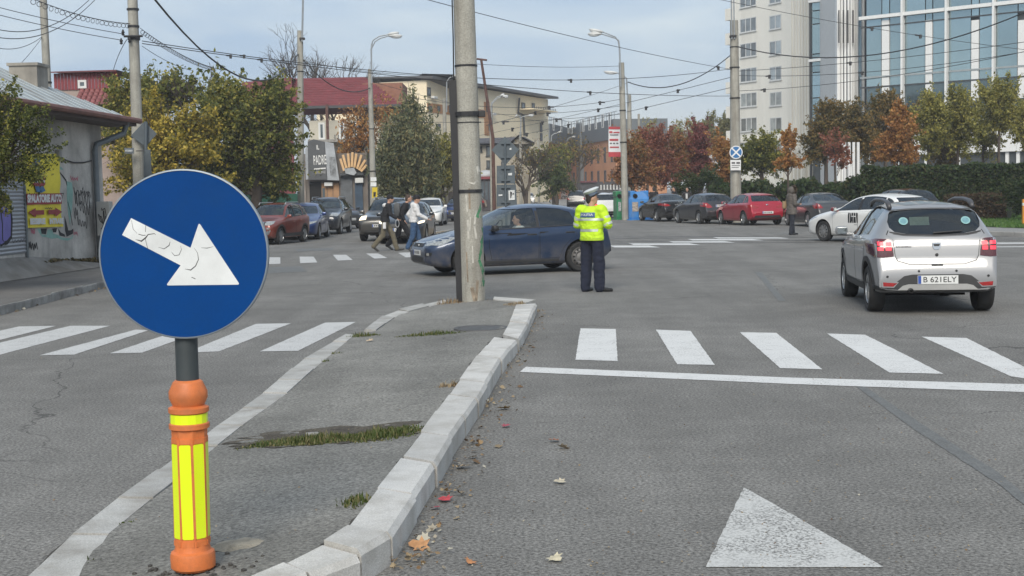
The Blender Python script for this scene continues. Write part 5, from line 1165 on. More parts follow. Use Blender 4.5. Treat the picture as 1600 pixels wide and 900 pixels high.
def branch_mesh(segs, material, n=5):
    m = MB()
    for pts, rad in segs: m.tube(pts, rad, n, cap=False)
    return m.mesh('trunk', material, True, fixn=False)
def curve(a, b, r, k=4, wob=.12):
    a, b = Vector(a), Vector(b); L_ = (b - a).length
    return [a.lerp(b, i / k) + Vector(r.normal(size=3)) * (wob * L_ * math.sin(PI * i / k) * .5) + Vector((0, 0, L_ * .08 * math.sin(PI * i / k))) for i in range(k + 1)]
def tree(name, label, base, H, lobes, n, size, lm, trunk_r=.14, trunk_h=None, bark=BARK, seed=1, clump=.36, twigs=26, vert=0.0, group=None, elong=1.7, hollow=.45, sparse=0.0):
    """lobes: (x,y,z,rx,ry,rz) ellipsoids relative to the base; foliage in clumps through their volume"""
    r = np.random.default_rng(seed); root = thing(name, label, 'tree', base, 0, group); th = trunk_h or H * .4
    vol = np.array([l[3] * l[4] * l[5] for l in lobes]); pr = vol / vol.sum(); nc = max(24, int(n / 70)); CC = []
    for i in range(nc):
        l = lobes[r.choice(len(lobes), p=pr)]; d = r.normal(size=3); d /= np.linalg.norm(d); q = (hollow + (1 - hollow) * r.uniform()) ** .8 * r.uniform(.6, 1.0); CC.append((l[0] + d[0] * l[3] * q, l[1] + d[1] * l[4] * q, l[2] + d[2] * l[5] * q))
    CC = np.array(CC); tops = Vector((float(r.normal(0, .05)), 0, th)); segs = []
    tr = [Vector((0, 0, -.1)), Vector((float(r.normal(0, .04)), 0, th * .5)), tops]; zt = max(l[2] for l in lobes); up = Vector((float(np.mean([l[0] for l in lobes])) * .6, 0, zt)); segs.append((tr + [tops.lerp(up, .5), up], [trunk_r * 1.15, trunk_r * .95, trunk_r * .8, trunk_r * .5, trunk_r * .18]))
    idx = r.choice(nc, min(nc, twigs), replace=False)
    for i in idx:
        e = Vector(CC[i]); t = r.uniform(.0, .75); s = tops.lerp(up, t) if e.z > tops.z + .3 else Vector((0, 0, th * r.uniform(.75, 1.0))); segs.append((curve(s, e, r), [trunk_r * .38, trunk_r * .28, trunk_r * .2, trunk_r * .12, trunk_r * .05]))
        for _ in range(2): e2 = e + Vector(r.normal(size=3)) * clump * 1.3; segs.append((curve(s.lerp(e, .6), e2, r, 3), [trunk_r * .12, trunk_r * .08, trunk_r * .05, trunk_r * .03]))
    link('trunk', branch_mesh(segs, bark), root)
    # leaves sit along sprays that point outwards and up, so the outline is feathery and light comes through
    ctr = np.average(np.array([l[:3] for l in lobes]), axis=0, weights=vol); dr = CC - ctr; dr /= np.linalg.norm(dr, axis=1)[:, None] + 1e-6; dr = dr + r.normal(size=dr.shape) * .55 + np.array([0, 0, .35 - vert]); dr /= np.linalg.norm(dr, axis=1)[:, None]
    w_ = r.uniform(.3, 1.6, nc) ** 1.5; w_ /= w_.sum(); ci = r.choice(nc, n, p=w_); ln = clump * 2.6 * r.uniform(.4, 1.4, nc); t = r.uniform(-.35, 1, n); rad = clump * r.uniform(.28, .62, nc)
    P = CC[ci] + dr[ci] * (t * ln[ci])[:, None] + r.normal(size=(n, 3)) * (rad[ci] * (1 - .55 * np.clip(t, 0, 1)))[:, None]
    if vert: P[:, 2] -= np.abs(r.normal(0, vert, n))
    P[:, 2] = np.maximum(P[:, 2], .3); V, F_ = leaves(P, size, r, elong, vert * .4); link('crown', mesh_np('crown', V, F_, lm), root); return root
def bare(name, label, base, H, spread, r0, seed, lm=None, depth=5, nleaf=0, bark=BARK, lean=(0, 0), group=None, size=.16):
    r = np.random.default_rng(seed); root = thing(name, label, 'tree', base, 0, group); segs = []; tips = []
    def grow(p, d, L_, rad, k):
        mid = p + d * L_ * .5 + Vector(r.normal(size=3)) * L_ * .05; e = p + d * L_ + Vector(r.normal(size=3)) * L_ * .06; segs.append(([p, mid, e], [rad, rad * .82, rad * .66]))
        if k == 0: tips.append(e); return
        if k < 3: tips.append(e)
        for _ in range(3 if k > 1 else 4):
            nd = (d + Vector((r.normal(0, spread), r.normal(0, spread), r.normal(.12, spread * .6)))).normalized(); grow(e if r.random() > .3 else mid, nd, L_ * r.uniform(.6, .82), rad * .6, k - 1)
    grow(Vector((0, 0, -.1)), Vector((lean[0], lean[1], 1)).normalized(), H * .30, r0, depth); link('trunk', branch_mesh(segs, bark, 4), root)
    if nleaf and lm:
        T = np.array([tuple(t) for t in tips]); P = T[r.integers(len(T), size=nleaf)] + r.normal(size=(nleaf, 3)) * .35; V, F_ = leaves(P, size, r); link('crown', mesh_np('crown', V, F_, lm), root)
    return root
LO = {
 'olive': leafmat('leaf_olive', [(.048, .062, .019), (.109, .132, .036), (.205, .215, .053), (.360, .313, .071)]),
 'yellow': leafmat('leaf_yellow_green', [(.117, .121, .032), (.268, .233, .044), (.481, .370, .059), (.572, .431, .090)]),
 'dark': leafmat('leaf_dark_green', [(.028, .046, .018), (.065, .098, .035), (.117, .152, .051), (.232, .232, .069)]),
 'willow': leafmat('leaf_willow', [(.065, .084, .046), (.128, .152, .081), (.209, .220, .117), (.303, .257, .117)]),
 'orange': leafmat('leaf_orange', [(.206, .100, .040), (.365, .174, .062), (.513, .260, .087), (.317, .210, .074)]),
 'rust': leafmat('leaf_rust', [(.177, .092, .052), (.305, .130, .064), (.382, .194, .077), (.202, .155, .064)]),
 'red': leafmat('leaf_red', [(.163, .068, .052), (.267, .098, .070), (.369, .143, .091), (.254, .143, .077)]),
 'darkred': leafmat('leaf_dark_red', [(.131, .059, .048), (.211, .071, .064), (.292, .089, .080)]),
 'browng': leafmat('leaf_brown_green', [(.073, .073, .030), (.136, .115, .042), (.231, .157, .054), (.313, .209, .073)]),
 'lime': leafmat('leaf_lime', [(.117, .121, .037), (.208, .212, .052), (.329, .294, .075), (.390, .355, .105)]),
 'hedge': leafmat('leaf_hedge', [(.016, .034, .012), (.034, .062, .020), (.062, .096, .031), (.078, .078, .031)]),
 'brown': leafmat('leaf_brown_hedge', [(.046, .028, .019), (.085, .054, .031), (.124, .078, .046), (.062, .062, .031)]),
 'poplar': leafmat('leaf_poplar', [(.167, .167, .055), (.298, .278, .112), (.446, .391, .167), (.223, .242, .094)])}
def ptree(name, label, d, crown, n, size, kind, base_px=None, seed=1, **kw):
    """crown: list of photo-space ellipses (cx,cy,rx,ry) at distance d"""
    bx = base_px or crown[0][0]; b = at(bx, 330, d); b.z = 0; k = d / FPX; lobes = []
    for i, (cx, cy, rx, ry) in enumerate(crown):
        p = at(cx, cy, d); lobes.append((p.x - b.x, (i % 2 - .5) * rx * k * .3, p.z, rx * k, min(rx, ry) * k, ry * k))
    H = max(l[2] + l[5] for l in lobes); th = kw.pop('trunk_h', max(.8, min(l[2] - l[5] * .55 for l in lobes))); kw['clump'] = kw.get('clump', .36) * .85
    return tree(name, label, b, H, lobes, int(n * 1.6), size * .60, LO[kind], trunk_h=th, seed=seed, **kw)
# left side
ptree('street_tree', 'leafy olive branches hanging in at the left edge before the banner', 24, [(-20, 245, 70, 70), (32, 210, 42, 60), (48, 258, 38, 32), (-10, 160, 42, 45), (-2, 305, 28, 36)], 8500, .06, 'olive', -70, 11, clump=.17, twigs=60, trunk_r=.12, hollow=.2)
ptree('garden_tree', 'yellow-green tree behind the left pole', 54, [(255, 235, 62, 58), (300, 225, 45, 70), (230, 190, 40, 35), (195, 265, 32, 45), (290, 290, 60, 30)], 13000, .15, 'yellow', 262, 12, clump=.34, twigs=60, trunk_r=.2, hollow=.2)
ptree('garden_tree', 'olive green tree growing behind the yellow-green one', 60, [(220, 160, 50, 38), (262, 150, 40, 30), (190, 200, 35, 45)], 7500, .15, 'olive', 215, 13, clump=.4, twigs=60, trunk_r=.2)
ptree('garden_tree', 'large dark olive tree beside the tiled roof house', 58, [(395, 200, 70, 75), (426, 170, 42, 50), (350, 175, 45, 50), (400, 265, 78, 42), (330, 250, 40, 60), (438, 230, 26, 60)], 23000, .15, 'olive', 400, 14, clump=.38, twigs=90, trunk_r=.28, hollow=.15)
ptree('garden_tree', 'dark green shaded tree above the green fence', 63, [(355, 280, 60, 32), (415, 285, 42, 28), (300, 300, 50, 25)], 8000, .15, 'dark', 370, 15, clump=.4, trunk_r=.2, hollow=.1)
bare('bare_tree', 'sparse twigs of an almost bare tree above the yellow-green crown', Vector((at(325, 300, 60).x, 60, 0)), 8.0, .38, .16, 16, LO['olive'], 5, 700)
ptree('weeping_willow', 'weeping willow with drooping dark foliage before the yellow block', 82, [(635, 215, 42, 60), (660, 235, 28, 55), (612, 245, 30, 55), (640, 165, 26, 28)], 17000, .15, 'willow', 636, 17, clump=.45, vert=1.1, trunk_r=.25, elong=3.0, twigs=60, hollow=.2)
ptree('birch_tree', 'thin orange-brown tree hanging before the red tiled roof', 86, [(560, 190, 34, 42), (588, 165, 26, 38), (545, 235, 18, 25)], 2200, .15, 'orange', 566, 18, clump=.45, vert=.7, trunk_r=.12, elong=2.4, twigs=60)
ptree('garden_tree', 'yellow-green tree between the willow and the big pole', 88, [(690, 250, 32, 45), (712, 270, 20, 40), (675, 285, 25, 20)], 7500, .16, 'lime', 692, 19, clump=.42, trunk_r=.16, hollow=.2)
bare('bare_tree', 'large bare tree standing behind the red tiled roof', Vector((at(510, 300, 125).x, 125, 0)), 18.0, .40, .30, 20, depth=6)
bare('bare_tree', 'smaller bare tree behind the right end of the tiled roof', Vector((at(552, 300, 125).x, 125, 0)), 13.8, .38, .22, 21, depth=5)
bare('bare_tree', 'gnarled bare tree behind the diamond sign', Vector((at(824, 300, 100).x, 100, 0)), 6.6, .55, .20, 22, LO['browng'], 6, 500, size=.1)
bare('bare_tree', 'sparse tree before the orange building', Vector((at(905, 300, 130).x, 130, 0)), 7.8, .42, .2, 23, LO['browng'], 6, 1800, size=.12)
bare('bare_tree', 'sparse dark tree between the bare tree and the orange building', Vector((at(868, 300, 120).x, 120, 0)), 6.6, .45, .2, 24, LO['olive'], 5, 1800, size=.13)
ptree('garden_tree', 'low dark green bush by the far road', 110, [(862, 278, 22, 24), (880, 290, 20, 14)], 2600, .2, 'dark', 864, 25, clump=.5)
# right side
GT = 'autumn trees along the right pavement'
ptree('autumn_tree', 'rust-green maple just right of the lamp pole', 84, [(985, 245, 26, 38), (1000, 268, 26, 24), (975, 275, 16, 18)], 7500, .15, 'rust', 990, 31, group=GT, hollow=.2)
ptree('autumn_tree', 'red maple second from the lamp pole', 88, [(1022, 240, 26, 48), (1035, 265, 20, 26)], 7500, .15, 'red', 1024, 32, group=GT, hollow=.2)
ptree('autumn_tree', 'brownish red tree in the middle of the red row', 90, [(1060, 245, 22, 46), (1066, 270, 20, 24)], 6000, .15, 'rust', 1062, 33, group=GT, hollow=.2)
ptree('autumn_tree', 'deep crimson tree at the right end of the red row', 90, [(1093, 232, 19, 42), (1098, 258, 18, 22)], 6500, .15, 'darkred', 1094, 34, group=GT, hollow=.2)
for i, (cx, top, wd) in enumerate([(1012, 188, 12), (1058, 182, 15), (1083, 178, 12), (1106, 174, 14), (1128, 166, 13), (1142, 178, 10)]):
    ptree('poplar', ['leftmost pale poplar behind the red trees', 'second poplar from the left behind the red trees', 'third poplar, above the crimson tree', 'fourth poplar, right of the crimson tree', 'tallest pale poplar by the hotel', 'poplar half hidden by the no-stopping pole'][i], 165, [(cx, (top + 290) / 2, wd, (290 - top) / 2), (cx + 3, top + 45, wd * .8, 40)], 3600, .24, 'poplar', cx, 40 + i, group='poplars', clump=.6, trunk_r=.2, trunk_h=2.0, hollow=.3)
ptree('autumn_tree', 'orange tree directly left of the no-stopping pole', 78, [(1130, 245, 15, 38), (1136, 268, 14, 18)], 3600, .14, 'orange', 1133, 51, group=GT)
ptree('autumn_tree', 'round green tree right of the no-stopping pole', 76, [(1187, 240, 28, 30), (1172, 255, 18, 22), (1205, 252, 18, 22)], 7500, .14, 'olive', 1190, 52, group=GT, hollow=.25)
ptree('autumn_tree', 'slender orange tree behind the woman in the hooded coat', 62, [(1231, 225, 14, 26), (1236, 252, 20, 12), (1224, 255, 14, 10)], 1700, .12, 'orange', 1232, 53, group=GT, clump=.22, trunk_r=.06)
ptree('autumn_tree', 'tall dark tree at the left corner of the glass office', 78, [(1288, 205, 26, 42), (1278, 225, 18, 40), (1300, 185, 20, 24)], 9000, .15, 'browng', 1292, 54, group=GT, hollow=.2)
ptree('autumn_tree', 'sparse pinkish tree before the tall dark tree', 70, [(1305, 228, 20, 22), (1316, 245, 16, 16)], 1500, .12, 'red', 1308, 55, group=GT, clump=.25, trunk_r=.07)
ptree('autumn_tree', 'brown-green tree over the white posts', 80, [(1335, 200, 24, 45), (1345, 225, 22, 30)], 8500, .15, 'browng', 1336, 56, group=GT, hollow=.2)
ptree('autumn_tree', 'broad dark brown-green tree behind the orange one', 84, [(1380, 175, 30, 32), (1365, 215, 26, 40), (1410, 200, 24, 40)], 9500, .16, 'browng', 1385, 57, group=GT, hollow=.2)
ptree('autumn_tree', 'conical orange-brown tree in front of the glass office', 68, [(1402, 205, 22, 38), (1402, 235, 34, 26), (1400, 185, 14, 18)], 6000, .13, 'orange', 1406, 58, group=GT, clump=.28, trunk_r=.08)
for i, (cx, cy, rx, ry, k_) in enumerate([(1452, 185, 24, 46, 'lime'), (1497, 185, 28, 55, 'lime'), (1560, 160, 34, 38, 'lime'), (1470, 225, 22, 40, 'browng'), (1600, 190, 24, 45, 'lime'), (1535, 205, 24, 40, 'lime')]):
    ptree('autumn_tree', ['lime green tree right of the orange-brown one', 'tall olive-lime tree with the bare straight trunk', 'round bright lime crown before the glass', 'darker brown-green tree under the lime crown', 'lime tree cut by the right edge', 'loose lime tree low before the glass office'][i], 72 + i, [(cx, cy, rx, ry), (cx + 6, cy + 25, rx * .8, ry * .7)], [6500, 6500, 7500, 4500, 4500, 2600][i], .14, k_, cx, 60 + i, group=GT, hollow=.25, clump=.32, trunk_r=.09)
# hedges
def hedge(label, pts_px, d0, depth, zh, n, kind, size=.09, bumpy=.05, seed=1, zbase=.1):
    a, b = at(pts_px[0], 320, d0[0]), at(pts_px[1], 320, d0[1]); u = Vector((b.x - a.x, b.y - a.y, 0)); L_ = u.length; root = thing('hedge', label, 'hedge', (a.x, a.y, zbase), math.atan2(u.y, u.x)); r = np.random.default_rng(seed)
    m = MB(); NX = max(6, int(L_ / .5)); rings = []
    for i in range(NX + 1):
        x = L_ * i / NX; w_ = bumpy * 3; hh = zh * (1 + r.normal(0, bumpy)) - .1; y0 = .1 + r.normal(0, bumpy * .8); rings.append([(x, y0, 0), (x, y0 + .02, hh * .6), (x, y0 + .12, hh), (x, depth, hh), (x, depth, 0)])
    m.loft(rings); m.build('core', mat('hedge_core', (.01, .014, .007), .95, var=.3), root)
    P = np.c_[r.uniform(0, L_, n), np.zeros(n), np.zeros(n)]; side = r.random(n) < .74; hz = zh * (1 + bumpy * np.sin(P[:, 0] * 2.3 + seed) + bumpy * .8 * np.sin(P[:, 0] * 5.1)); P[:, 2] = np.where(side, r.uniform(.02, 1, n) * hz, hz + r.normal(0, .03 + bumpy * .6, n)); P[:, 1] = np.where(side, r.normal(0, .05 + bumpy, n), r.uniform(0, depth, n))
    V, F_ = leaves(P, size, r); link('foliage', mesh_np('foliage', V, F_, LO[kind]), root)
hedge('long trimmed dark green hedge before the glass office', (1345, 1660), (66, 62), 1.2, at(1450, 261, 65).z - .1, 17000, 'hedge', .10, .02, 71)
hedge('irregular laurel hedge behind the parked red and grey cars', (1108, 1345), (72, 68), 1.6, at(1230, 291, 70).z - .1, 11000, 'hedge', .15, .10, 72)
hedge('low brown clipped hedge at the edge of the lawn', (1475, 1572), (58.5, 57), .9, at(1540, 305, 58).z - .1, 5000, 'brown', .07, .02, 73)
ptree('shrub', 'rounded green shrub at the right edge of the lawn', 55, [(1592, 305, 28, 24), (1610, 318, 30, 18)], 5000, .09, 'hedge', 1600, 74, clump=.2, trunk_r=.05, trunk_h=.3, hollow=.2)
ptree('shrub', 'low green shrubs behind the grey hatchback', 74, [(1075, 290, 30, 14), (1110, 285, 22, 18)], 3000, .13, 'hedge', 1085, 75, clump=.3, trunk_r=.05, trunk_h=.3)
b = g(1492, 331, .14); o = thing('bollard', 'grey metal bollard standing before the trimmed hedge', 'bollard', b); MB().lathe([(.06, 0), (.06, 1.45)], 12).build('post', STEEL, o, 40); MB().lathe([(.065, 1.45), (.065, 1.62), (.03, 1.66)], 12).build('cap', MATS['sign_white_plain'], o, 40)
b = g(1600, 352, .14); o = thing('marker_post', 'orange marker post at the right edge of the lawn', 'post', b); MB().bbox((-.06, -.06, 0), (.06, .06, .95), .01).build('post', mat('marker_orange', (.7, .28, .03), .6), o); MB().bbox((-.061, -.061, .72), (.061, .061, .82), .004).build('band', MATS['sign_white_plain'], o)
for i, px in enumerate((1320, 1327, 1334, 1341)):
    b = at(px, 320, 74); b.z = .1; o = thing('white_post', ['first white post from the left behind the laurel hedge end', 'second white post behind the laurel hedge end', 'third white post behind the laurel hedge end', 'fourth white post, beside the trimmed hedge'][i], 'post', b, 0, 'white posts'); MB().lathe([(.09, 0), (.085, at(px, 225, 74).z)], 10).build('shaft', MATS['sign_white_plain'], o, 40); MB().lathe([(.13, -.05), (.13, .08)], 10).build('base', STEEL, o)

# ------------------------------------------------------------------ thin autumn haze over the whole place
hz_ = MB().box((-720, -70, -1), (720, 1220, 47)).build('haze', BLACK); hz_['kind'] = 'stuff'; hm = bpy.data.materials.new('haze_air'); hm.use_nodes = True; ht_ = hm.node_tree; ht_.nodes.clear()
ho_ = ht_.nodes.new('ShaderNodeOutputMaterial'); pv0 = ht_.nodes.new('ShaderNodeVolumePrincipled'); pv0.inputs['Color'].default_value = (.93, .95, 1, 1); pv0.inputs['Density'].default_value = .0007; ht_.links.new(pv0.outputs[0], ho_.inputs['Volume'])
hz_.data.materials.clear(); hz_.data.materials.append(hm); tag(hz_, 'thin pale haze in the air over the junction', 'haze')
# ------------------------------------------------------------------ keep-right sign in the foreground
bp_ = g(303, 894, 0.075); DS = bp_.y
def zpx(y, x=300): return at(x, y, DS).z
sg = thing('keep_right_sign', 'round blue keep-right sign with white arrow on an orange flexible bollard', 'traffic sign', (bp_.x, DS, 0.0))
def sl(px, py, dy=0.0):
    p = at(px, py, DS + dy); return Vector((p.x - bp_.x, dy, p.z))
ORG = mat('orange_bollard', (0.62, 0.17, 0.045), 0.55, var=0.10, vs=9, fine=.06, fs=60, dirt=((.30, .12, .06), .5, 6))
YEL = mat('yellow_reflector', (0.74, 0.90, 0.010), 0.35, var=0.03, coat=.3)
SBLUE = mat('sign_blue', (0.0, 0.044, 0.19), 0.5, var=0.06, vs=4, fine=.04, fs=90, spec=.1, dirt=((.004, .046, .165), .5, 7))
SWHITE = mat('sign_white', (0.66, 0.68, 0.68), 0.45, var=0.08, vs=7, dirt=((.45, .46, .46), .5, 5))
DGREYP = mat('grey_post', (0.055, 0.066, 0.07), 0.5, metal=.2, var=0.12, vs=6)
k = DS / FPX * 1.0
# post axis follows the slight lean of the real post
ax = [(303, 894), (301, 860), (297, 700), (293, 590), (291, 530), (287, 397), (285, 320)]
def axis(y):
    ys = [a[1] for a in ax][::-1]; xs = [a[0] for a in ax][::-1]; return float(np.interp(y, ys, xs))
def pc(y, dy=0.0): return sl(axis(y), y, dy)
def ringm(prof, n, rot=0.0, sub=1):
    m = MB(); rings = []
    for y, hw in prof:
        c = pc(y); rr = hw * k / math.cos(PI / n) if n < 12 else hw * k
        rings.append([(c.x + rr * math.cos(rot + 2 * PI * j / n), c.y + rr * math.sin(rot + 2 * PI * j / n), c.z) for j in range(n)])
    m.loft(rings); return m
ringm([(600, 17.5), (534, 17.5), (397, 17.0), (330, 17.0)], 24).build('post', DGREYP, sg, 40)
RO = PI / 8 - PI / 2
ringm([(899, 10), (893, 17), (889, 20), (888, 31), (884, 35), (866, 35.5), (861, 34), (858, 29), (853, 27.5), (838, 27)], 16).build('bollard_foot', ORG, sg, 30)
ringm([(840, 25.5), (690, 25.5), (671, 26), (668, 27)], 8, RO).build('bollard_sleeve', ORG, sg)
ringm([(670, 28), (668, 31.5), (661, 31.5), (659, 28.5), (645, 28.5), (643, 31.5), (636, 31.5), (634, 27), (633, 24.5), (621, 30), (611, 30), (596, 23), (593, 19)], 16, PI / 16).build('bollard_neck', ORG, sg, 25)
for j in range(8):                      # one flat reflector strip per facet, with rounded corners
    a0 = RO + 2 * PI * j / 8; a1 = RO + 2 * PI * (j + 1) / 8; am = (a0 + a1) / 2
    c0, c1 = pc(837), pc(691); nrm = Vector((math.cos(am), math.sin(am), 0)); tg = Vector((-math.sin(am), math.cos(am), 0))
    hw = 25.5 * k * math.tan(PI / 8) * .86; m = MB(); H = (c1 - c0).length
    M = frame(c0 + nrm * (25.5 * k), tg, c1 - c0); q = .006
    m.prism([(-hw + q, 0), (hw - q, 0), (hw, q), (hw, H - q), (hw - q, H), (-hw + q, H), (-hw, H - q), (-hw, q)], M, .0035).build('reflector_strip', YEL, sg)
    MB().prism([(-.006, 0), (.006, 0), (.006, H * 1.06), (-.006, H * 1.06)], frame(c0 + Vector((math.cos(a1), math.sin(a1), 0)) * (25.5 * k / math.cos(PI / 8) - .004), Vector((-math.sin(a1), math.cos(a1), 0)), c1 - c0), .006).build('rib', ORG, sg)
    MB().prism([(-hw, 0), (hw, 0), (hw, .024), (-hw, .024)], frame(pc(690) + nrm * (25.6 * k), tg, c1 - c0), .004).build('moulded_panel', ORG, sg)
    MB().prism([(-hw, -.024), (hw, -.024), (hw, 0), (-hw, 0)], frame(pc(841) + nrm * (25.6 * k), tg, c1 - c0), .004).build('moulded_panel', ORG, sg)
ringm([(660, 29.2), (645, 29.2)], 16, PI / 16).build('reflector_band', YEL, sg)
# disc with raised rim
cd = sl(287, 397, -.06); RD = 131.5 * (DS - .06) / FPX
Md = frame(cd, (1, 0.0, .012), (0, 0.03, 1))
MB().lathe([(RD - .004, .003), (RD, .003), (RD + .004, .0), (RD + .004, -.022), (RD - .002, -.024), (RD - .004, .0)], 72, Md, 0, False).build('sign_rim', mat('sign_rim_grey', (.22, .25, .28), .45, metal=.4, var=.1), sg, 40)
MB().lathe([(.001, 0), (RD - .003, 0), (RD - .003, -.004), (.001, -.004)], 72, Md, 0, False).build('sign_face', SBLUE, sg)
def dl(px, py): return ((px - 287) / 131.5 * RD, -(py - 397) / 130.0 * RD)
def rounded(poly, rad, idx):
    out = []
    for i, p in enumerate(poly):
        if i in idx:
            p = Vector(p); a = (Vector(poly[i - 1]) - p).normalized(); b = (Vector(poly[(i + 1) % len(poly)]) - p).normalized()
            for t in np.linspace(0, 1, 5): out.append(tuple((p + a * rad) * (1 - t) ** 2 + p * 2 * t * (1 - t) + (p + b * rad) * t * t))
        else: out.append(tuple(p))
    return out
arw = [dl(*p) for p in [(207.6, 338.9), (192.3, 364.5), (281.6, 414.3), (257.4, 444.6), (373, 447), (313.2, 349.2), (298.3, 387.6)]]
MB().prism(rounded(arw, .012, (3, 4, 5)), Md @ Matrix.Translation((0, 0, .001)), .0012).build('arrow', SWHITE, sg)
SCR = mat('sticker_scar', (.05, .05, .05), .7, var=.4, vs=40); m = MB()
for pts, wd in [([(213, 372), (222, 375), (229, 370), (233, 365), (243, 364), (245, 366)], [.001, .007, .006, .004, .003, .001]), ([(218, 364), (224, 366), (229, 366)], .003), ([(248, 385), (257, 388), (265, 383), (267, 377)], [.001, .003, .004, .001]), ([(268, 393), (273, 399), (280, 398), (284, 390), (283, 384)], [.001, .003, .003, .002, .001]),
                ([(288, 420), (297, 422), (305, 416), (310, 406), (309, 396), (304, 388)], [.001, .005, .004, .003, .002, .001]), ([(315, 388), (324, 389), (334, 387)], [.001, .003, .001]), ([(298, 433), (304, 436)], .003), ([(208, 342), (210, 356), (216, 363)], [.001, .002, .001]), ([(230, 350), (229, 361)], .002), ([(228, 370), (231, 385), (232, 388)], .002)]:
    m.ribbon([dl(*p) for p in pts], wd, Md, .0026)
m.build('peeled_sticker_trace', SCR, sg)
for z in (.20, -.17): MB().bbox((-.09, -.025, -.02), (.09, .03, .02), .006, M=Matrix.Translation(cd + Vector((0, .035, z)))).build('clamp', STEEL, sg)

# loose rubble and asphalt crumbs round the foot
p = g(372, 851, .09); z = isl_z(p.x, p.y); m = MB(); rr = random.Random(5)
n = 18; ring = [(rr.uniform(.72, 1.05) * .175 * math.cos(2 * PI * i / n), rr.uniform(.7, 1.05) * .125 * math.sin(2 * PI * i / n)) for i in range(n)]
m.add([(0, 0, .022)] + [(x * .6, y * .6, rr.uniform(.012, .026)) for x, y in ring] + [(x, y, -.004) for x, y in ring], [(0, 1 + i, 1 + (i + 1) % n) for i in range(n)] + [(1 + i, 1 + n + i, 1 + n + (i + 1) % n, 1 + (i + 1) % n) for i in range(n)])
tag(m.build('mortar_lump', mat('mortar', (.26, .235, .19), .95, var=.3, vs=14, bump=.8, bs=30), None, loc=(p.x, p.y, z), smooth=40), 'flat lump of dried mortar beside the orange bollard', 'rubble')
m = MB(); r2 = random.Random(8)
for i in range(80):
    a = r2.uniform(0, 2 * PI); d = abs(r2.gauss(.12, .07)); c = (bp_.x + math.cos(a) * d * 1.5, bp_.y + math.sin(a) * d); s = r2.uniform(.004, .016); zz = isl_z(*c)
    m.ell((c[0], c[1], zz + s * .3), (s, s * r2.uniform(.6, 1), s * .7), 5, 3)
tag(m.build('crumbs', mat('asphalt_crumbs', (.06, .058, .055), .95, var=.6, vs=40), None), 'dark crumbs of broken asphalt around the bollard foot', 'crumbs', kind='stuff')

# ------------------------------------------------------------------ weeds, litter, fallen leaves
def blades(pts, h, material, name, label, cat, dry=0.0, seed=1, lean=.6):
    r = np.random.default_rng(seed); v = []; f = []
    for (x, y, z, hh) in pts:
        a = r.uniform(0, 2 * PI); ln = r.uniform(0, lean); w_ = r.uniform(.004, .009); H = hh * r.uniform(.5, 1.1)
        dx, dy = math.cos(a), math.sin(a); n = len(v)
        v += [(x - dy * w_, y + dx * w_, z), (x + dy * w_, y - dx * w_, z), (x + dx * ln * H * .5 + dy * w_ * .7, y + dy * ln * H * .5 - dx * w_ * .7, z + H * .6), (x + dx * ln * H * .5 - dy * w_ * .7, y + dy * ln * H * .5 + dx * w_ * .7, z + H * .6), (x + dx * ln * H * 1.1, y + dy * ln * H * 1.1, z + H)]
        f += [(n, n + 1, n + 2, n + 3), (n + 3, n + 2, n + 4)]
    o = MB().add(v, f).build(name, material, None, fixn=False); tag(o, label, cat, kind='stuff'); return o
def patch_pts(px, py, rx, ry, n, h, seed, flat=True):
    r = np.random.default_rng(seed); c = g(px, py, .08); out = []
    for _ in range(n):
        a = r.uniform(0, 2 * PI); q = math.sqrt(r.uniform()); x = c.x + math.cos(a) * q * rx + r.normal(0, .03); y = c.y + math.sin(a) * q * ry + r.normal(0, .02)
        out.append((x, y, isl_z(x, y) - .004, h * (1.15 - q)))
    return out
blades(patch_pts(500, 684, .46, .26, 2600, .085, 1) + patch_pts(590, 684, .34, .30, 1500, .08, 2) + patch_pts(420, 691, .24, .10, 320, .05, 21), .07, GRASSM, 'weeds', 'patch of green weeds growing in the hole across the island', 'weeds')
blades(patch_pts(672, 522, .42, .14, 420, .07, 3), .07, GRASSM, 'weeds', 'thin weeds beside the manhole cover on the island', 'weeds')
blades(patch_pts(562, 519, .26, .10, 260, .08, 4), .08, GRASSM, 'weeds', 'green weeds filling the gap in the left island kerb', 'weeds')
blades(patch_pts(555, 798, .05, .16, 160, .06, 5), .06, GRASSM, 'weeds', 'small green weed tuft against the right island kerb near the bollard', 'weeds')
blades(patch_pts(705, 612, .12, .06, 120, .07, 6), .07, DRYM, 'dry_grass', 'dry straw-coloured grass tuft on the island kerb edge', 'weeds')
blades(patch_pts(818, 478, .30, .35, 300, .08, 7) + patch_pts(700, 470, .3, .2, 160, .12, 8) + patch_pts(765, 467, .35, .15, 200, .12, 9), .1, DRYM, 'dry_grass', 'brown dry grass around the foot of the big concrete pole', 'weeds')
blades(patch_pts(430, 602, .10, .05, 50, .03, 31) + patch_pts(520, 545, .08, .06, 50, .04, 32) + patch_pts(505, 557, .08, .05, 40, .04, 33) + patch_pts(105, 860, .14, .03, 60, .035, 34) + patch_pts(180, 802, .10, .02, 40, .03, 35), .04, GRASSM, 'weeds', 'tiny weed sprigs in the joints of the left island kerb', 'weeds')
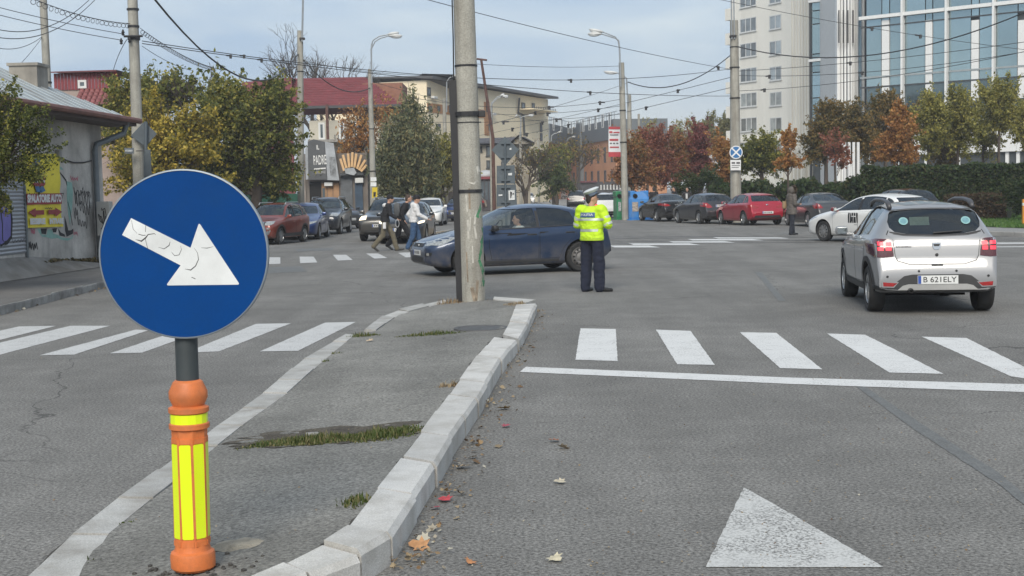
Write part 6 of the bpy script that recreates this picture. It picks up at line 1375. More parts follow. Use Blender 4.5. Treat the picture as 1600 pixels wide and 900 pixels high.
# bare soil showing in the broken asphalt under the weeds
m = MB(); c = g(520, 680, .08); rr = random.Random(17); ns = 40; rg = [[], [], []]
for i in range(ns):
    a = 2 * PI * i / ns; q = rr.uniform(.82, 1.12)
    for k_, s_ in enumerate((.35, .7, 1.0)): x, y = c.x + math.cos(a) * .74 * s_ * (q if k_ == 2 else 1), c.y + math.sin(a) * .40 * s_ * (q if k_ == 2 else 1); rg[k_].append((x, y, isl_z(x, y) + .005))
m.add([(c.x, c.y, isl_z(c.x, c.y) + .005)] + rg[0] + rg[1] + rg[2], [(0, 1 + i, 1 + (i + 1) % ns) for i in range(ns)] + [(1 + k_ * ns + i, 1 + (k_ + 1) * ns + i, 1 + (k_ + 1) * ns + (i + 1) % ns, 1 + k_ * ns + (i + 1) % ns) for k_ in (0, 1) for i in range(ns)])
m.build('soil_patch', mat('dark_soil', (.075, .065, .05), .95, var=.4, vs=9, fine=.4, fs=60, bump=.8, bs=40), isl)
# stone in the weeds
p = g(488, 680, .05); st = MB(); st.bbox((-.05, -.035, -.01), (.05, .035, .03), .012); tag(st.build('stone', CONC, None, loc=(p.x, p.y, isl_z(p.x, p.y)), rz=.3), 'pale broken stone lying in the island weeds', 'stone')
# dark crack along the kerb inner edge
m = MB(); rr = random.Random(2)
pl = resample([p + Vector((0, 0, -.02)) for p in r_in], .12)
m_pts = []
for i in range(6, len(pl) - 1):
    q = pl[i]; inn = Vector((-1, -.25, 0)).normalized(); w0 = max(0.004, .022 + rr.gauss(0, .014))
    m_pts.append((q, q + inn * w0))
m.add([Vector((a.x, a.y, isl_z(a.x - .01, a.y) + .004)) for pr in m_pts for a in pr], [(2 * i, 2 * i + 1, 2 * i + 3, 2 * i + 2) for i in range(len(m_pts) - 1)])
m.build('joint_gap', mat('joint_dirt', (.035, .03, .025), .95, var=.4, vs=20), isl)
# litter along the kerb foot
v = []; f = []; rr = np.random.default_rng(12)
kb = resample([g(x, y, 0) for x, y in [(614, 888), (647, 829), (676, 769), (701, 732), (736, 671), (751, 639), (774, 602), (791, 571), (814, 536), (842, 490)]], .05)
for i in range(330):
    q = kb[min(len(kb) - 1, int(abs(rr.beta(1.0, 1.3)) * len(kb)))]; off = abs(rr.normal(0, .12)) + .02; s = rr.uniform(.008, .035) if rr.random() < .92 else rr.uniform(.04, .075)
    n = len(v); c = Vector((q.x + off, q.y + rr.normal(0, .08), .008 + max(0, .03 - off * .2) * rr.random())); lv = leaf_verts(c, s, rr.uniform(0, 6.3), rr.normal(0, .35), rr.normal(0, .35), .8)
    v += lv; f.append(tuple(range(n, n + 14)))
for (px, py) in [(728, 696), (612, 884), (650, 872), (756, 632), (690, 775)]:
    c0 = g(px, py)
    for i in range(14):
        n = len(v); v += leaf_verts(c0 + Vector((abs(rr.normal(0, .06)), rr.normal(0, .09), .01 + rr.uniform(0, .03))), rr.uniform(.015, .045), rr.uniform(0, 6.3), rr.normal(0, .5), rr.normal(0, .5), .9); f.append(tuple(range(n, n + 14)))
lk = [g(x, y, 0) for x, y in [(-20, 495), (40, 478), (100, 464), (160, 449)]]; lk = resample(lk, .1)
for i in range(260):
    q = lk[rr.integers(len(lk))]; n = len(v); v += leaf_verts(Vector((q.x + rr.normal(0, .1), q.y - abs(rr.normal(0, .15)), .012)), rr.uniform(.03, .08), rr.uniform(0, 6.3), rr.normal(0, .4), rr.normal(0, .4), .8); f.append(tuple(range(n, n + 14)))
for i in range(700):     # small crumbs scattered over the lane
    px, py = rr.uniform(640, 1600), 560 + 340 * rr.random(); c = g(px, py); n = len(v); v += leaf_verts(c + Vector((0, 0, .006)), rr.uniform(.006, .017), rr.uniform(0, 6.3), rr.normal(0, .3), rr.normal(0, .3), .5); f.append(tuple(range(n, n + 14)))
for i in range(160):
    px, py = rr.uniform(0, 700), 530 + 360 * rr.random(); c = g(px, py); n = len(v); v += leaf_verts(c + Vector((0, 0, max(.006, isl_z(c.x, c.y) + .004))), rr.uniform(.006, .018), rr.uniform(0, 6.3), rr.normal(0, .3), rr.normal(0, .3), .5); f.append(tuple(range(n, n + 14)))
tag(MB().add(v, f).build('leaf_litter', leafmat('leaf_litter', [(.12, .07, .035), (.24, .15, .07), (.34, .27, .17), (.18, .13, .08), (.45, .42, .34)], .1), None, fixn=False), 'small dry leaves and crumbs along the kerbs and lane', 'leaf litter', kind='stuff')
for i, (px, py, s, col, lab) in enumerate([(695, 784, .10, (.42, .05, .06), 'bright red leaf lying near the island kerb'), (680, 797, .07, (.35, .05, .08), 'small dark red leaf just below the bright red leaf'), (655, 857, .12, (.42, .22, .10), 'large tan leaf on the road by the front kerb'), (723, 733, .12, (.44, .33, .20), 'pale tan leaf by the middle of the island kerb'), (787, 641, .13, (.42, .30, .15), 'yellow tan leaf on the lane beside the kerb'),
        (880, 702, .10, (.40, .33, .24), 'pale leaf lying alone in the right lane'), (866, 691, .09, (.30, .12, .06), 'brown leaf just left of the pale leaf in the lane'), (734, 882, .07, (.45, .20, .08), 'orange leaf near the bottom of the lane'), (868, 877, .09, (.50, .45, .32), 'cream leaf near the lower edge of the lane'), (875, 756, .08, (.45, .40, .30), 'cream leaf in the lane left of the painted arrow'), (791, 668, .08, (.30, .06, .08), 'dark pink leaf beside the kerb litter'), (578, 539, .1, (.45, .34, .22), 'tan leaf on the island asphalt near the left kerb')]):
    c = g(px, py); zz = max(.012, isl_z(c.x, c.y) + .012); n = 14; c.z = zz
    lv = leaf_verts(Vector((0, 0, 0)), s, rr.uniform(0, 6), rr.normal(0, .2), rr.normal(0, .2), .9)
    tag(MB().add(lv, [tuple(range(14))]).build('fallen_leaf', mat('leaf_%d' % i, col, .7, var=.25, vs=30), None, loc=c, fixn=False), lab, 'leaf', 'fallen leaves on the road')
# ------------------------------------------------------------------ poles, lamps, signs, wires
def cpole(name, label, base, top, r0, r1, material=POLEC, bands=(), n=14, group='concrete utility poles'):
    root = thing(name, label, 'pole', base, 0, group); d = Vector(top) - Vector(base)
    L_ = d.length; seg = [d * t for t in (0, .25, .5, .75, 1)]
    MB().tube(seg, [r0 + (r1 - r0) * t for t in (0, .25, .5, .75, 1)], n).build('shaft', material, root, 40)
    for t, hgt, th in bands:
        rr_ = r0 + (r1 - r0) * t; c = d * t
        MB().lathe([(rr_ + .001, -hgt / 2), (rr_ + th, -hgt / 2), (rr_ + th, hgt / 2), (rr_ + .001, hgt / 2)], n, Matrix.Translation(c) @ d.to_track_quat('Z', 'Y').to_matrix().to_4x4(), 0, False).build('band', BLACKM, root)
    return root, d
# the big pole on the island
pb = g(740, 470, .06); D0 = pb.y
top = at(723, -60, D0); d_ = (top - pb)
def tpole(y): return (at(735, y, D0).z - pb.z) / d_.z
big, dB = cpole('concrete_pole', 'thick concrete pole with black conduit and green graffiti on the island', pb - Vector((0, 0, .1)), top, .195, .165, bands=[(tpole(100), .03, .008), (tpole(174), .07, .03), (tpole(187), .015, .008), (tpole(292), .05, .016)])
def on_pole(y, ox, oy): 
    t = tpole(y); c = dB * t; return c + Vector((ox, oy, 0))
m = MB(); pts = [on_pole(y, -.205 - .01 * (y < 300), -.02) for y in (469, 300, 122)]
for a, b in zip(pts[:-1], pts[1:]):
    M = frame(a, b - a, (1, 0, 0)); m.box((0, -.062, -.05), ((b - a).length, .062, .05), M=M)
m.build('conduit', mat('conduit_black', (.014, .014, .016), .5, var=.2, vs=3), big)
MB().tube([on_pole(124, -.2, -.02), on_pole(60, -.185, -.06), on_pole(-30, -.18, -.08)], .012, 6).build('cable', BLACK, big)
MB().bbox(on_pole(174, .16, -.06) - Vector((0, .03, .05)), on_pole(174, .16, -.06) + Vector((.12, .03, .05)), .01).build('clamp_bolt', BLACKM, big)
# graffiti strokes wrapped on the shaft
shf = [o for o in big.children if o.name.startswith('shaft')][0].data
pv = BVHTree.FromPolygons([v.co.copy() for v in shf.vertices], [tuple(p.vertices) for p in shf.polygons])
GRN = mat('green_spray', (.06, .20, .10), .7, var=.35, vs=8); WSP = mat('white_smear', (.46, .445, .40), .9, var=.3, vs=10); RUST = mat('rust_stain', (.25, .205, .155), .9, var=.5, vs=9)
Mp = frame(Vector((pb.x, pb.y - 2, 0)) - Vector(big.location), (1, 0, 0), (0, 0, 1)); 
def pole_stroke(pts, wd, material, name):
    # pts in photo pixels on the pole face
    out = MB()
    for a, b in zip(pts[:-1], pts[1:]):
        pa, pb2 = [Vector((at(x, y, D0 - .2).x - big.location.x, at(x, y, D0 - .2).z - big.location.z)) for x, y in (a, b)]
        t = (pb2 - pa).normalized() * wd / 2; nn = Vector((-t.y, t.x)); q = [pa - t + nn, pb2 + t + nn, pb2 + t - nn, pa - t - nn]
        M = Matrix(((1, 0, 0, 0), (0, 0, -1, -2), (0, 1, 0, 0), (0, 0, 0, 1)))
        v, f = proj_patch(pv, M, [(p.x, p.y) for p in q], .05, .004)
        if f: out.add(v, f)
    if out.f: out.build(name, material, big, fixn=False)
pole_stroke([(752, 318), (749, 328), (745, 338), (753, 340)], .035, GRN, 'graffiti'); pole_stroke([(752, 350), (756, 366), (752, 378), (755, 388), (750, 398)], .035, GRN, 'graffiti')
pole_stroke([(749, 408), (753, 420), (756, 432), (754, 446)], .04, GRN, 'graffiti'); pole_stroke([(754, 320), (755, 345)], .03, GRN, 'graffiti'); pole_stroke([(752, 385), (749, 404)], .028, GRN, 'graffiti')
for pts, wd in [([(731, 345), (732, 372)], .03), ([(735, 340), (734, 360)], .02), ([(744, 330), (741, 352), (744, 372)], .03), ([(728, 306), (730, 330)], .02), ([(738, 385), (739, 410)], .02), ([(746, 262), (748, 270)], .05), ([(745, 283), (740, 287), (733, 285)], .025)]: pole_stroke(pts, wd, WSP, 'paint_smear')
for pts, wd in [([(738, 452), (742, 468)], .06), ([(733, 296), (734, 325)], .03), ([(729, 395), (731, 440)], .02), ([(746, 440), (744, 468)], .04)]: pole_stroke(pts, wd, RUST, 'rust_stain')

def pole_px(name, label, x, yb, xt, yt, d, w, wt=None, **kw):
    b = at(x, yb, d); b.z = min(b.z, 0.0) if yb > 0 else 0; b = Vector((at(x, yb, d).x, d, -.05)); t = at(xt, yt, d)
    return cpole(name, label, b, t, w * d / FPX / 2, (wt or w * .8) * d / FPX / 2, **kw)
pole_px('concrete_pole', 'slim concrete pole rising behind the grey house chimney', 84, 330, 66, -30, 46, 14, 11, bands=[(.63, .06, .02)])
pL, dL = pole_px('concrete_pole', 'concrete pole with street signs in front of the yellow-green tree', 221, 400, 206, -30, 38, 19, 15, bands=[(.90, .05, .03), (.84, .06, .02), (.80, .12, .03), (.45, .04, .02)])
pole_px('concrete_pole', 'concrete pole rising above the leafy trees, before the red tiled roof', 470, 345, 469, 48, 64, 11, 9, bands=[(.8, .05, .02), (.55, .05, .02)])
pR, dR = pole_px('concrete_pole', 'concrete pole carrying the no-stopping sign beside the parked cars', 1150, 335, 1147, 32, 66, 18, 12.5, bands=[(.62, .06, .03), (.77, .06, .03), (.87, .05, .02)])
pM, dM = pole_px('concrete_pole', 'concrete pole with the double street lamp near the recycling containers', 977, 320, 971, 98, 75, 11, 8.5, bands=[(.5, .06, .03), (.7, .06, .02)])
pole_px('concrete_pole', 'second concrete pole behind the double lamp pole', 985, 316, 983, 148, 92, 8, 6.5, bands=[(.6, .06, .03)])
pole_px('concrete_pole', 'thin distant concrete pole with cross arm behind the red trees', 999, 312, 998, 178, 130, 4.5, 3.6)
pS, dS_ = pole_px('concrete_pole', 'concrete lamp pole with yellow notice in front of the willow', 584, 335, 578, 108, 76, 11, 6.5, bands=[(.35, .06, .02), (.62, .05, .02)])
pole_px('concrete_pole', 'concrete pole with double lamp before the yellow apartment block', 769, 318, 767, 160, 105, 6, 5)
pole_px('concrete_pole', 'concrete pole half hidden by the willow in front of the yellow block', 697, 310, 694, 154, 112, 6.5, 5.5)
pole_px('concrete_pole', 'distant concrete pole standing before the grey roofed house', 814, 312, 813, 206, 118, 5, 4)
pole_px('concrete_pole', 'distant concrete pole by the end of the yellow block', 842, 312, 841, 218, 140, 4, 3.4)

LAMPW = mat('lamp_head_white', (.55, .56, .55), .4, var=.1); LAMPG = mat('lamp_glass', (.6, .62, .62), .2, var=.1, coat=.5)
def lamp(label, d, mast, heads, r=.045):
    """mast: photo polyline to the arm bend; heads: list of photo polylines ending at the head"""
    b = at(mast[0][0], mast[0][1], d); root = thing('street_lamp', label, 'street lamp', b, 0, 'street lamps')
    L0 = lambda p: at(p[0], p[1], d) - b
    MB().tube([L0(p) for p in mast], r, 8).build('mast', STEEL, root, 40)
    for hp in heads:
        pts = [L0(p) for p in hp[:-1]]; MB().tube(pts, r * .75, 6).build('arm', STEEL, root, 40)
        a, e = L0(hp[-2]), L0(hp[-1]); u = (e - a).normalized(); M = frame((a + e) / 2, u, (0, 1, 0)); ln = (e - a).length / 2
        h = MB(); h.ell((0, 0, 0), (ln * 1.1, .17, .10), 12, 8, M=None); me = h.mesh('lamp_head', LAMPW, True); me.transform(M); ho = link('lamp_head', me, root)
        h = MB(); h.ell((.06, 0, 0), (ln * .8, .14, .08), 12, 8); me = h.mesh('lamp_glass', LAMPG, True); me.transform(Matrix.Translation((0, 0, -.07)) @ M); link('lamp_glass', me, ho)
lamp('double headed street lamp on the pole before the willow', 75.6, [(581, 130), (580, 78), (581, 69)], [[(580, 72), (583, 63), (592, 57), (606, 54), (623, 51)], [(581, 75), (586, 65), (594, 60), (607, 56), (628, 56)]])
lamp('double headed street lamp on the tall pole by the recycling containers', 74.6, [(970, 135), (968, 75), (966, 62)], [[(967, 66), (962, 58), (942, 50), (921, 46)], [(968, 66), (962, 60), (940, 53), (919, 53)]])
lamp('street lamp on the second pole with its head to the left', 91.5, [(981, 160), (979, 122), (972, 118)], [[(972, 118), (965, 114), (944, 112)]], .05)
lamp('double street lamp in front of the yellow block', 104, [(768, 190), (768, 168), (769, 159)], [[(769, 160), (776, 152), (782, 150), (788, 147)], [(769, 162), (777, 154), (785, 151), (794, 150)]], .05)
lamp('street lamp partly behind the big concrete pole', 111, [(698, 175), (698, 128)], [[(698, 128), (702, 122), (708, 119), (716, 117)]], .05)
lamp('far street lamp with long arms before the yellow block', 117, [(813, 215), (814, 190), (813, 180)], [[(813, 186), (817, 182), (825, 181), (834, 179)], [(813, 185), (812, 182), (809, 180), (806, 180)]], .05)
lamp('far street lamp in front of the grey building, upper head', 180, [(861, 222), (862, 212)], [[(862, 212), (866, 209), (872, 207), (876, 205)]], .07)
lamp('far street lamp before the orange building, lower head', 190, [(884, 290), (885, 222)], [[(885, 222), (888, 216), (893, 214), (899, 213)]], .07)
# mast with thin antenna on the pole over the trees
b = at(473, 66, 64); a = thing('antenna_mast', 'thin grey mast clamped to the pole above the leafy trees', 'mast', b); MB().tube([(0, -.2, 0), (at(475, -20, 64) - b) + Vector((0, -.2, 0))], .05, 6).build('tube', STEEL, a); MB().bbox((-.12, -.25, .1), (.12, .0, .2), .01).build('clamp', BLACKM, a)
b = at(1143, 62, 66); a = thing('antenna_mast', 'pair of thin steel masts on top of the no-stopping sign pole', 'mast', b)
for dx in (-.02, .1): MB().tube([(dx, -.25, 0), (dx - .03, -.25, 3.0)], .035, 6).build('tube', STEEL, a)
MB().bbox((-.1, -.3, .1), (.2, .05, .2), .01).build('clamp', BLACKM, a)
# leaning rusty mast
b = at(772, 318, 88); b.z = 0; a = thing('leaning_mast', 'rusty leaning steel mast with a short crossbar beside the big pole', 'mast', b)
MB().tube([(0, 0, 0), at(770, 214, 88) - b, at(752, 94, 88) - b], [.13, .11, .08], 8).build('tube', RUSTY, a); MB().tube([at(745, 92, 88) - b, at(761, 94, 88) - b], .07, 6).build('crossbar', RUSTY, a)

# ---- signs seen from behind, on the far island
d = 42.0; b = at(793, 395, d); b.z = 0; s_ = thing('road_sign', 'grey back of a diamond road sign above two rectangular panels', 'road sign', b)
S_ = lambda x, y, dy=0: at(x, y, d) - b + Vector((0, dy, 0))
MB().tube([(0, 0, 0), S_(790, 322), S_(789, 222)], .035, 10).build('post', SIGNBK, s_, 40)
def panel(pts, name, dy=.05, mt=SIGNBK): 
    q = [S_(x, y, dy) for x, y in pts]; n = len(q); m = MB(); m.add(q + [p + Vector((0, .02, 0)) for p in q], [tuple(range(n)), tuple(range(n, 2 * n))[::-1]] + [(i, (i + 1) % n, (i + 1) % n + n, i + n) for i in range(n)]); return m.build(name, mt, s_)
panel([(768, 234), (789, 213), (811, 234), (790, 258)], 'diamond_panel'); panel([(776, 259), (804, 258), (805, 287), (776, 287)], 'rectangular_panel'); panel([(776, 288.5), (806, 288), (808, 322), (776, 323)], 'rectangular_panel')
for y in (224, 246, 263, 282, 293, 316): MB().bbox(S_(783, y) - Vector((0, .02, .025)), S_(797, y) + Vector((0, .06, .025)), .005).build('bracket', SIGNBK, s_)
STK = mat('white_sticker', (.6, .62, .62), .6, var=.25, vs=20)
for q in [[(794.5, 297.5), (804, 297), (804.5, 312), (795, 313)], [(796, 232), (799, 231), (799, 234), (796, 234)], [(794, 271), (800, 270), (800, 274), (794, 274)], [(779, 304), (785, 303.5), (785, 306), (779, 306.5)]]: panel(q, 'sticker', .025, STK)
panel([(797, 299), (800, 300), (799, 308), (797.5, 310)], 'sticker_print', .004, INK); panel([(800, 303), (803, 301), (803, 304)], 'sticker_print', .004, INK)
# sign backs on the left pole
d = 37.6; b = at(226, 400, d); b.z = 0; s_ = thing('road_sign', 'grey back of a diamond sign fixed beside the left pole', 'road sign', b)
MB().tube([(0, 0, 0), S_(228, 190)], .05, 10).build('post', SIGNBK, s_, 40)
panel([(203, 212), (224, 190), (244, 209), (226, 229)], 'diamond_panel', .08); panel([(227, 234), (236, 234), (238, 275), (229, 276)], 'narrow_panel', -.07)
b0 = b; d = 37.5; b = at(201, 236, d); s_ = thing('street_name_plate', 'small dark street name plate on the left pole', 'name plate', b)
panel([(194, 231), (209, 231), (209, 240), (195, 240)], 'plate', .0, mat('plate_dark', (.10, .12, .14), .6)); panel([(196, 234), (207, 234), (207, 237), (196, 237)], 'plate_print', -.01, mat('plate_print_grey', (.35, .38, .40), .6, var=.5, vs=30))
MB().tube([(0.2, .02, 0), (.45, .05, 0)], .015, 6).build('bracket', BLACKM, s_)
# no-stopping sign on the right pole
d = 65.6; b = at(1150, 238, d); s_ = thing('no_stopping_sign', 'round blue sign with white cross and ring above a white plate', 'traffic sign', b)
M = frame((0, -.02, 0), (1, 0, 0), (0, 0, 1)); r0 = 10.2 * d / FPX
MB().lathe([(.001, 0), (r0, 0), (r0, -.03), (.001, -.03)], 32, M, 0, False).build('rim', mat('sign_white_plain', (.7, .71, .71), .5, var=.06), s_)
MB().lathe([(.001, .004), (r0 * .86, .004)], 32, M, 0, False).build('face', mat('sign_mid_blue', (.02, .14, .36), .45, var=.08), s_)
for a in (PI / 4, -PI / 4):
    M2 = M @ Matrix.Rotation(a, 4, 'Z'); MB().prism([(-r0 * .88, -.035), (r0 * .88, -.035), (r0 * .88, .035), (-r0 * .88, .035)], M2 @ Matrix.Translation((0, 0, .006 if a > 0 else .008)), .002).build('cross_bar', MATS['sign_white_plain'], s_)
panel([(1141, 250), (1157.5, 250), (1157.5, 266), (1141.5, 266)], 'plate', -.02, MATS['sign_white_plain'])
for q in [[(1143, 253), (1148.5, 253), (1148.5, 256), (1143, 256)], [(1150.5, 253), (1156, 253), (1156, 256), (1150.5, 256)], [(1143, 258), (1156, 258), (1156, 259), (1143, 259)], [(1143, 261), (1154, 261), (1154, 262), (1143, 262)]]: panel(q, 'plate_print', -.03, SMUDGE)
# yellow and white notices on the lamp pole
d = 75.4; b = at(584, 290, d); s_ = thing('pole_notice', 'white notice above a yellow one on the lamp pole', 'notice', b)
panel([(579.5, 277), (588.5, 277), (588.5, 283), (579.5, 283)], 'notice', -.15, MATS['sign_white_plain']); panel([(579.5, 285), (588.5, 285), (588.5, 291), (579.5, 291)], 'notice', -.15, MATS['sign_white_plain'])
panel([(582, 293), (590, 292.5), (590, 309), (582, 309.5)], 'notice', -.16, mat('notice_yellow', (.62, .46, .02), .6, var=.1)); panel([(584, 300), (588, 300), (587, 307), (584, 307)], 'notice_print', -.19, INK)

# ---- overhead wires
WIRE = mat('wire_black', (.035, .035, .038), .6, var=0)
def wire(label, A, B, sag=.5, r=.012, clamps=(), n=18, name='overhead_wire', string=False):
    """A,B = (px,py,depth)"""
    a, b = at(*A), at(*B); root = thing(name, label, 'wire', a, 0, 'overhead wires'); pts = []
    for i in range(n + 1):
        t = i / n; p = a.lerp(b, t) - a; p.z -= sag * 4 * t * (1 - t); pts.append(p)
    MB().tube(pts, r * .85, 4, cap=False).build('strand', WIRE, root)
    for t in clamps:
        p = a.lerp(b, t) - a; p.z -= sag * 4 * t * (1 - t); u = (b - a).normalized(); dd = (a.y + (b.y - a.y) * t) / 60
        q = MB(); q.tube([p - u * .16 * dd, p + u * .16 * dd], .035 * dd, 6); q.bbox((-.05 * dd, -.05 * dd, -.12 * dd), (.05 * dd, .05 * dd, .05 * dd), .01, M=Matrix.Translation(p + u * .08 * dd)); q.build('insulator', WIRE, root)
    if string:
        k_ = int((b - a).length / .38); q = MB()
        for i in range(1, k_):
            t = i / k_; p = a.lerp(b, t) - a; p.z -= sag * 4 * t * (1 - t) + .07; q.lathe([(.055, -.006), (.065, 0), (.055, .006), (.05, 0)], 8, Matrix.Translation(p) @ Matrix.Rotation(PI / 2, 4, 'X') @ Matrix.Rotation(rk.uniform(-.6, .6), 4, 'Y'), 0, False)
        q.build('light_loops', WIRE, root)['kind'] = 'stuff'
    return root
wire('thick black cable dropping from the top left to the pole above the trees', (236, -8, 30), (466, 84, 64), 1.55, .035)
wire('thick black cable from the tree pole to the willow lamp pole', (472, 92, 64), (579, 137, 76), .75, .032)
wire('black cable between the lamp pole by the containers and the no-stopping pole', (981, 128, 75), (1144, 84, 66), .85, .03)
wire('thick black cable sagging from the no-stopping pole to the upper right corner', (1153, 73, 66), (1640, 2, 52), 1.2, .03)
wire('thin wire spanning from the left pole across the whole sky to the right pole', (222, 64, 38), (1146, 107, 66), .8, .014, (.105, .60))
wire('second thin wire below the long sky wire', (222, 68, 38), (1146, 150, 66), .4, .014, (.09, .125, .64))
wire('straight wire falling from the top edge to the right pole', (655, -4, 40), (1146, 109, 66), .15, .013, (.92,))
wire('wire from the right pole up to the right edge, upper', (1155, 111, 66), (1640, 60, 50), .15, .014, (.42,))
wire('wire from the right pole to the right edge, middle', (1155, 118, 66), (1640, 74, 50), .35, .014, (.12, .46))
wire('wire from the right pole to the right edge, lowest', (1155, 142, 66), (1640, 72, 50), .30, .014, (.1,))
wire('wire crossing the glass facade from its top to the right edge', (1100, -6, 60), (1640, 82, 60), .2, .013, (.48, .62))
wire('trolley wire from the right pole to behind the big pole, upper', (1145, 120, 66), (748, 212, 120), .1, .016, (.13, .38, .62, .78))
wire('trolley wire from the right pole to behind the big pole, lower', (1145, 136, 66), (748, 224, 120), .1, .016, (.22, .5, .7))
wire('trolley wire from the lamp pole going left', (971, 155, 75), (640, 152, 70), .5, .014, (.1, .35))
wire('lower trolley wire from the lamp pole going left', (972, 178, 75), (640, 190, 75), .2, .014, (.3, .55, .68))
wire('wire from the lamp pole to the far pole line', (973, 165, 75), (760, 178, 90), .2, .014, (.5,))
wire('span wire above the yellow block', (745, 100, 60), (970, 103, 75), .1, .012)
wire('span wire over the yellow block roof', (478, 96, 64), (709, 118, 60), .2, .012)
wire('span wire in front of the willow top', (583, 128, 76), (846, 190, 120), .2, .014)
wire('wire with small light loops from the top left corner to the left pole', (42, -6, 30), (205, 37, 38), .12, .012, string=True)
wire('wire with small light loops from the left pole to the trees', (219, 44, 38), (335, 106, 55), .15, .012, string=True)
wire('wire sagging from the chimney pole to the left edge, upper', (-30, 38, 36), (145, -6, 42), .55, .014)
wire('wire sagging from the chimney pole to the left edge, lower', (-30, 52, 36), (150, -2, 42), .55, .014)
wire('thin wire across the sky at upper left, higher', (-30, 4, 36), (192, 53, 38), .05, .011)
wire('thin wire across the sky at upper left, lower', (-30, 16, 36), (192, 63, 38), .05, .011)
wire('wire from the chimney pole bracket towards the left tree', (-30, 66, 40), (66, 57, 46), .3, .012)
wire('wire dropping from the left pole to the red gabled house', (198, 62, 38), (177, 110, 58), -.1, .014)
wire('drop wire from the chimney pole to the roof below', (66, 58, 46), (20, 112, 38), .05, .012)
wire('low wire behind the left pole towards the tree crowns', (222, 72, 38), (300, 110, 52), .1, .011)
wire('thin wire beside the big pole into the distance', (760, 196, 60), (985, 128, 92), .1, .014, (.25,))
b = at(200, 57, 37.8); br = thing('insulator_bracket', 'black insulator bracket on the left concrete pole', 'bracket', b)
MB().tube([(-.1, -.05, 0), (.42, -.05, 0)], .035, 6).build('arm', BLACKM, br)
for q in [(-.12, -.05, .1), (-.18, -.05, -.14), (0.05, -.05, -.1)]: MB().lathe([(.02, -.08), (.05, -.05), (.03, -.02), (.05, .01), (.03, .05), (.02, .09)], 8, Matrix.Translation(q)).build('insulator', BLACKM, br)
def xface(bvh, y, z, rear=True, L=5):
    h = bvh.ray_cast(Vector((-L, y, z)) if rear else Vector((L, y, z)), Vector((1 if rear else -1, 0, 0)))
    return h[0].x if h[0] else (-L / 2 if rear else L / 2)
def scale_of(B, L, H): return L / B['top'][-2][0], H / max(z for s, z in B['top'])

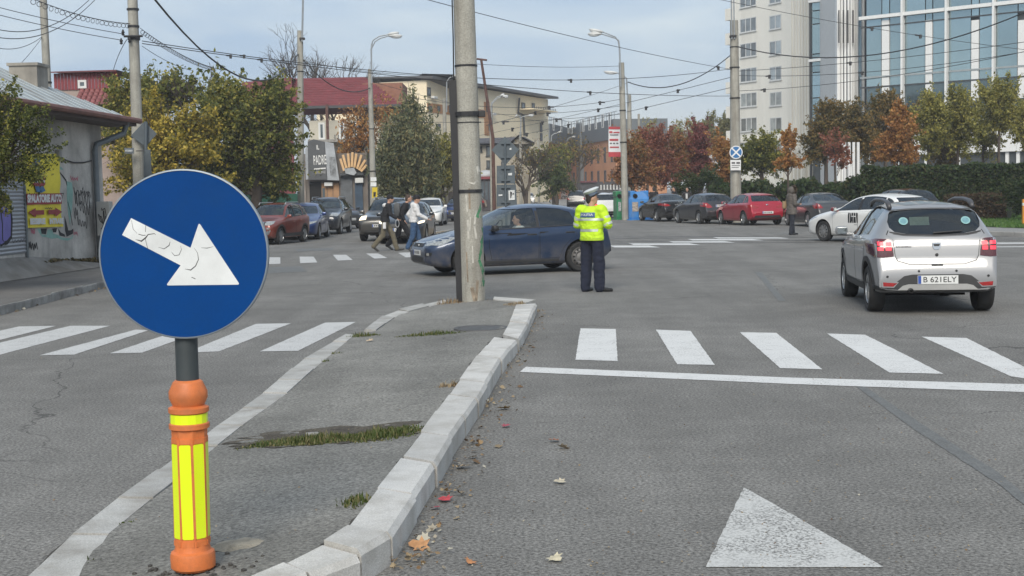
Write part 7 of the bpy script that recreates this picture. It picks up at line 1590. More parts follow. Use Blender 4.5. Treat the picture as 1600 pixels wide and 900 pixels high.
# ---- silver crossover hatchback seen from behind
SILV = carpaint('paint_silver', (0.28, 0.285, 0.295), 0.3, 0.4, 0.10)
def silver_hatch():
    W = 1.71
    sp = dict(W=W, paint=SILV, name='silver_hatchback', label='silver hatchback with roof rails and lit tail lamps driving away', roofw=.70, bulge=.028,
      top=[(0, .5), (0, .66), (.03, .78), (.12, .86), (.4, .94), (.85, 1.02), (1.1, 1.06), (1.25, 1.12), (1.6, 1.35), (1.88, 1.48), (2.2, 1.525), (2.7, 1.54), (3.2, 1.525), (3.6, 1.49), (3.70, 1.45), (3.80, 1.34), (3.92, 1.10), (3.98, 1.03), (4.02, .90), (4.03, .80), (4.05, .72), (4.10, .64), (4.11, .50), (4.09, .40)],
      bot=[(0, .34), (.2, .26), (.6, .24), (3.5, .25), (3.95, .30), (4.10, .34)], belt=[(0, .68), (.3, .80), (.8, .92), (1.3, .98), (2.2, 1.0), (3.1, 1.03), (3.6, 1.07), (3.8, 1.05), (4.1, 1.0)],
      plan=[(0, .72), (.05, .82), (.2, .91), (.6, .97), (1.3, .995), (2.2, 1.0), (3.3, .99), (3.7, .97), (3.95, .935), (4.11, .89)],
      ws=(.83, 3.42), Rw=.325, tw=.215, cab=(1.05, 3.84), side=[(1.28, 2.32), (2.40, 3.28)], mirror=1.45, spokes=5,
      front=(1.13, 1.47, .70, .58, .7, 2.3),
      rear=dict(poly=[(-0.368, 1.095), (0, 1.082), (0.368, 1.095), (0.534, 1.125), (0.598, 1.185), (0.612, 1.26), (0.584, 1.36), (0.552, 1.405), (0.276, 1.425), (0, 1.43), (-0.276, 1.425), (-0.552, 1.405), (-0.584, 1.36), (-0.612, 1.26), (-0.598, 1.185), (-0.534, 1.125)], s=(3.62, 4.3)),
      doors=[[(1.30, .40), (2.34, .39), (2.34, .99), (1.32, .96)], [(2.355, .39), (2.95, .40), (3.12, .62), (3.22, .80), (3.25, 1.02), (2.355, .99)]], rows=(2.0, 2.85), glass=GLASS, glass2=GLASSD, glass_rear=glassmat('rear_glass_smoked', (0.36, 0.39, 0.38), 0.05), mirmat=SILV,
      parts=[('headlight', 'front', [(.48, .72), (.78, .70), (.82, .86), (.50, .84)], LENS, .006, True), ('grille', 'front', [(-.46, .70), (.46, .70), (.46, .84), (-.46, .84)], BLACK, .006, False)])
    # black lower bumper with wheel-arch cladding
    P = sp['parts']
    P.append(('bumper_cladding', 'rear', [(-.83, .34), (.83, .34), (.83, .415), (.70, .375), (.56, .44), (.44, .535), (.33, .555), (-.33, .555), (-.44, .535), (-.56, .44), (-.70, .375), (-.83, .415)], TRIM, .007, False))
    P.append(('skid_plate', 'rear', [(-.53, .345), (-.36, .345), (.36, .345), (.53, .345), (.46, .405), (.38, .425), (-.38, .425), (-.46, .405)], mat('satin_skid', (0.40, 0.40, 0.39), .45, metal=.5, var=.1), .014, False))
    P.append(('reflector', 'rear', [(.53, .44), (.72, .455), (.715, .40), (.585, .395)], REDL, .012, True))
    P.append(('reflector_surround', 'rear', [(.51, .455), (.745, .468), (.735, .385), (.575, .38)], SILV, .009, True))
    P.append(('taillight', 'rear', [(.565, .80), (.70, .785), (.80, .79), (.845, .83), (.85, 1.0), (.78, 1.035), (.64, 1.03), (.585, 1.01)], REDD, .010, True))
    r, S, bv = build_car(sp); L = S.L; patch = sp['patch']
    # lit squares in the tail lamps
    for (u, v) in [(.632, .90), (.735, .90), (.628, .965), (.735, .97)]:
        patch('lamp_cell', 'rear', [(u - .035, v - .022), (u + .037, v - .022), (u + .037, v + .024), (u - .035, v + .024)], REDON, .014, .03)
    # tailgate: gap, then painted panel
    tg = [(-.56, 1.10), (-.62, 1.15), (-.65, 1.09), (-.575, 1.03), (-.55, .80), (-.52, .735), (-.36, .685), (.36, .685), (.52, .735), (.55, .80), (.575, 1.03), (.65, 1.09), (.62, 1.15), (.56, 1.10), (.40, 1.075), (0, 1.06), (-.40, 1.075)]
    for q, m_, o_, nm in ((tg, WELL, .0015, 'tailgate_gap'), ([(u * .985, .87 + (v - .87) * .965) for u, v in tg], SILV, .004, 'tailgate')): patch(nm, 'rear', q, m_, o_, .04, mirror=False)
    patch('window_seal', 'rear', [(-.42, 1.080), (0, 1.066), (.42, 1.080), (.60, 1.112), (.605, 1.13), (.58, 1.128), (.40, 1.097), (0, 1.083), (-.40, 1.097), (-.58, 1.128), (-.605, 1.13), (-.60, 1.112)], BLACK, .006, .05, mirror=False)
    patch('roof_spoiler', 'rear', [(-.60, 1.41), (-.3, 1.432), (0, 1.437), (.3, 1.432), (.60, 1.41), (.585, 1.45), (0, 1.475), (-.585, 1.45)], SILV, .012, .05, mirror=False)
    # wheel arch cladding
    for s in sp['ws']:
        ring = [(s + math.cos(a) * (.38), .335 + math.sin(a) * .38) for a in np.linspace(-.15, PI + .15, 17)] + [(s + math.cos(a) * .445, .335 + math.sin(a) * .45) for a in np.linspace(PI + .1, -.1, 17)]
        patch('arch_cladding', 'side', ring, TRIM, .010, .07)
    patch('sill_cladding', 'side', [(1.24, .29), (3.0, .29), (3.0, .38), (1.24, .38)], TRIM, .010, .1)
    xf = xface(bv, 0, .47)
    plate(r, xf - .012, 0, .483, .53, .115, 'B 621ELY', 0.06)
    # shield emblem, keyhole, badge, sensors, number-plate lamp recess, exhaust
    xe = xface(bv, 0, .93); M = frame((xe - .006, 0, .935), (0, -1, 0), (.10, 0, 1))
    MB().prism([(-.058, .045), (.058, .045), (.050, -.02), (.03, -.052), (-.03, -.052), (-.050, -.02)], M, .012).build('emblem', CHROME, r)
    MB().prism([(-.044, .016), (.044, .016), (.032, -.014), (-.032, -.014)], M @ Matrix.Translation((0, .008, .0125)), .002).build('emblem_slot', BLACK, r)
    MB().lathe([(.022, 0), (.022, .008), (.012, .010), (.001, .010)], 14, frame((xface(bv, 0, .815) - .006, 0, .815), (0, -1, 0), (.1, 0, 1))).build('keyhole', BLACK, r)
    text('SANDERO', frame((xface(bv, .44, .925) - .008, .435, .925), (0, -1, 0), (.1, 0, 1)), .022, mat('badge_grey', (.12, .12, .13), .3, metal=.6, var=0), r, 'badge_lettering', .001, .21)
    for y, z in [(.245, .60), (-.245, .60), (.66, .53), (-.66, .53)]:
        MB().lathe([(.016, 0), (.016, .006), (.001, .007)], 10, frame((xface(bv, y, z) - .003, y, z), (0, -1, 0), (0, 0, 1))).build('parking_sensor', BLACK, r)
    MB().bbox((xface(bv, 0, .69) - .012, -.075, .665), (xface(bv, 0, .69) + .03, .075, .685), .005).build('tailgate_handle', BLACK, r)
    MB().lathe([(.035, -.1), (.035, .05), (.028, .05), (.028, -.09)], 14, frame((xface(bv, .36, .37) - .01, .36, .34), (0, -1, 0), (0, 0, 1)), 0, False).build('exhaust_pipe', BLACKM, r, 40)
    # roof rails
    for sg in (1, -1):
        pts = [(L / 2 - s, sg * (.565 - .01 * abs(s - 2.6)), S.zt(s) - .035 + h) for s, h in [(1.95, .0), (2.05, .04), (2.4, .055), (3.0, .058), (3.35, .058), (3.50, .045), (3.60, .0)]]
        MB().tube(pts, [.022, .028, .026, .028, .032, .036, .034], 8).build('roof_rail', mat('dark_rail', (.06, .06, .065), .4, var=.1), r, True)
    # rear wiper, stickers, things behind the glass
    def rp(y, z, off=.012): return Vector((xface(bv, y, z) - off, y, z))
    MB().tube([rp(0.03, 1.105, .02), rp(-.10, 1.115, .02), rp(-.36, 1.132, .018)], [.016, .012, .007], 6).build('rear_wiper', BLACK, r)
    for y in (.405, -.42):
        c = rp(y, 1.27, .004); c2 = rp(y, 1.30, .004); M = frame(c, (0, -1, 0), c2 - c)
        MB().lathe([(.001, .001), (.062, .001)], 22, M, 0, False).build('round_sticker', mat('sticker_mint', (.20, .38, .38), .5, var=.1), r)
        MB().lathe([(.001, .002), (.045, .002)], 22, M, 0, False).build('sticker_print', mat('sticker_teal', (.12, .27, .31), .5, var=.25, vs=30), r)
    c = rp(.20, 1.27, -.03); M = frame(c, (0, -1, 0), rp(.20, 1.31, -.03) - c)
    MB().prism([(-.12, -.07), (.14, -.07), (.14, .06), (-.12, .06)], M, .003).build('window_notice', mat('notice_mint', (.42, .55, .46), .6, var=.15, vs=20), r)
    place(r, (1323, 464), (1357, 485), L, sp['ws'], W, 1)
    return r
silver_hatch()

# ---- dark blue hatchback crossing in front
BLUE = carpaint('paint_dark_blue', (0.010, 0.030, 0.078), 0.3, 0.30, 0.42, .72)
def blue_hatch():
    W = 1.84; L_, H_ = 4.22, 1.50
    sp = base_spec(HATCH, L_, H_, W, BLUE, 'dark blue hatchback with dusty sills crossing behind the concrete pole', 'blue_hatchback', Rw=.325, fo=.86, wb=2.57, rim=STEELR, steel=True, mirmat=BLACK, handle=BLACK,
                   glass=glassmat('car_glass_clear', (.72, .76, .74), .05), glass2=GLASSD)
    kx = L_ / 4.34
    sp['side'] = [[(1.46, .985), (2.50, 1.005), (2.47, 1.405), (2.2, 1.395), (1.98, 1.335), (1.72, 1.19)], [(2.58, 1.01), (3.36, 1.035), (3.42, 1.12), (3.34, 1.30), (3.1, 1.375), (2.8, 1.405), (2.56, 1.408)], [(3.44, 1.05), (3.70, 1.09), (3.62, 1.19), (3.44, 1.275), (3.50, 1.12)]]
    sp['doors'] = [[(1.42, .33), (2.52, .32), (2.53, .985), (1.36, .955), (1.36, .6)], [(2.545, .32), (3.02, .33), (3.12, .55), (3.30, .72), (3.42, .78), (3.44, 1.01), (2.545, .985)]]
    sp['parts'] = [('headlight', 'side', [(.07, .675), (.30, .66), (.62, .80), (.70, .865), (.60, .875), (.34, .81), (.12, .735)], LENS, .006, True),
                   ('headlight_inner', 'front', [(.46, .66), (.62, .655), (.74, .70), (.66, .735), (.48, .715)], LENS, .005, True),
                   ('grille', 'front', [(-.34, .625), (.34, .625), (.36, .70), (-.36, .70)], BLACK, .008, False), ('grille_bar', 'front', [(-.34, .702), (.34, .702), (.345, .722), (-.345, .722)], CHROME, .012, False),
                   ('lower_grille', 'front', [(-.44, .29), (.44, .29), (.40, .42), (-.40, .42)], BLACK, .008, False),
                   ('fog_lamp', 'front', [(.58, .44), (.72, .45), (.74, .52), (.60, .51)], BLACK, .008, True), ('fog_lamp_lens', 'front', [(.63, .455), (.69, .455), (.69, .51), (.63, .51)], LENS, .014, True),
                   ('taillight', 'side', [(4.02, .98), (4.20, .95), (4.16, 1.09), (3.94, 1.30), (3.86, 1.33), (3.98, 1.15)], REDL, .006, True),
                   ('side_moulding', 'side', [(1.0, .255), (3.0, .255), (3.0, .31), (1.0, .31)], TRIM, .006, True),
                   ('window_line', 'side', [(1.40, .955), (2.5, .985), (3.45, 1.018), (3.46, 1.036), (2.5, 1.004), (1.41, .975)], BLACK, .007, True)]
    sp['side'] = [[(a * kx, b) for a, b in q] for q in sp['side']]; sp['doors'] = [[(a * kx, b) for a, b in q] for q in sp['doors']]; sp['parts'] = [(n_, d_, [(a * kx, b) for a, b in q] if d_ == 'side' else q, *t_) for n_, d_, q, *t_ in sp['parts']]
    for s in sp['ws']: sp['parts'].append(('arch_lip', 'side', [(s + math.cos(a) * .385, .335 + math.sin(a) * .385) for a in np.linspace(0, PI, 15)] + [(s + math.cos(a) * .425, .335 + math.sin(a) * .43) for a in np.linspace(PI, 0, 15)], BLUE, .012, True))
    r, S, bv = build_car(sp); L = S.L
    plate(r, xface(bv, 0, .50, False) + .006, 0, .505, .52, .11, None, 0, False)
    M = frame((xface(bv, 0, .665, False) + .012, 0, .664), (0, 1, 0), (0, 0, 1)); MB().lathe([(.001, .004), (.06, .004), (.062, 0)], 18, M @ Matrix.Diagonal((1, .45, 1, 1)), 0, False).build('oval_emblem', CHROME, r)
    MB().tube([(L / 2 - 2.02, 0.0, S.zt(2.02)), (L / 2 - 2.12, 0, S.zt(2.1) + .05)], .012, 6).build('aerial', BLACK, r)
    sw = MB(); sw.lathe([(.19, -.012), (.2, 0), (.19, .012), (.175, 0), (.19, -.012)], 20, frame((L / 2 - 1.72, .36, .98), (0, 1, 0), (-.4, 0, 1)), 0, False); sw.build('steering_wheel', BLACK, r, True)
    place(r, (731, 431.8), (908, 424.3), L, sp['ws'], W, 1)
    return r, S
blue_car, BLUE_S = blue_hatch()

# ---- white hatchback with the block W mark
WHT = carpaint('paint_white', (0.72, 0.72, 0.70), 0.0, 0.35, 0.22, .5)
def white_hatch():
    W = 1.80; L_, H_ = 4.26, 1.48
    sp = base_spec(HATCH2, L_, H_, W, WHT, 'white hatchback with a black block mark on its doors', 'white_hatchback', Rw=.32, fo=.86, wb=2.63, mirmat=carpaint('paint_dark_red_mirror', (.18, .02, .025), .1), spokes=10, rim=mat('worn_alloy', (.26, .26, .26), .45, metal=.6, var=.2, vs=9), glass=glassmat('car_glass_clear', (.72, .76, .74), .05))
    std_lamps(sp, .99); r, S, bv = build_car(sp); L = S.L
    place(r, (1271, 376.5), (1400, 381), L, sp['ws'], W, 1)
    M = Matrix(((-1, 0, 0, L / 2), (0, 0, 1, 0), (0, 1, 0, 0), (0, 0, 0, 1)))
    def side(poly, off): 
        q = Matrix(((-1, 0, 0, L / 2), (0, 0, 1, 2.0), (0, 1, 0, 0), (0, 0, 0, 1))); v, f = proj_patch(bv, q, poly, .06, off); return MB().add(v, f)
    s0, z0 = 2.02, .60; blk = [[(0, .30), (.075, .30), (.05, .0), (.0, .0)], [(.10, .30), (.135, .30), (.175, .08), (.15, 0), (.075, .0)], [(.16, .30), (.23, .30), (.215, .0), (.175, .0)], [(.255, .30), (.32, .30), (.345, .0), (.235, .0)], [(.345, .30), (.42, .30), (.42, .0), (.375, .0)]]
    for q in blk: side([(s0 + a, z0 + b) for a, b in q], .009).build('block_mark', mat('decal_black', (.015, .015, .016), .5, var=.1), r)
    side([(s0 + .25, z0 - .07), (s0 + .40, z0 - .07), (s0 + .40, z0 - .05), (s0 + .25, z0 - .05)], .006).build('decal_line', mat('decal_grey', (.25, .25, .25), .5), r)
    MB().tube([(L / 2 - 3.2, 0, S.zt(3.2) - .01), (L / 2 - 3.32, 0, S.zt(3.3) + .08)], .012, 6).build('aerial', BLACK, r)
    return r
white_hatch()

# ---- parked row on the right
def rear_trim(r, bv, z, txt=None):
    plate(r, xface(bv, 0, z) - .012, 0, z, .52, .11, txt, .05)
GP = 'cars parked along the far right kerb'
def row_car(B, L_, H_, W, paint, label, name, fpx, rpx, pz, tail=None, group=GP, **kw):
    fs, fz = scale_of(B, L_, H_); sp = base_spec(B, L_, H_, W, paint, label, name, group=group, glass=GLASS, **kw); std_lamps(sp, fz, tail=tail); r, S, bv = build_car(sp)
    if pz: rear_trim(r, bv, pz)
    place(r, fpx, rpx, S.L, sp['ws'], W, 1); return r, S, bv
REDP = carpaint('paint_red', (0.36, 0.012, 0.030), .25, .28, .12)
W = 1.80; t_red = [(.40, .80), (.55, .76), (.86, .80), (.88, .93), (.62, .90), (.44, .84)]
r, S, bv = row_car(HATCH2, 4.30, 1.47, W, REDP, 'glossy red hatchback parked in the row by the hedge', 'red_hatchback', (1126, 350.5), (1163, 352.5), .58, t_red, spokes=7)
MB().ell((xface(bv, 0, .92) - .005, 0, .92), (.01, .06, .035)).build('oval_emblem', CHROME, r)
GREY = carpaint('paint_graphite', (0.040, 0.042, 0.048), .4, .32, .22)
row_car(HATCH2, 4.26, 1.49, 1.79, GREY, 'graphite grey hatchback parked between the red and the black car', 'grey_hatchback', (1060, 348.5), (1091, 350), .86, [(.42, .80), (.62, .76), (.86, .84), (.86, 1.03), (.66, 1.0)], spokes=8)
BLK = carpaint('paint_black', (0.012, 0.012, 0.014), .3, .25, .2)
r, S, bv = row_car(SEDAN, 4.36, 1.48, 1.80, BLK, 'black car with small lettering across its tail, beside the recycling containers', 'black_sedan', (1002, 345), (1026, 346.3), .62, [(.42, .82), (.70, .80), (.87, .86), (.86, .96), (.55, .92)], spokes=8)
text('DACIA', frame((xface(bv, 0, .88) - .012, -.02, .87), (0, -1, 0), (.05, 0, 1)), .05, mat('chrome_letters', (.5, .5, .5), .3, metal=.5, var=0), r, 'tail_lettering', .002, .42)
DGR = carpaint('paint_dark_grey', (0.055, 0.060, 0.066), .4, .33, .2)
row_car(SEDAN, 4.5, 1.45, 1.80, DGR, 'dark grey coupe parked behind the woman in the hooded coat', 'grey_coupe', (1226, 352), (1268, 355), None, None, spokes=10)
row_car(SUV, 4.4, 1.55, 1.82, BLK, 'black estate parked behind the white hatchback', 'black_estate', (1352, 349.5), (1402, 352), None, None)
# ------------------------------------------------------------------ remaining cars
def repaint(root, old, new):
    for o in root.children_recursive:
        for sl in getattr(o, 'material_slots', []):
            if sl.material is old: sl.link = 'OBJECT'; sl.material = new
def variant(proto, paint_old, paint_new, label, name, group, scale=(1, 1, 1)):
    c = copy_tree(proto); c.name = name; c['label'] = label; c['group'] = group; c.scale = scale; repaint(c, paint_old, paint_new); return c
def face(root, px, py, hd, corner=None):
    """car facing the camera: (px,py) = ground pixel under the middle of the front bumper"""
    p = g(px, py); d = Vector((math.cos(R(hd)), math.sin(R(hd)), 0)); L_ = root['_L']; q = p - d * L_ / 2; root.location = (q.x, q.y, 0); root.rotation_euler = (0, 0, R(hd))
GL = 'cars parked on the left side street'; GX = 'cars waiting at the far crossing'; GD = 'cars far down the road'
# red boxy crossover with slotted grille, nearest on the left
RBR = carpaint('paint_brick_red', (0.20, 0.038, 0.024), .3, .32, .2)
fs, fz = scale_of(SUV, 3.72, 1.60); sp = base_spec(SUV, 3.72, 1.60, 1.69, RBR, 'brick red boxy crossover parked first in the left row', 'red_crossover', group=GL, Rw=.32, glass=GLASS, roofw=.78)
sp['parts'] = [('headlight', 'front', [(.44, .75), (.66, .74), (.74, .80), (.72, .90), (.46, .89)], LENS, .008, True), ('grille', 'front', [(-.46, .76), (.46, .76), (.46, .88), (-.46, .88)], BLACK, .006, False), ('silver_skid', 'front', [(-.62, .40), (.62, .40), (.70, .56), (.60, .56), (.50, .47), (-.50, .47), (-.60, .56), (-.70, .56)], CHROME, .010, False), ('lower_grille', 'front', [(-.46, .48), (.46, .48), (.42, .58), (-.42, .58)], BLACK, .008, False),
               ('fog_lamp', 'front', [(.54, .60), (.66, .60), (.66, .66), (.54, .66)], LENS, .012, True), ('taillight', 'rear', [(.5, .85), (.78, .85), (.78, 1.05), (.5, 1.05)], REDL, .006, True), ('sill_cladding', 'side', [(.9, .30), (2.9, .30), (2.9, .42), (.9, .42)], TRIM, .008, True)]
for k_ in range(5): sp['parts'].append(('grille_bar', 'front', [(-.40 + k_ * .18, .77), (-.32 + k_ * .18, .77), (-.32 + k_ * .18, .87), (-.40 + k_ * .18, .87)], CHROME, .012, False))
for s in sp['ws']: sp['parts'].append(('arch_cladding', 'side', [(s + math.cos(a) * .38, .33 + math.sin(a) * .38) for a in np.linspace(0, PI, 13)] + [(s + math.cos(a) * .44, .33 + math.sin(a) * .44) for a in np.linspace(PI, 0, 13)], TRIM, .010, True))
ig, S, bv = build_car(sp); plate(ig, xface(bv, 0, .52, False) + .012, 0, .53, .5, .11, None, 0, False); place(ig, (450.5, 381), (469.5, 379), S.L, sp['ws'], 1.69, 1); ig.scale = (.93, .93, .95)
for sg_ in (1, -1): MB().tube([(S.L / 2 - s, sg_ * .56, S.zt(s) - .03 + h) for s, h in [(1.7, 0), (1.8, .06), (3.0, .06), (3.1, 0)]], .022, 6).build('roof_rail', STEEL, ig, True)
# SUV prototype: dark one in the left row
DKB_ = carpaint('paint_midnight', (0.014, 0.018, 0.026), .35, .3, .2)
sp = base_spec(SUV, 4.32, 1.66, 1.80, DKB_, 'dark SUV with roof rails parked third in the left row', 'dark_suv', group=GL, Rw=.35, glass=GLASS); std_lamps(sp, 1.0, head=[(.50, .84), (.80, .80), (.84, .95), (.54, .97)]); sp['parts'] = [p for p in sp['parts'] if p[0] != 'grille'] + [('grille', 'front', [(-.5, .80), (.5, .80), (.5, .92), (-.5, .92)], BLACK, .006, False)]
suv, S, bv = build_car(sp); suv['_L'] = S.L; suvS = S; plate(suv, xface(bv, 0, .62, False) + .01, 0, .60, .52, .11, None, 0, False); place(suv, (533, 366), (547.5, 363), S.L, sp['ws'], 1.8, 1)
for sg_ in (1, -1): MB().tube([(S.L / 2 - s, sg_ * .60, S.zt(s) - .03 + h) for s, h in [(1.9, 0), (2.0, .07), (3.6, .07), (3.75, 0)]], .025, 6).build('roof_rail', STEEL, suv, True)
# sedan prototype facing us
BLU2 = carpaint('paint_bright_blue', (0.018, 0.045, 0.16), .4, .28, .12)
fs, fz = scale_of(SEDAN, 4.68, 1.47); sp = base_spec(SEDAN, 4.68, 1.47, 1.83, BLU2, 'blue saloon parked second in the left row', 'blue_saloon', group=GL, glass=GLASS); std_lamps(sp, fz, head=[(.46, .64), (.62, .62), (.82, .68), (.84, .75), (.50, .71)]); sp['parts'].append(('grille_frame', 'front', [(-.43, .70), (.43, .70), (.44, .72), (-.44, .72)], CHROME, .010, False))
sed, S, bv = build_car(sp); sed['_L'] = S.L; plate(sed, xface(bv, 0, .48, False) + .01, 0, .50, .52, .11, None, 0, False); place(sed, (498.5, 374), (513.5, 370), S.L, sp['ws'], 1.83, 1)
# compact hatch prototype facing us: white one waiting
fs, fz = scale_of(HATCH2, 4.08, 1.50); sp = base_spec(HATCH2, 4.08, 1.50, 1.72, WHT, 'white hatchback waiting behind the pedestrian in the white jacket', 'white_hatchback', group=GX, glass=GLASS); std_lamps(sp, fz, head=[(.44, .70), (.60, .68), (.80, .74), (.80, .81), (.58, .77)]); sp['parts'][2] = ('grille', 'front', [(-.36, .46), (.36, .46), (.42, .66), (.36, .70), (-.36, .70), (-.42, .66)], BLACK, .008, False)
hat, S, bv = build_car(sp); hat['_L'] = S.L; plate(hat, xface(bv, 0, .52, False) + .012, 0, .50, .52, .11, None, 0, False); HS = sp['ws']; place(hat, (691, 352.5), (697.5, 350.5), S.L, sp['ws'], 1.72, 1)
LITBLUE = BLU2
# variants
TP = carpaint('paint_taupe', (0.075, 0.072, 0.066), .5, .3, .2); c = variant(suv, DKB_, TP, 'taupe SUV with lit headlights coming towards the crossing', 'taupe_suv', GX, (1, 1, .98)); face(c, 593, 377.5, -97)
for o in c.children:
    if o.name.startswith('headlight'): o.material_slots[0].link = 'OBJECT'; o.material_slots[0].material = LITW
c = variant(hat, WHT, DKB_, 'dark hatchback stopped right behind the crossing pedestrians', 'dark_hatchback', GX, (1, 1.0, 1.0)); face(c, 626, 381.5, -93)
for o in c.children:
    if o.name.startswith('headlight'): o.material_slots[0].link = 'OBJECT'; o.material_slots[0].material = LITW
c = variant(hat, WHT, DKB_, 'black hatchback parked last in the left row', 'black_hatchback', GL); face(c, 549, 358, -62)
c = variant(hat, WHT, BLU2, 'blue hatchback half hidden beside the big concrete pole', 'blue_hatchback', GX); face(c, 711, 346.5, -98)
c = variant(hat, WHT, BLK, 'black hatchback emerging right of the big concrete pole', 'black_hatchback', GX); face(c, 757, 329, -83)
c = variant(sed, BLU2, DGR, 'dark grey saloon beyond the black hatchback at the pole', 'grey_saloon', GD); put(c, 780, 317, 15)
c = variant(hat, WHT, carpaint('paint_violet_grey', (.05, .05, .09), .4), 'dull violet estate parked behind the taupe SUV', 'violet_estate', GL); put(c, 640, 330, 170)
c = variant(hat, WHT, carpaint('paint_dark_maroon', (.05, .02, .025), .3), 'dark maroon car parked behind the white hatchback', 'maroon_car', GL); put(c, 722, 332, 175)
# white city car and van coming
c = variant(hat, WHT, WHT, 'small rounded white city car coming towards the junction', 'white_city_car', GD, (.87, .95, 1.0)); face(c, 825, 320.5, -91)
for o in c.children:
    if o.name.startswith('headlight'): o.material_slots[0].link = 'OBJECT'; o.material_slots[0].material = LITW
VAN = dict(top=[(0, .5), (0, .75), (.05, .95), (.2, 1.08), (.7, 1.2), (.9, 1.3), (1.3, 1.8), (1.6, 2.15), (2.0, 2.32), (3, 2.36), (5.0, 2.36), (5.3, 2.32), (5.36, 2.2), (5.4, 1.4), (5.42, .7), (5.42, .5)], bot=[(0, .35), (.3, .26), (5.1, .28), (5.42, .4)], belt=[(0, .8), (.5, 1.1), (1.2, 1.25), (3, 1.3), (5.42, 1.3)], plan=[(0, .78), (.06, .88), (.3, .95), (1, .99), (3, 1), (5.2, .99), (5.42, .95)])
sp = dict(VAN, W=2.0, paint=WHT, label='white panel van behind the small white city car', name='white_van', group=GD, roofw=.86, cab=(1.0, 3.2), ws=(.95, 4.1), Rw=.34, side=[(1.25, 2.1)], front=(1.34, 2.0, .80, .72, .7, 2.2), mirror=1.2, rows=(2.2,), parts=[('headlight', 'front', [(.55, .78), (.88, .8), (.9, 1.0), (.62, .98)], LENS, .006, True), ('grille', 'front', [(-.5, .62), (.5, .62), (.5, .85), (-.5, .85)], BLACK, .006, False)])
van, S, bv = build_car(sp); van['_L'] = S.L; face(van, 836, 316, -92); van['category'] = 'van'
# cars further down the road
SLV2 = carpaint('paint_pale_silver', (.38, .40, .42), .6)
for (proto, pold, pnew, lab, nm, px, py, hd_, sc_) in [
    (hat, WHT, SLV2, 'silver hatchback parked beyond the white van, side on', 'silver_hatchback', 866, 312.5, 200, (1, 1, 1)), (hat, WHT, WHT, 'white hatchback parked beyond the silver one', 'white_hatchback', 893, 310.5, 205, (1, 1, 1)), (sed, BLU2, DGR, 'dark car parked left of the far silver hatchback', 'dark_car', 852, 313, -95, (1, 1, 1)), (hat, WHT, SLV2, 'second silver hatchback just behind the far silver one', 'silver_hatchback', 876, 309, 200, (1, 1, 1)),
    (hat, WHT, SLV2, 'far silver car left of the dark SUV', 'silver_car', 908, 308.5, 200, (1, 1, 1)), (sed, BLU2, WHT, 'white saloon at the very end of the road, left of the van', 'white_saloon', 810, 310, -90, (1, 1, 1)), (hat, WHT, WHT, 'white car in the far line behind the white compact', 'white_car', 962, 313, 85, (1, 1, 1)), (suv, DKB_, SLV2, 'pale car roof above the white compact', 'pale_suv', 975, 317, 88, (1, 1, .95))]:
    c = variant(proto, pold, pnew, lab, nm, GD, sc_); put(c, px, py, hd_)
c = variant(suv, DKB_, BLK, 'black SUV driving away, left of the policeman', 'black_suv', GD, (1, 1, 1)); put(c, 901, 325, 86)
c = variant(suv, DKB_, WHT, 'white compact with lit tail lamps right of the policeman', 'white_compact', GD, (.93, .97, .93)); put(c, 940, 340.5, 97)
for o in c.children:
    if o.name.startswith('taillight'): o.material_slots[0].link = 'OBJECT'; o.material_slots[0].material = REDON
c = variant(sed, BLU2, BLK, 'black car squeezed between the white compact and the green container', 'black_car', GD, (1, 1, 1)); put(c, 962, 333, 95)
# ------------------------------------------------------------------ people
def remesh(m, voxel, smooth=6):
    me = m.mesh('r', BLACK); ob = link('r', me); md = ob.modifiers.new('v', 'REMESH'); md.mode = 'VOXEL'; md.voxel_size = voxel; sm = ob.modifiers.new('s', 'SMOOTH'); sm.iterations = smooth; sm.factor = .5
    out = clean_eval(ob); bpy.data.objects.remove(ob); bpy.data.meshes.remove(me); out.polygons.foreach_set('use_smooth', [True] * len(out.polygons)); return out
def limb(m, pts, rad, n=10):
    pts = [Vector(p) for p in pts]
    for i in range(len(pts) - 1):
        a, b = pts[i], pts[i + 1]; m.tube([a.lerp(b, t) for t in (0, .33, .66, 1)], [rad[i] + (rad[i + 1] - rad[i]) * t for t in (0, .33, .66, 1)], n)
    for p, q in zip(pts, rad): m.ell(p, (q, q, q), n, 6)
from mathutils import noise as mnoise
def wrinkle(me, amp=.012, s=9.0):
    nn = [v.normal.copy() for v in me.vertices]
    for v, n_ in zip(me.vertices, nn):
        q = Vector((v.co.x * s, v.co.y * s, v.co.z * s * 1.6)); v.co += n_ * (amp * (mnoise.noise(q) + .6 * mnoise.noise(q * 2.3)))
    return me
def ringz(c, rx, ry, n=18): return [(c[0] + rx * math.cos(2 * PI * j / n), c[1] + ry * math.sin(2 * PI * j / n), c[2]) for j in range(n)]
SKIN = mat('skin', (.46, .27, .19), .6, var=.08, vs=20); HAIRD = mat('hair_dark', (.022, .016, .013), .7, var=.3, vs=30)
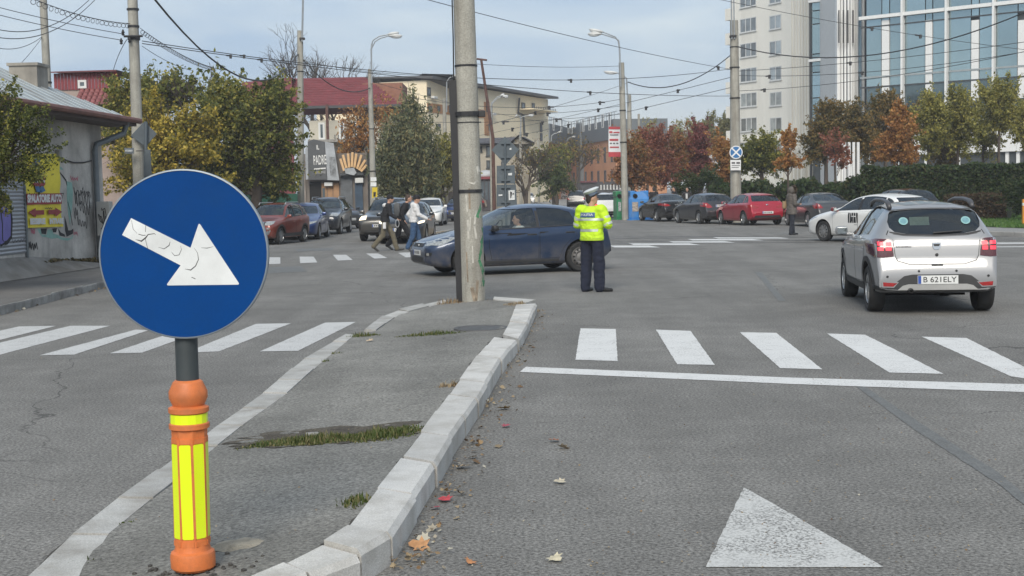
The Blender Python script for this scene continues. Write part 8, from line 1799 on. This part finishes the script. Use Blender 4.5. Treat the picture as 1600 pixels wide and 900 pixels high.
# default standing pose, facing +x, left is +y, for 1.75 m
STAND = dict(pel=(0, 0, .93), waist=(0, 0, 1.08), chest=(.01, 0, 1.28), neck=(0, 0, 1.46), head=(.02, 0, 1.62), shL=(0, .185, 1.42), elL=(-.02, .24, 1.14), haL=(.08, .22, .90), shR=(0, -.185, 1.42), elR=(-.02, -.24, 1.14), haR=(.08, -.22, .90),
             hipL=(0, .10, .90), knL=(.02, .11, .50), anL=(-.02, .11, .08), toL=(.17, .13, .035), hipR=(0, -.10, .90), knR=(.02, -.11, .50), anR=(-.02, -.11, .08), toR=(.17, -.13, .035))
def person(label, loc, heading, J=None, scale=1.0, jacket=None, trousers=None, shoes=None, hair=HAIRD, hat=None, long_=0.0, bulk=1.0, headturn=0.0, sleeve=1.0, seated=False, vox=.02, name='person', cat='person', hood=None, nohair=False, tw=1.0):
    P = dict(STAND); P.update(J or {}); P = {k_: Vector(v) for k_, v in P.items()}
    root = thing(name, label, cat, loc, heading); root.scale = (scale,) * 3
    # body: one continuous skin surface
    m = MB(); hd = P['head']; Rh = Matrix.Rotation(headturn, 3, 'Z')
    m.ell(hd + Rh @ Vector((-.005, 0, .02)), (.098, .078, .115), 14, 10, M=Rh); m.ell(hd + Rh @ Vector((.03, 0, -.055)), (.062, .056, .062), 12, 8, M=Rh); m.ell(hd + Rh @ Vector((.105, 0, -.01)), (.022, .014, .022), 8, 6, M=Rh)
    for s in (1, -1): m.ell(hd + Rh @ Vector((0, s * .078, -.005)), (.022, .012, .032), 8, 6, M=Rh)
    limb(m, [hd + Vector((-.02, 0, -.04)), P['neck'] - Vector((.01, 0, .04))], [.052, .058])
    sp = [P['pel'], P['waist'], P['chest'], P['neck'] - Vector((0, 0, .04))]; m.loft([ringz(c, rx, ry) for c, rx, ry in zip(sp, (.085, .085, .10, .06), (.13, .12, .145, .09))])
    for s in 'LR':
        limb(m, [P['sh' + s], P['el' + s], P['ha' + s]], [.045, .036, .024])
        limb(m, [P['hip' + s], P['kn' + s], P['an' + s]], [.07, .048, .036]); limb(m, [P['an' + s] - Vector((.02, 0, .03)), P['to' + s]], [.036, .026])
    limb(m, [P['shL'], P['neck'] - Vector((0, 0, .06)), P['shR']], [.045, .07, .045])
    limb(m, [P['hipL'], P['pel'], P['hipR']], [.075, .10, .075])
    me = remesh(m, .016, 4); me.materials.clear(); me.materials.append(SKIN); link('body', me, root)
    for s in 'LR':                         # hands: palm, four fingers, thumb
        w_ = P['ha' + s]; f_ = (w_ - P['el' + s]).normalized(); sd = Vector((0, 1, 0)) if abs(f_.y) < .7 else Vector((1, 0, 0)); sd = (sd - f_ * sd.dot(f_)).normalized(); up = f_.cross(sd); h = MB(); pc_ = w_ + f_ * .045
        h.ell(pc_, (.045, .036, .017), 10, 6, M=Matrix((f_, sd, up)).transposed())
        for i, (o, l) in enumerate([(-.027, .062), (-.009, .074), (.009, .07), (.026, .055)]):
            a = pc_ + f_ * .035 + sd * o; b = a + f_ * l * .5 + up * .008; c = b + f_ * l * .35 + up * .02; limb(h, [a, b, c], [.0095, .009, .0075], 6)
        a = pc_ - f_ * .01 - sd * .032; limb(h, [a, a - sd * .022 + f_ * .03, a - sd * .026 + f_ * .058 + up * .01], [.012, .0105, .009], 6); h.build('hand', SKIN, root, True)
    for s in (1, -1): MB().ell(hd + Rh @ Vector((.086, s * .030, .012)), (.010, .013, .008), 8, 6).build('eye', INK, root)
    if jacket:
        m = MB(); b = bulk; lo = P['pel'] - Vector((0, 0, .02 + long_)); sp = [lo, P['pel'] + Vector((0, 0, .06)), P['waist'], P['chest'], P['chest'].lerp(P['neck'], .6), P['neck'] + Vector((0, 0, .035))]
        m.loft([ringz(c, rx * b, ry * b, 20) for c, rx, ry in zip(sp, (.135 + long_ * .08, .135, .128, .14, .125, .075), (.19 + long_ * .1, .185, .172, .195, .165, .08))])
        for s in 'LR':
            e = P['ha' + s]; e = P['el' + s].lerp(e, .93); limb(m, [P['sh' + s], P['el' + s], e], [.083 * b, .066 * b, .050 * b]); limb(m, [P['sh' + s], P['neck'] - Vector((0, 0, .07))], [.080 * b, .075 * b])
        if hood: m.ell(P['neck'] + Vector((-.07, 0, .0)), (.09, .12, .08), 12, 8)
        me = remesh(m, vox, 5); me.materials.clear(); me.materials.append(jacket); wrinkle(me, .014, 8); jo = link('jacket', me, root)
        root['_j'] = jo.name
    if trousers:
        m = MB()
        for s in 'LR': limb(m, [P['hip' + s] + Vector((0, 0, .03)), P['kn' + s], P['an' + s] + Vector((0, 0, -.01))], [.108, .088 * tw, .076 * tw])
        limb(m, [P['hipL'] + Vector((0, -.01, .05)), P['hipR'] + Vector((0, .01, .05))], [.118, .118]); me = remesh(m, vox, 5); me.materials.clear(); me.materials.append(trousers); wrinkle(me, .010, 9); link('trousers', me, root)
    if shoes:
        for s in 'LR':
            m = MB(); a, t = P['an' + s], P['to' + s]; d = (t - a); limb(m, [a + Vector((0, 0, -.01)), a - d.normalized() * .045 + Vector((0, 0, -.035)), t + d.normalized() * .03], [.05, .045, .036]); limb(m, [a + Vector((0, 0, .03)), a], [.05, .05]); me = remesh(m, .012, 4); me.materials.clear(); me.materials.append(shoes)
            for v in me.vertices:
                if min(a.z, t.z) < .1: v.co.z = max(v.co.z, 0.002)
            link('shoe', me, root)
    if hair and not nohair:
        m = MB(); m.ell(hd + Rh @ Vector((-.022, 0, .045)), (.100, .086, .102), 14, 10, M=Rh); m.ell(hd + Rh @ Vector((-.055, 0, -.02)), (.06, .075, .08), 12, 8, M=Rh); link('hair', (lambda q: (q.materials.clear(), q.materials.append(hair), q)[2])(remesh(m, .014, 4)), root)
    return root, P, hd, Rh
# ---- traffic policeman
HIV = mat('hi_vis_yellow', (.52, .78, .02), .7, var=.10, vs=9, bump=.9, bs=14); SILVT = mat('reflective_tape', (.50, .55, .48), .45, metal=.2, var=.1, vs=8); NAVY = mat('navy_cloth', (.012, .016, .034), .9, var=.25, vs=10, bump=.6, bs=18); SHOEB = mat('black_shoe', (.012, .012, .012), .5, var=.2)
pf = g(926, 456); hdg = R(52)
J = dict(shL=(0, .21, 1.43), shR=(0, -.21, 1.43), elL=(.02, .31, 1.17), haL=(.25, .05, 1.16), elR=(.04, -.32, 1.17), haR=(.27, -.08, 1.22), head=(.03, 0, 1.625), hipL=(0, .11, .90), hipR=(0, -.11, .90), knL=(.02, .135, .50), anL=(-.01, .145, .08), toL=(.17, .16, .035), knR=(.03, -.125, .50), anR=(.02, -.135, .08), toR=(.16, -.25, .035))
off, P, hd, Rh = person('traffic policeman in a hi-vis jacket and white cap seen from behind', (pf.x, pf.y, 0), hdg, J, 1.0, HIV, NAVY, SHOEB, bulk=1.22, headturn=R(-48), vox=.016, tw=1.2)
jo = bpy.data.objects[off['_j']]; jb = BVHTree.FromPolygons([v.co.copy() for v in jo.data.vertices], [tuple(p.vertices) for p in jo.data.polygons])
def on_back(poly, material, nm, off_=.006, dirn=(-1, 0, 0)):
    dv = Vector(dirn).normalized(); rt = Vector((0, 0, 1)).cross(dv).normalized(); M = frame(dv * 1.0, rt, (0, 0, 1)); v, f = proj_patch(jb, M, poly, .03, off_)
    if f: return MB().add(v, f).build(nm, material, off, True)
bd = (-1, .0, 0)
for z0, z1 in ((1.055, 1.10), (1.245, 1.285)):
    for dn in ((-1, 0, 0), (1, 0, 0)): on_back([(-.30, z0), (.30, z0), (.30, z1), (-.30, z1)], SILVT, 'reflective_band', .005, dn)
on_back([(-.15, 1.30), (.15, 1.30), (.145, 1.385), (-.145, 1.385)], mat('police_blue', (.04, .10, .26), .6, var=.05), 'back_panel', .007)
tm = text_mesh('POLITIA', .042, .0015, .25); b = bmesh.new(); b.from_mesh(tm); b.free(); dv = Vector(bd); rt = Vector((0, 0, 1)).cross(dv)
for v in tm.vertices:
    o = dv * 1.0 + rt * v.co.x + Vector((0, 0, 1.345 + v.co.y)); h = jb.ray_cast(o, -dv); v.co = (h[0] if h[0] else o) + dv * .013
tm.materials.clear(); tm.materials.append(SWHITE); link('lettering', tm, off)
for s in 'LR':
    a, e, h_ = P['sh' + s], P['el' + s], P['ha' + s]
    for t in (.55, .95): 
        c = a.lerp(e, t); dd = (e - a).normalized(); MB().lathe([(.098 - .016 * t, -.022), (.100 - .016 * t, 0), (.098 - .016 * t, .022)], 16, Matrix.Translation(c) @ dd.to_track_quat('Z', 'Y').to_matrix().to_4x4(), 0, False).build('reflective_band', SILVT, off, True)
MB().loft([ringz(P['pel'] + Vector((0, 0, z)), .165 * k_, .232 * k_, 20) for z, k_ in [(-.03, .98), (-.005, 1.0), (.02, .99)]], cap=False).build('hem', mat('hem_lime', (.40, .60, .03), .8), off, True)
# peaked cap: band, crown tilted back, visor
cp = hd + Vector((0, 0, .075)); Rc = (Rh.to_4x4() @ Matrix.Rotation(R(-20), 4, 'Y')); Tc = Matrix.Translation(cp) @ Rc; CAPW = mat('cap_white', (.52, .55, .56), .7, var=.06)
MB().lathe([(.098, -.02), (.10, .03)], 20, Tc, 0, False).build('cap_band', mat('cap_band_blue', (.10, .13, .18), .6), off, True)
MB().lathe([(.10, .028), (.124, .055), (.134, .072), (.127, .084), (.09, .10), (.001, .104)], 24, Tc @ Matrix.Translation((.01, 0, 0)) @ Matrix.Diagonal((1.08, 1, 1, 1)), 0, False).build('cap_crown', CAPW, off, 50)
vs = []; fs = []
for i in range(9):
    a = R(-70 + i * 17.5); vs += [Tc @ Vector((.098 * math.cos(a), .098 * math.sin(a), -.012)), Tc @ Vector((.098 * math.cos(a) + .062 * math.cos(a) ** .6 if math.cos(a) > 0 else 0, .105 * math.sin(a), -.035))]
for i in range(8): fs.append((2 * i, 2 * i + 1, 2 * i + 3, 2 * i + 2))
MB().add(vs, fs).build('cap_visor', SHOEB, off, True)
# ---- three pedestrians on the far crossing, walking to the right
def walkpose(stride=.34, lean=.05, arm=.2, ph=1):
    f, b = ('L', 'R') if ph > 0 else ('R', 'L'); y = {'L': .09, 'R': -.09}; J = {}
    J['hip' + f] = (0, y[f], .90); J['kn' + f] = (stride * .62, y[f], .50); J['an' + f] = (stride * .95, y[f], .075); J['to' + f] = (stride * .95 + .17, y[f], .06)
    J['hip' + b] = (0, y[b], .90); J['kn' + b] = (-stride * .22, y[b], .50); J['an' + b] = (-stride * 1.05, y[b], .17); J['to' + b] = (-stride * 1.05 + .13, y[b], .03)
    for q, z in (('chest', 1.27), ('neck', 1.45)): J[q] = (lean * (z - .9) * 2, 0, z)
    J['head'] = (lean * 1.5 + .03, 0, 1.61); sx = lean
    J['shL'] = (sx, .17, 1.41); J['shR'] = (sx, -.17, 1.41); J['el' + b] = (sx + arm * .5, y[b] * 2.4, 1.15); J['ha' + b] = (sx + arm * 1.6, y[b] * 2.2, 1.02); J['el' + f] = (sx - arm, y[f] * 2.4, 1.15); J['ha' + f] = (sx - arm * .3, y[f] * 2.5, .95)
    return J
JKB = mat('black_jacket', (.012, .012, .015), .85, var=.2, vs=8, bump=.5, bs=14); OLIVE = mat('olive_trousers', (.13, .115, .08), .9, var=.15, vs=8, bump=.4, bs=14); JEAN = mat('blue_jeans', (.035, .075, .15), .9, var=.2, vs=8, bump=.4, bs=14); WJK = mat('white_jacket', (.60, .60, .60), .8, var=.1, vs=7, bump=.7, bs=12); SNK = mat('sneaker', (.05, .05, .05), .6, var=.3)
pa = g(603, 392.5); p1, P, hd, Rh = person('pedestrian in black jacket and olive trousers with a white hood', (pa.x, pa.y, 0), R(4), walkpose(.36, .10, .16, 1), .99, JKB, OLIVE, SNK, bulk=1.08, nohair=True)
m = MB(); m.ell(hd + Vector((-.01, 0, .05)), (.11, .092, .098), 12, 8); m.build('beanie', JKB, p1, True); m = MB(); m.ell(P['neck'] + Vector((-.10, 0, -.03)), (.09, .15, .075), 12, 8); m.build('hood', WJK, p1, True)
m = MB(); m.bbox((-.05, -.05, -.10), (.05, .05, .10), .02, M=Matrix.Translation((-.02, -.24, .80))); m.build('paper_bag', WJK, p1)
pb2 = g(624, 392); p2, P, hd, Rh = person('pedestrian in black with a grey backpack leaning forward between two others', (pb2.x, pb2.y + .8, 0), R(2), walkpose(.42, .16, .12, -1), .99, JKB, mat('black_trousers', (.014, .014, .017), .9, var=.2), SNK, hair=mat('hair_brown', (.05, .03, .02), .7, var=.3, vs=25))
bpk = MB(); bpk.bbox((-.12, -.15, -.22), (.08, .15, .22), .06); bpk.build('backpack', mat('grey_backpack', (.10, .105, .11), .8, var=.2, vs=7), p2, 40).location = P['chest'] + Vector((-.20, 0, .0))
m = MB(); m.lathe([(.055, -.01), (.07, 0), (.055, .01), (.05, 0), (.055, -.01)], 14, frame((-.10, -.24, .84), (1, 0, 0), (0, 0, 1)) @ Matrix.Diagonal((1, 2.0, 1, 1)), 0, False); m.build('white_strap', WJK, p2, True)
pc2 = g(648, 394); p3, P, hd, Rh = person('pedestrian in white hooded jacket, blue jeans and dark beanie', (pc2.x, pc2.y, 0), R(3), walkpose(.20, .05, .22, 1), .98, WJK, JEAN, SNK, bulk=1.08, hood=True, nohair=True)
m = MB(); m.ell(hd + Vector((-.012, 0, .05)), (.11, .092, .10), 12, 8); m.build('beanie', JKB, p3, True)
# ---- woman in the hooded coat on the right
pw = g(1237, 367); COAT = mat('grey_brown_coat', (.10, .088, .078), .75, var=.2, vs=7, bump=1.0, bs=9); FUR = leafmat('fur_trim', [(.05, .035, .025), (.09, .065, .045), (.13, .10, .07)], .1)
p4, P, hd, Rh = person('woman in a long grey-brown padded coat with fur hood and beige bag', (pw.x, pw.y, 0), R(20), dict(haL=(.22, .10, 1.10), elL=(.0, .24, 1.13), haR=(.22, -.14, 1.12), elR=(.0, -.25, 1.13), anL=(.12, .1, .08), toL=(.28, .11, .035), knL=(.08, .1, .5), anR=(-.10, -.1, .08), toR=(.06, -.11, .035), knR=(-.03, -.1, .5)), .97, COAT, mat('dark_trousers', (.02, .024, .035), .9, var=.2), SHOEB, long_=.16, bulk=1.2, hood=True, nohair=True)
m = MB(); m.ell(hd + Vector((-.03, 0, .02)), (.125, .12, .15), 14, 10); m.build('hood', COAT, p4, True)
r = np.random.default_rng(3); n = 500; a = r.uniform(0, 2 * PI, n); C = np.c_[np.full(n, hd.x + .085) + r.normal(0, .02, n), hd.y + np.cos(a) * .115 + r.normal(0, .015, n), hd.z + .02 + np.sin(a) * .15 + r.normal(0, .015, n)]; V, F_ = leaves(C, .05, r, 2.0); link('fur_trim', mesh_np('fur_trim', V, F_, FUR), p4)
for i, z in enumerate(np.linspace(.86, 1.36, 7)): 
    k_ = float(np.interp(z, [.7, .95, 1.1, 1.3, 1.4], [.178, .166, .158, .172, .16])); MB().loft([ringz((0.005, 0, z + dz), k_ * q, k_ * 1.34 * q, 20) for dz, q in [(-.03, .98), (0, 1.03), (.03, .98)]], cap=False).build('quilt_ring', COAT, p4, True)
bg_ = MB(); bg_.bbox((-.10, -.05, -.15), (.10, .05, .12), .03); bo = bg_.build('shoulder_bag', mat('beige_bag', (.30, .21, .12), .6, var=.2, vs=6), p4, 40); bo.location = (-.12, .26, 1.12)
MB().tube([(-.12, .25, 1.22), (-.05, .16, 1.44), (.1, .0, 1.40)], .012, 6).build('bag_strap', MATS['beige_bag'], p4)
# ---- passers-by beyond the parked cars
pv_ = at(1054, 330, 72); person('dark-dressed man walking behind the black parked car', (pv_.x, 72, .12), R(200), None, .96, JKB, NAVY, SHOEB)
pv_ = at(1074, 330, 72.5); pq, P, hd, Rh = person('long-haired woman in dark coat and white shirt behind the parked cars', (pv_.x, 72.5, .12), R(250), None, .93, mat('dark_coat', (.03, .028, .03), .8, var=.2), NAVY, SHOEB)
m = MB(); m.ell(hd + Vector((-.06, 0, -.06)), (.07, .10, .18), 12, 8); m.build('long_hair', HAIRD, pq, True); MB().bbox((.12, -.06, 1.1), (.17, .06, 1.4), .02).build('shirt_front', WJK, pq)
pv_ = at(1022, 330, 72); person('person in black half hidden behind the blue container', (pv_.x, 72, .12), R(100), None, .96, JKB, NAVY, SHOEB)
# ---- driver of the blue hatchback
L_ = BLUE_S.L; s_ = 1.98; Jd = dict(pel=(0, 0, .48), waist=(-.06, 0, .62), chest=(-.10, 0, .82), neck=(-.10, 0, 1.0), head=(-.06, 0, 1.15), shL=(-.10, .18, .96), shR=(-.10, -.18, .96), elL=(.12, .24, .80), elR=(.12, -.22, .80), haL=(.34, .14, .92), haR=(.34, -.14, .92), hipL=(0, .1, .50), hipR=(0, -.1, .50), knL=(.42, .12, .62), knR=(.42, -.12, .62), anL=(.72, .12, .40), anR=(.72, -.12, .40), toL=(.86, .12, .46), toR=(.86, -.12, .46))
Mw = blue_car.rotation_euler.z; off_ = Matrix.Rotation(Mw, 3, 'Z') @ Vector((L_ / 2 - s_ - .12, .36, 0)); person('driver in a white shirt inside the blue hatchback', Vector(blue_car.location) + off_, Mw, Jd, 1.0, mat('white_shirt', (.62, .63, .62), .8, var=.1), NAVY, SHOEB, bulk=.92, headturn=R(0))
bpy.data.scenes.remove(TS)
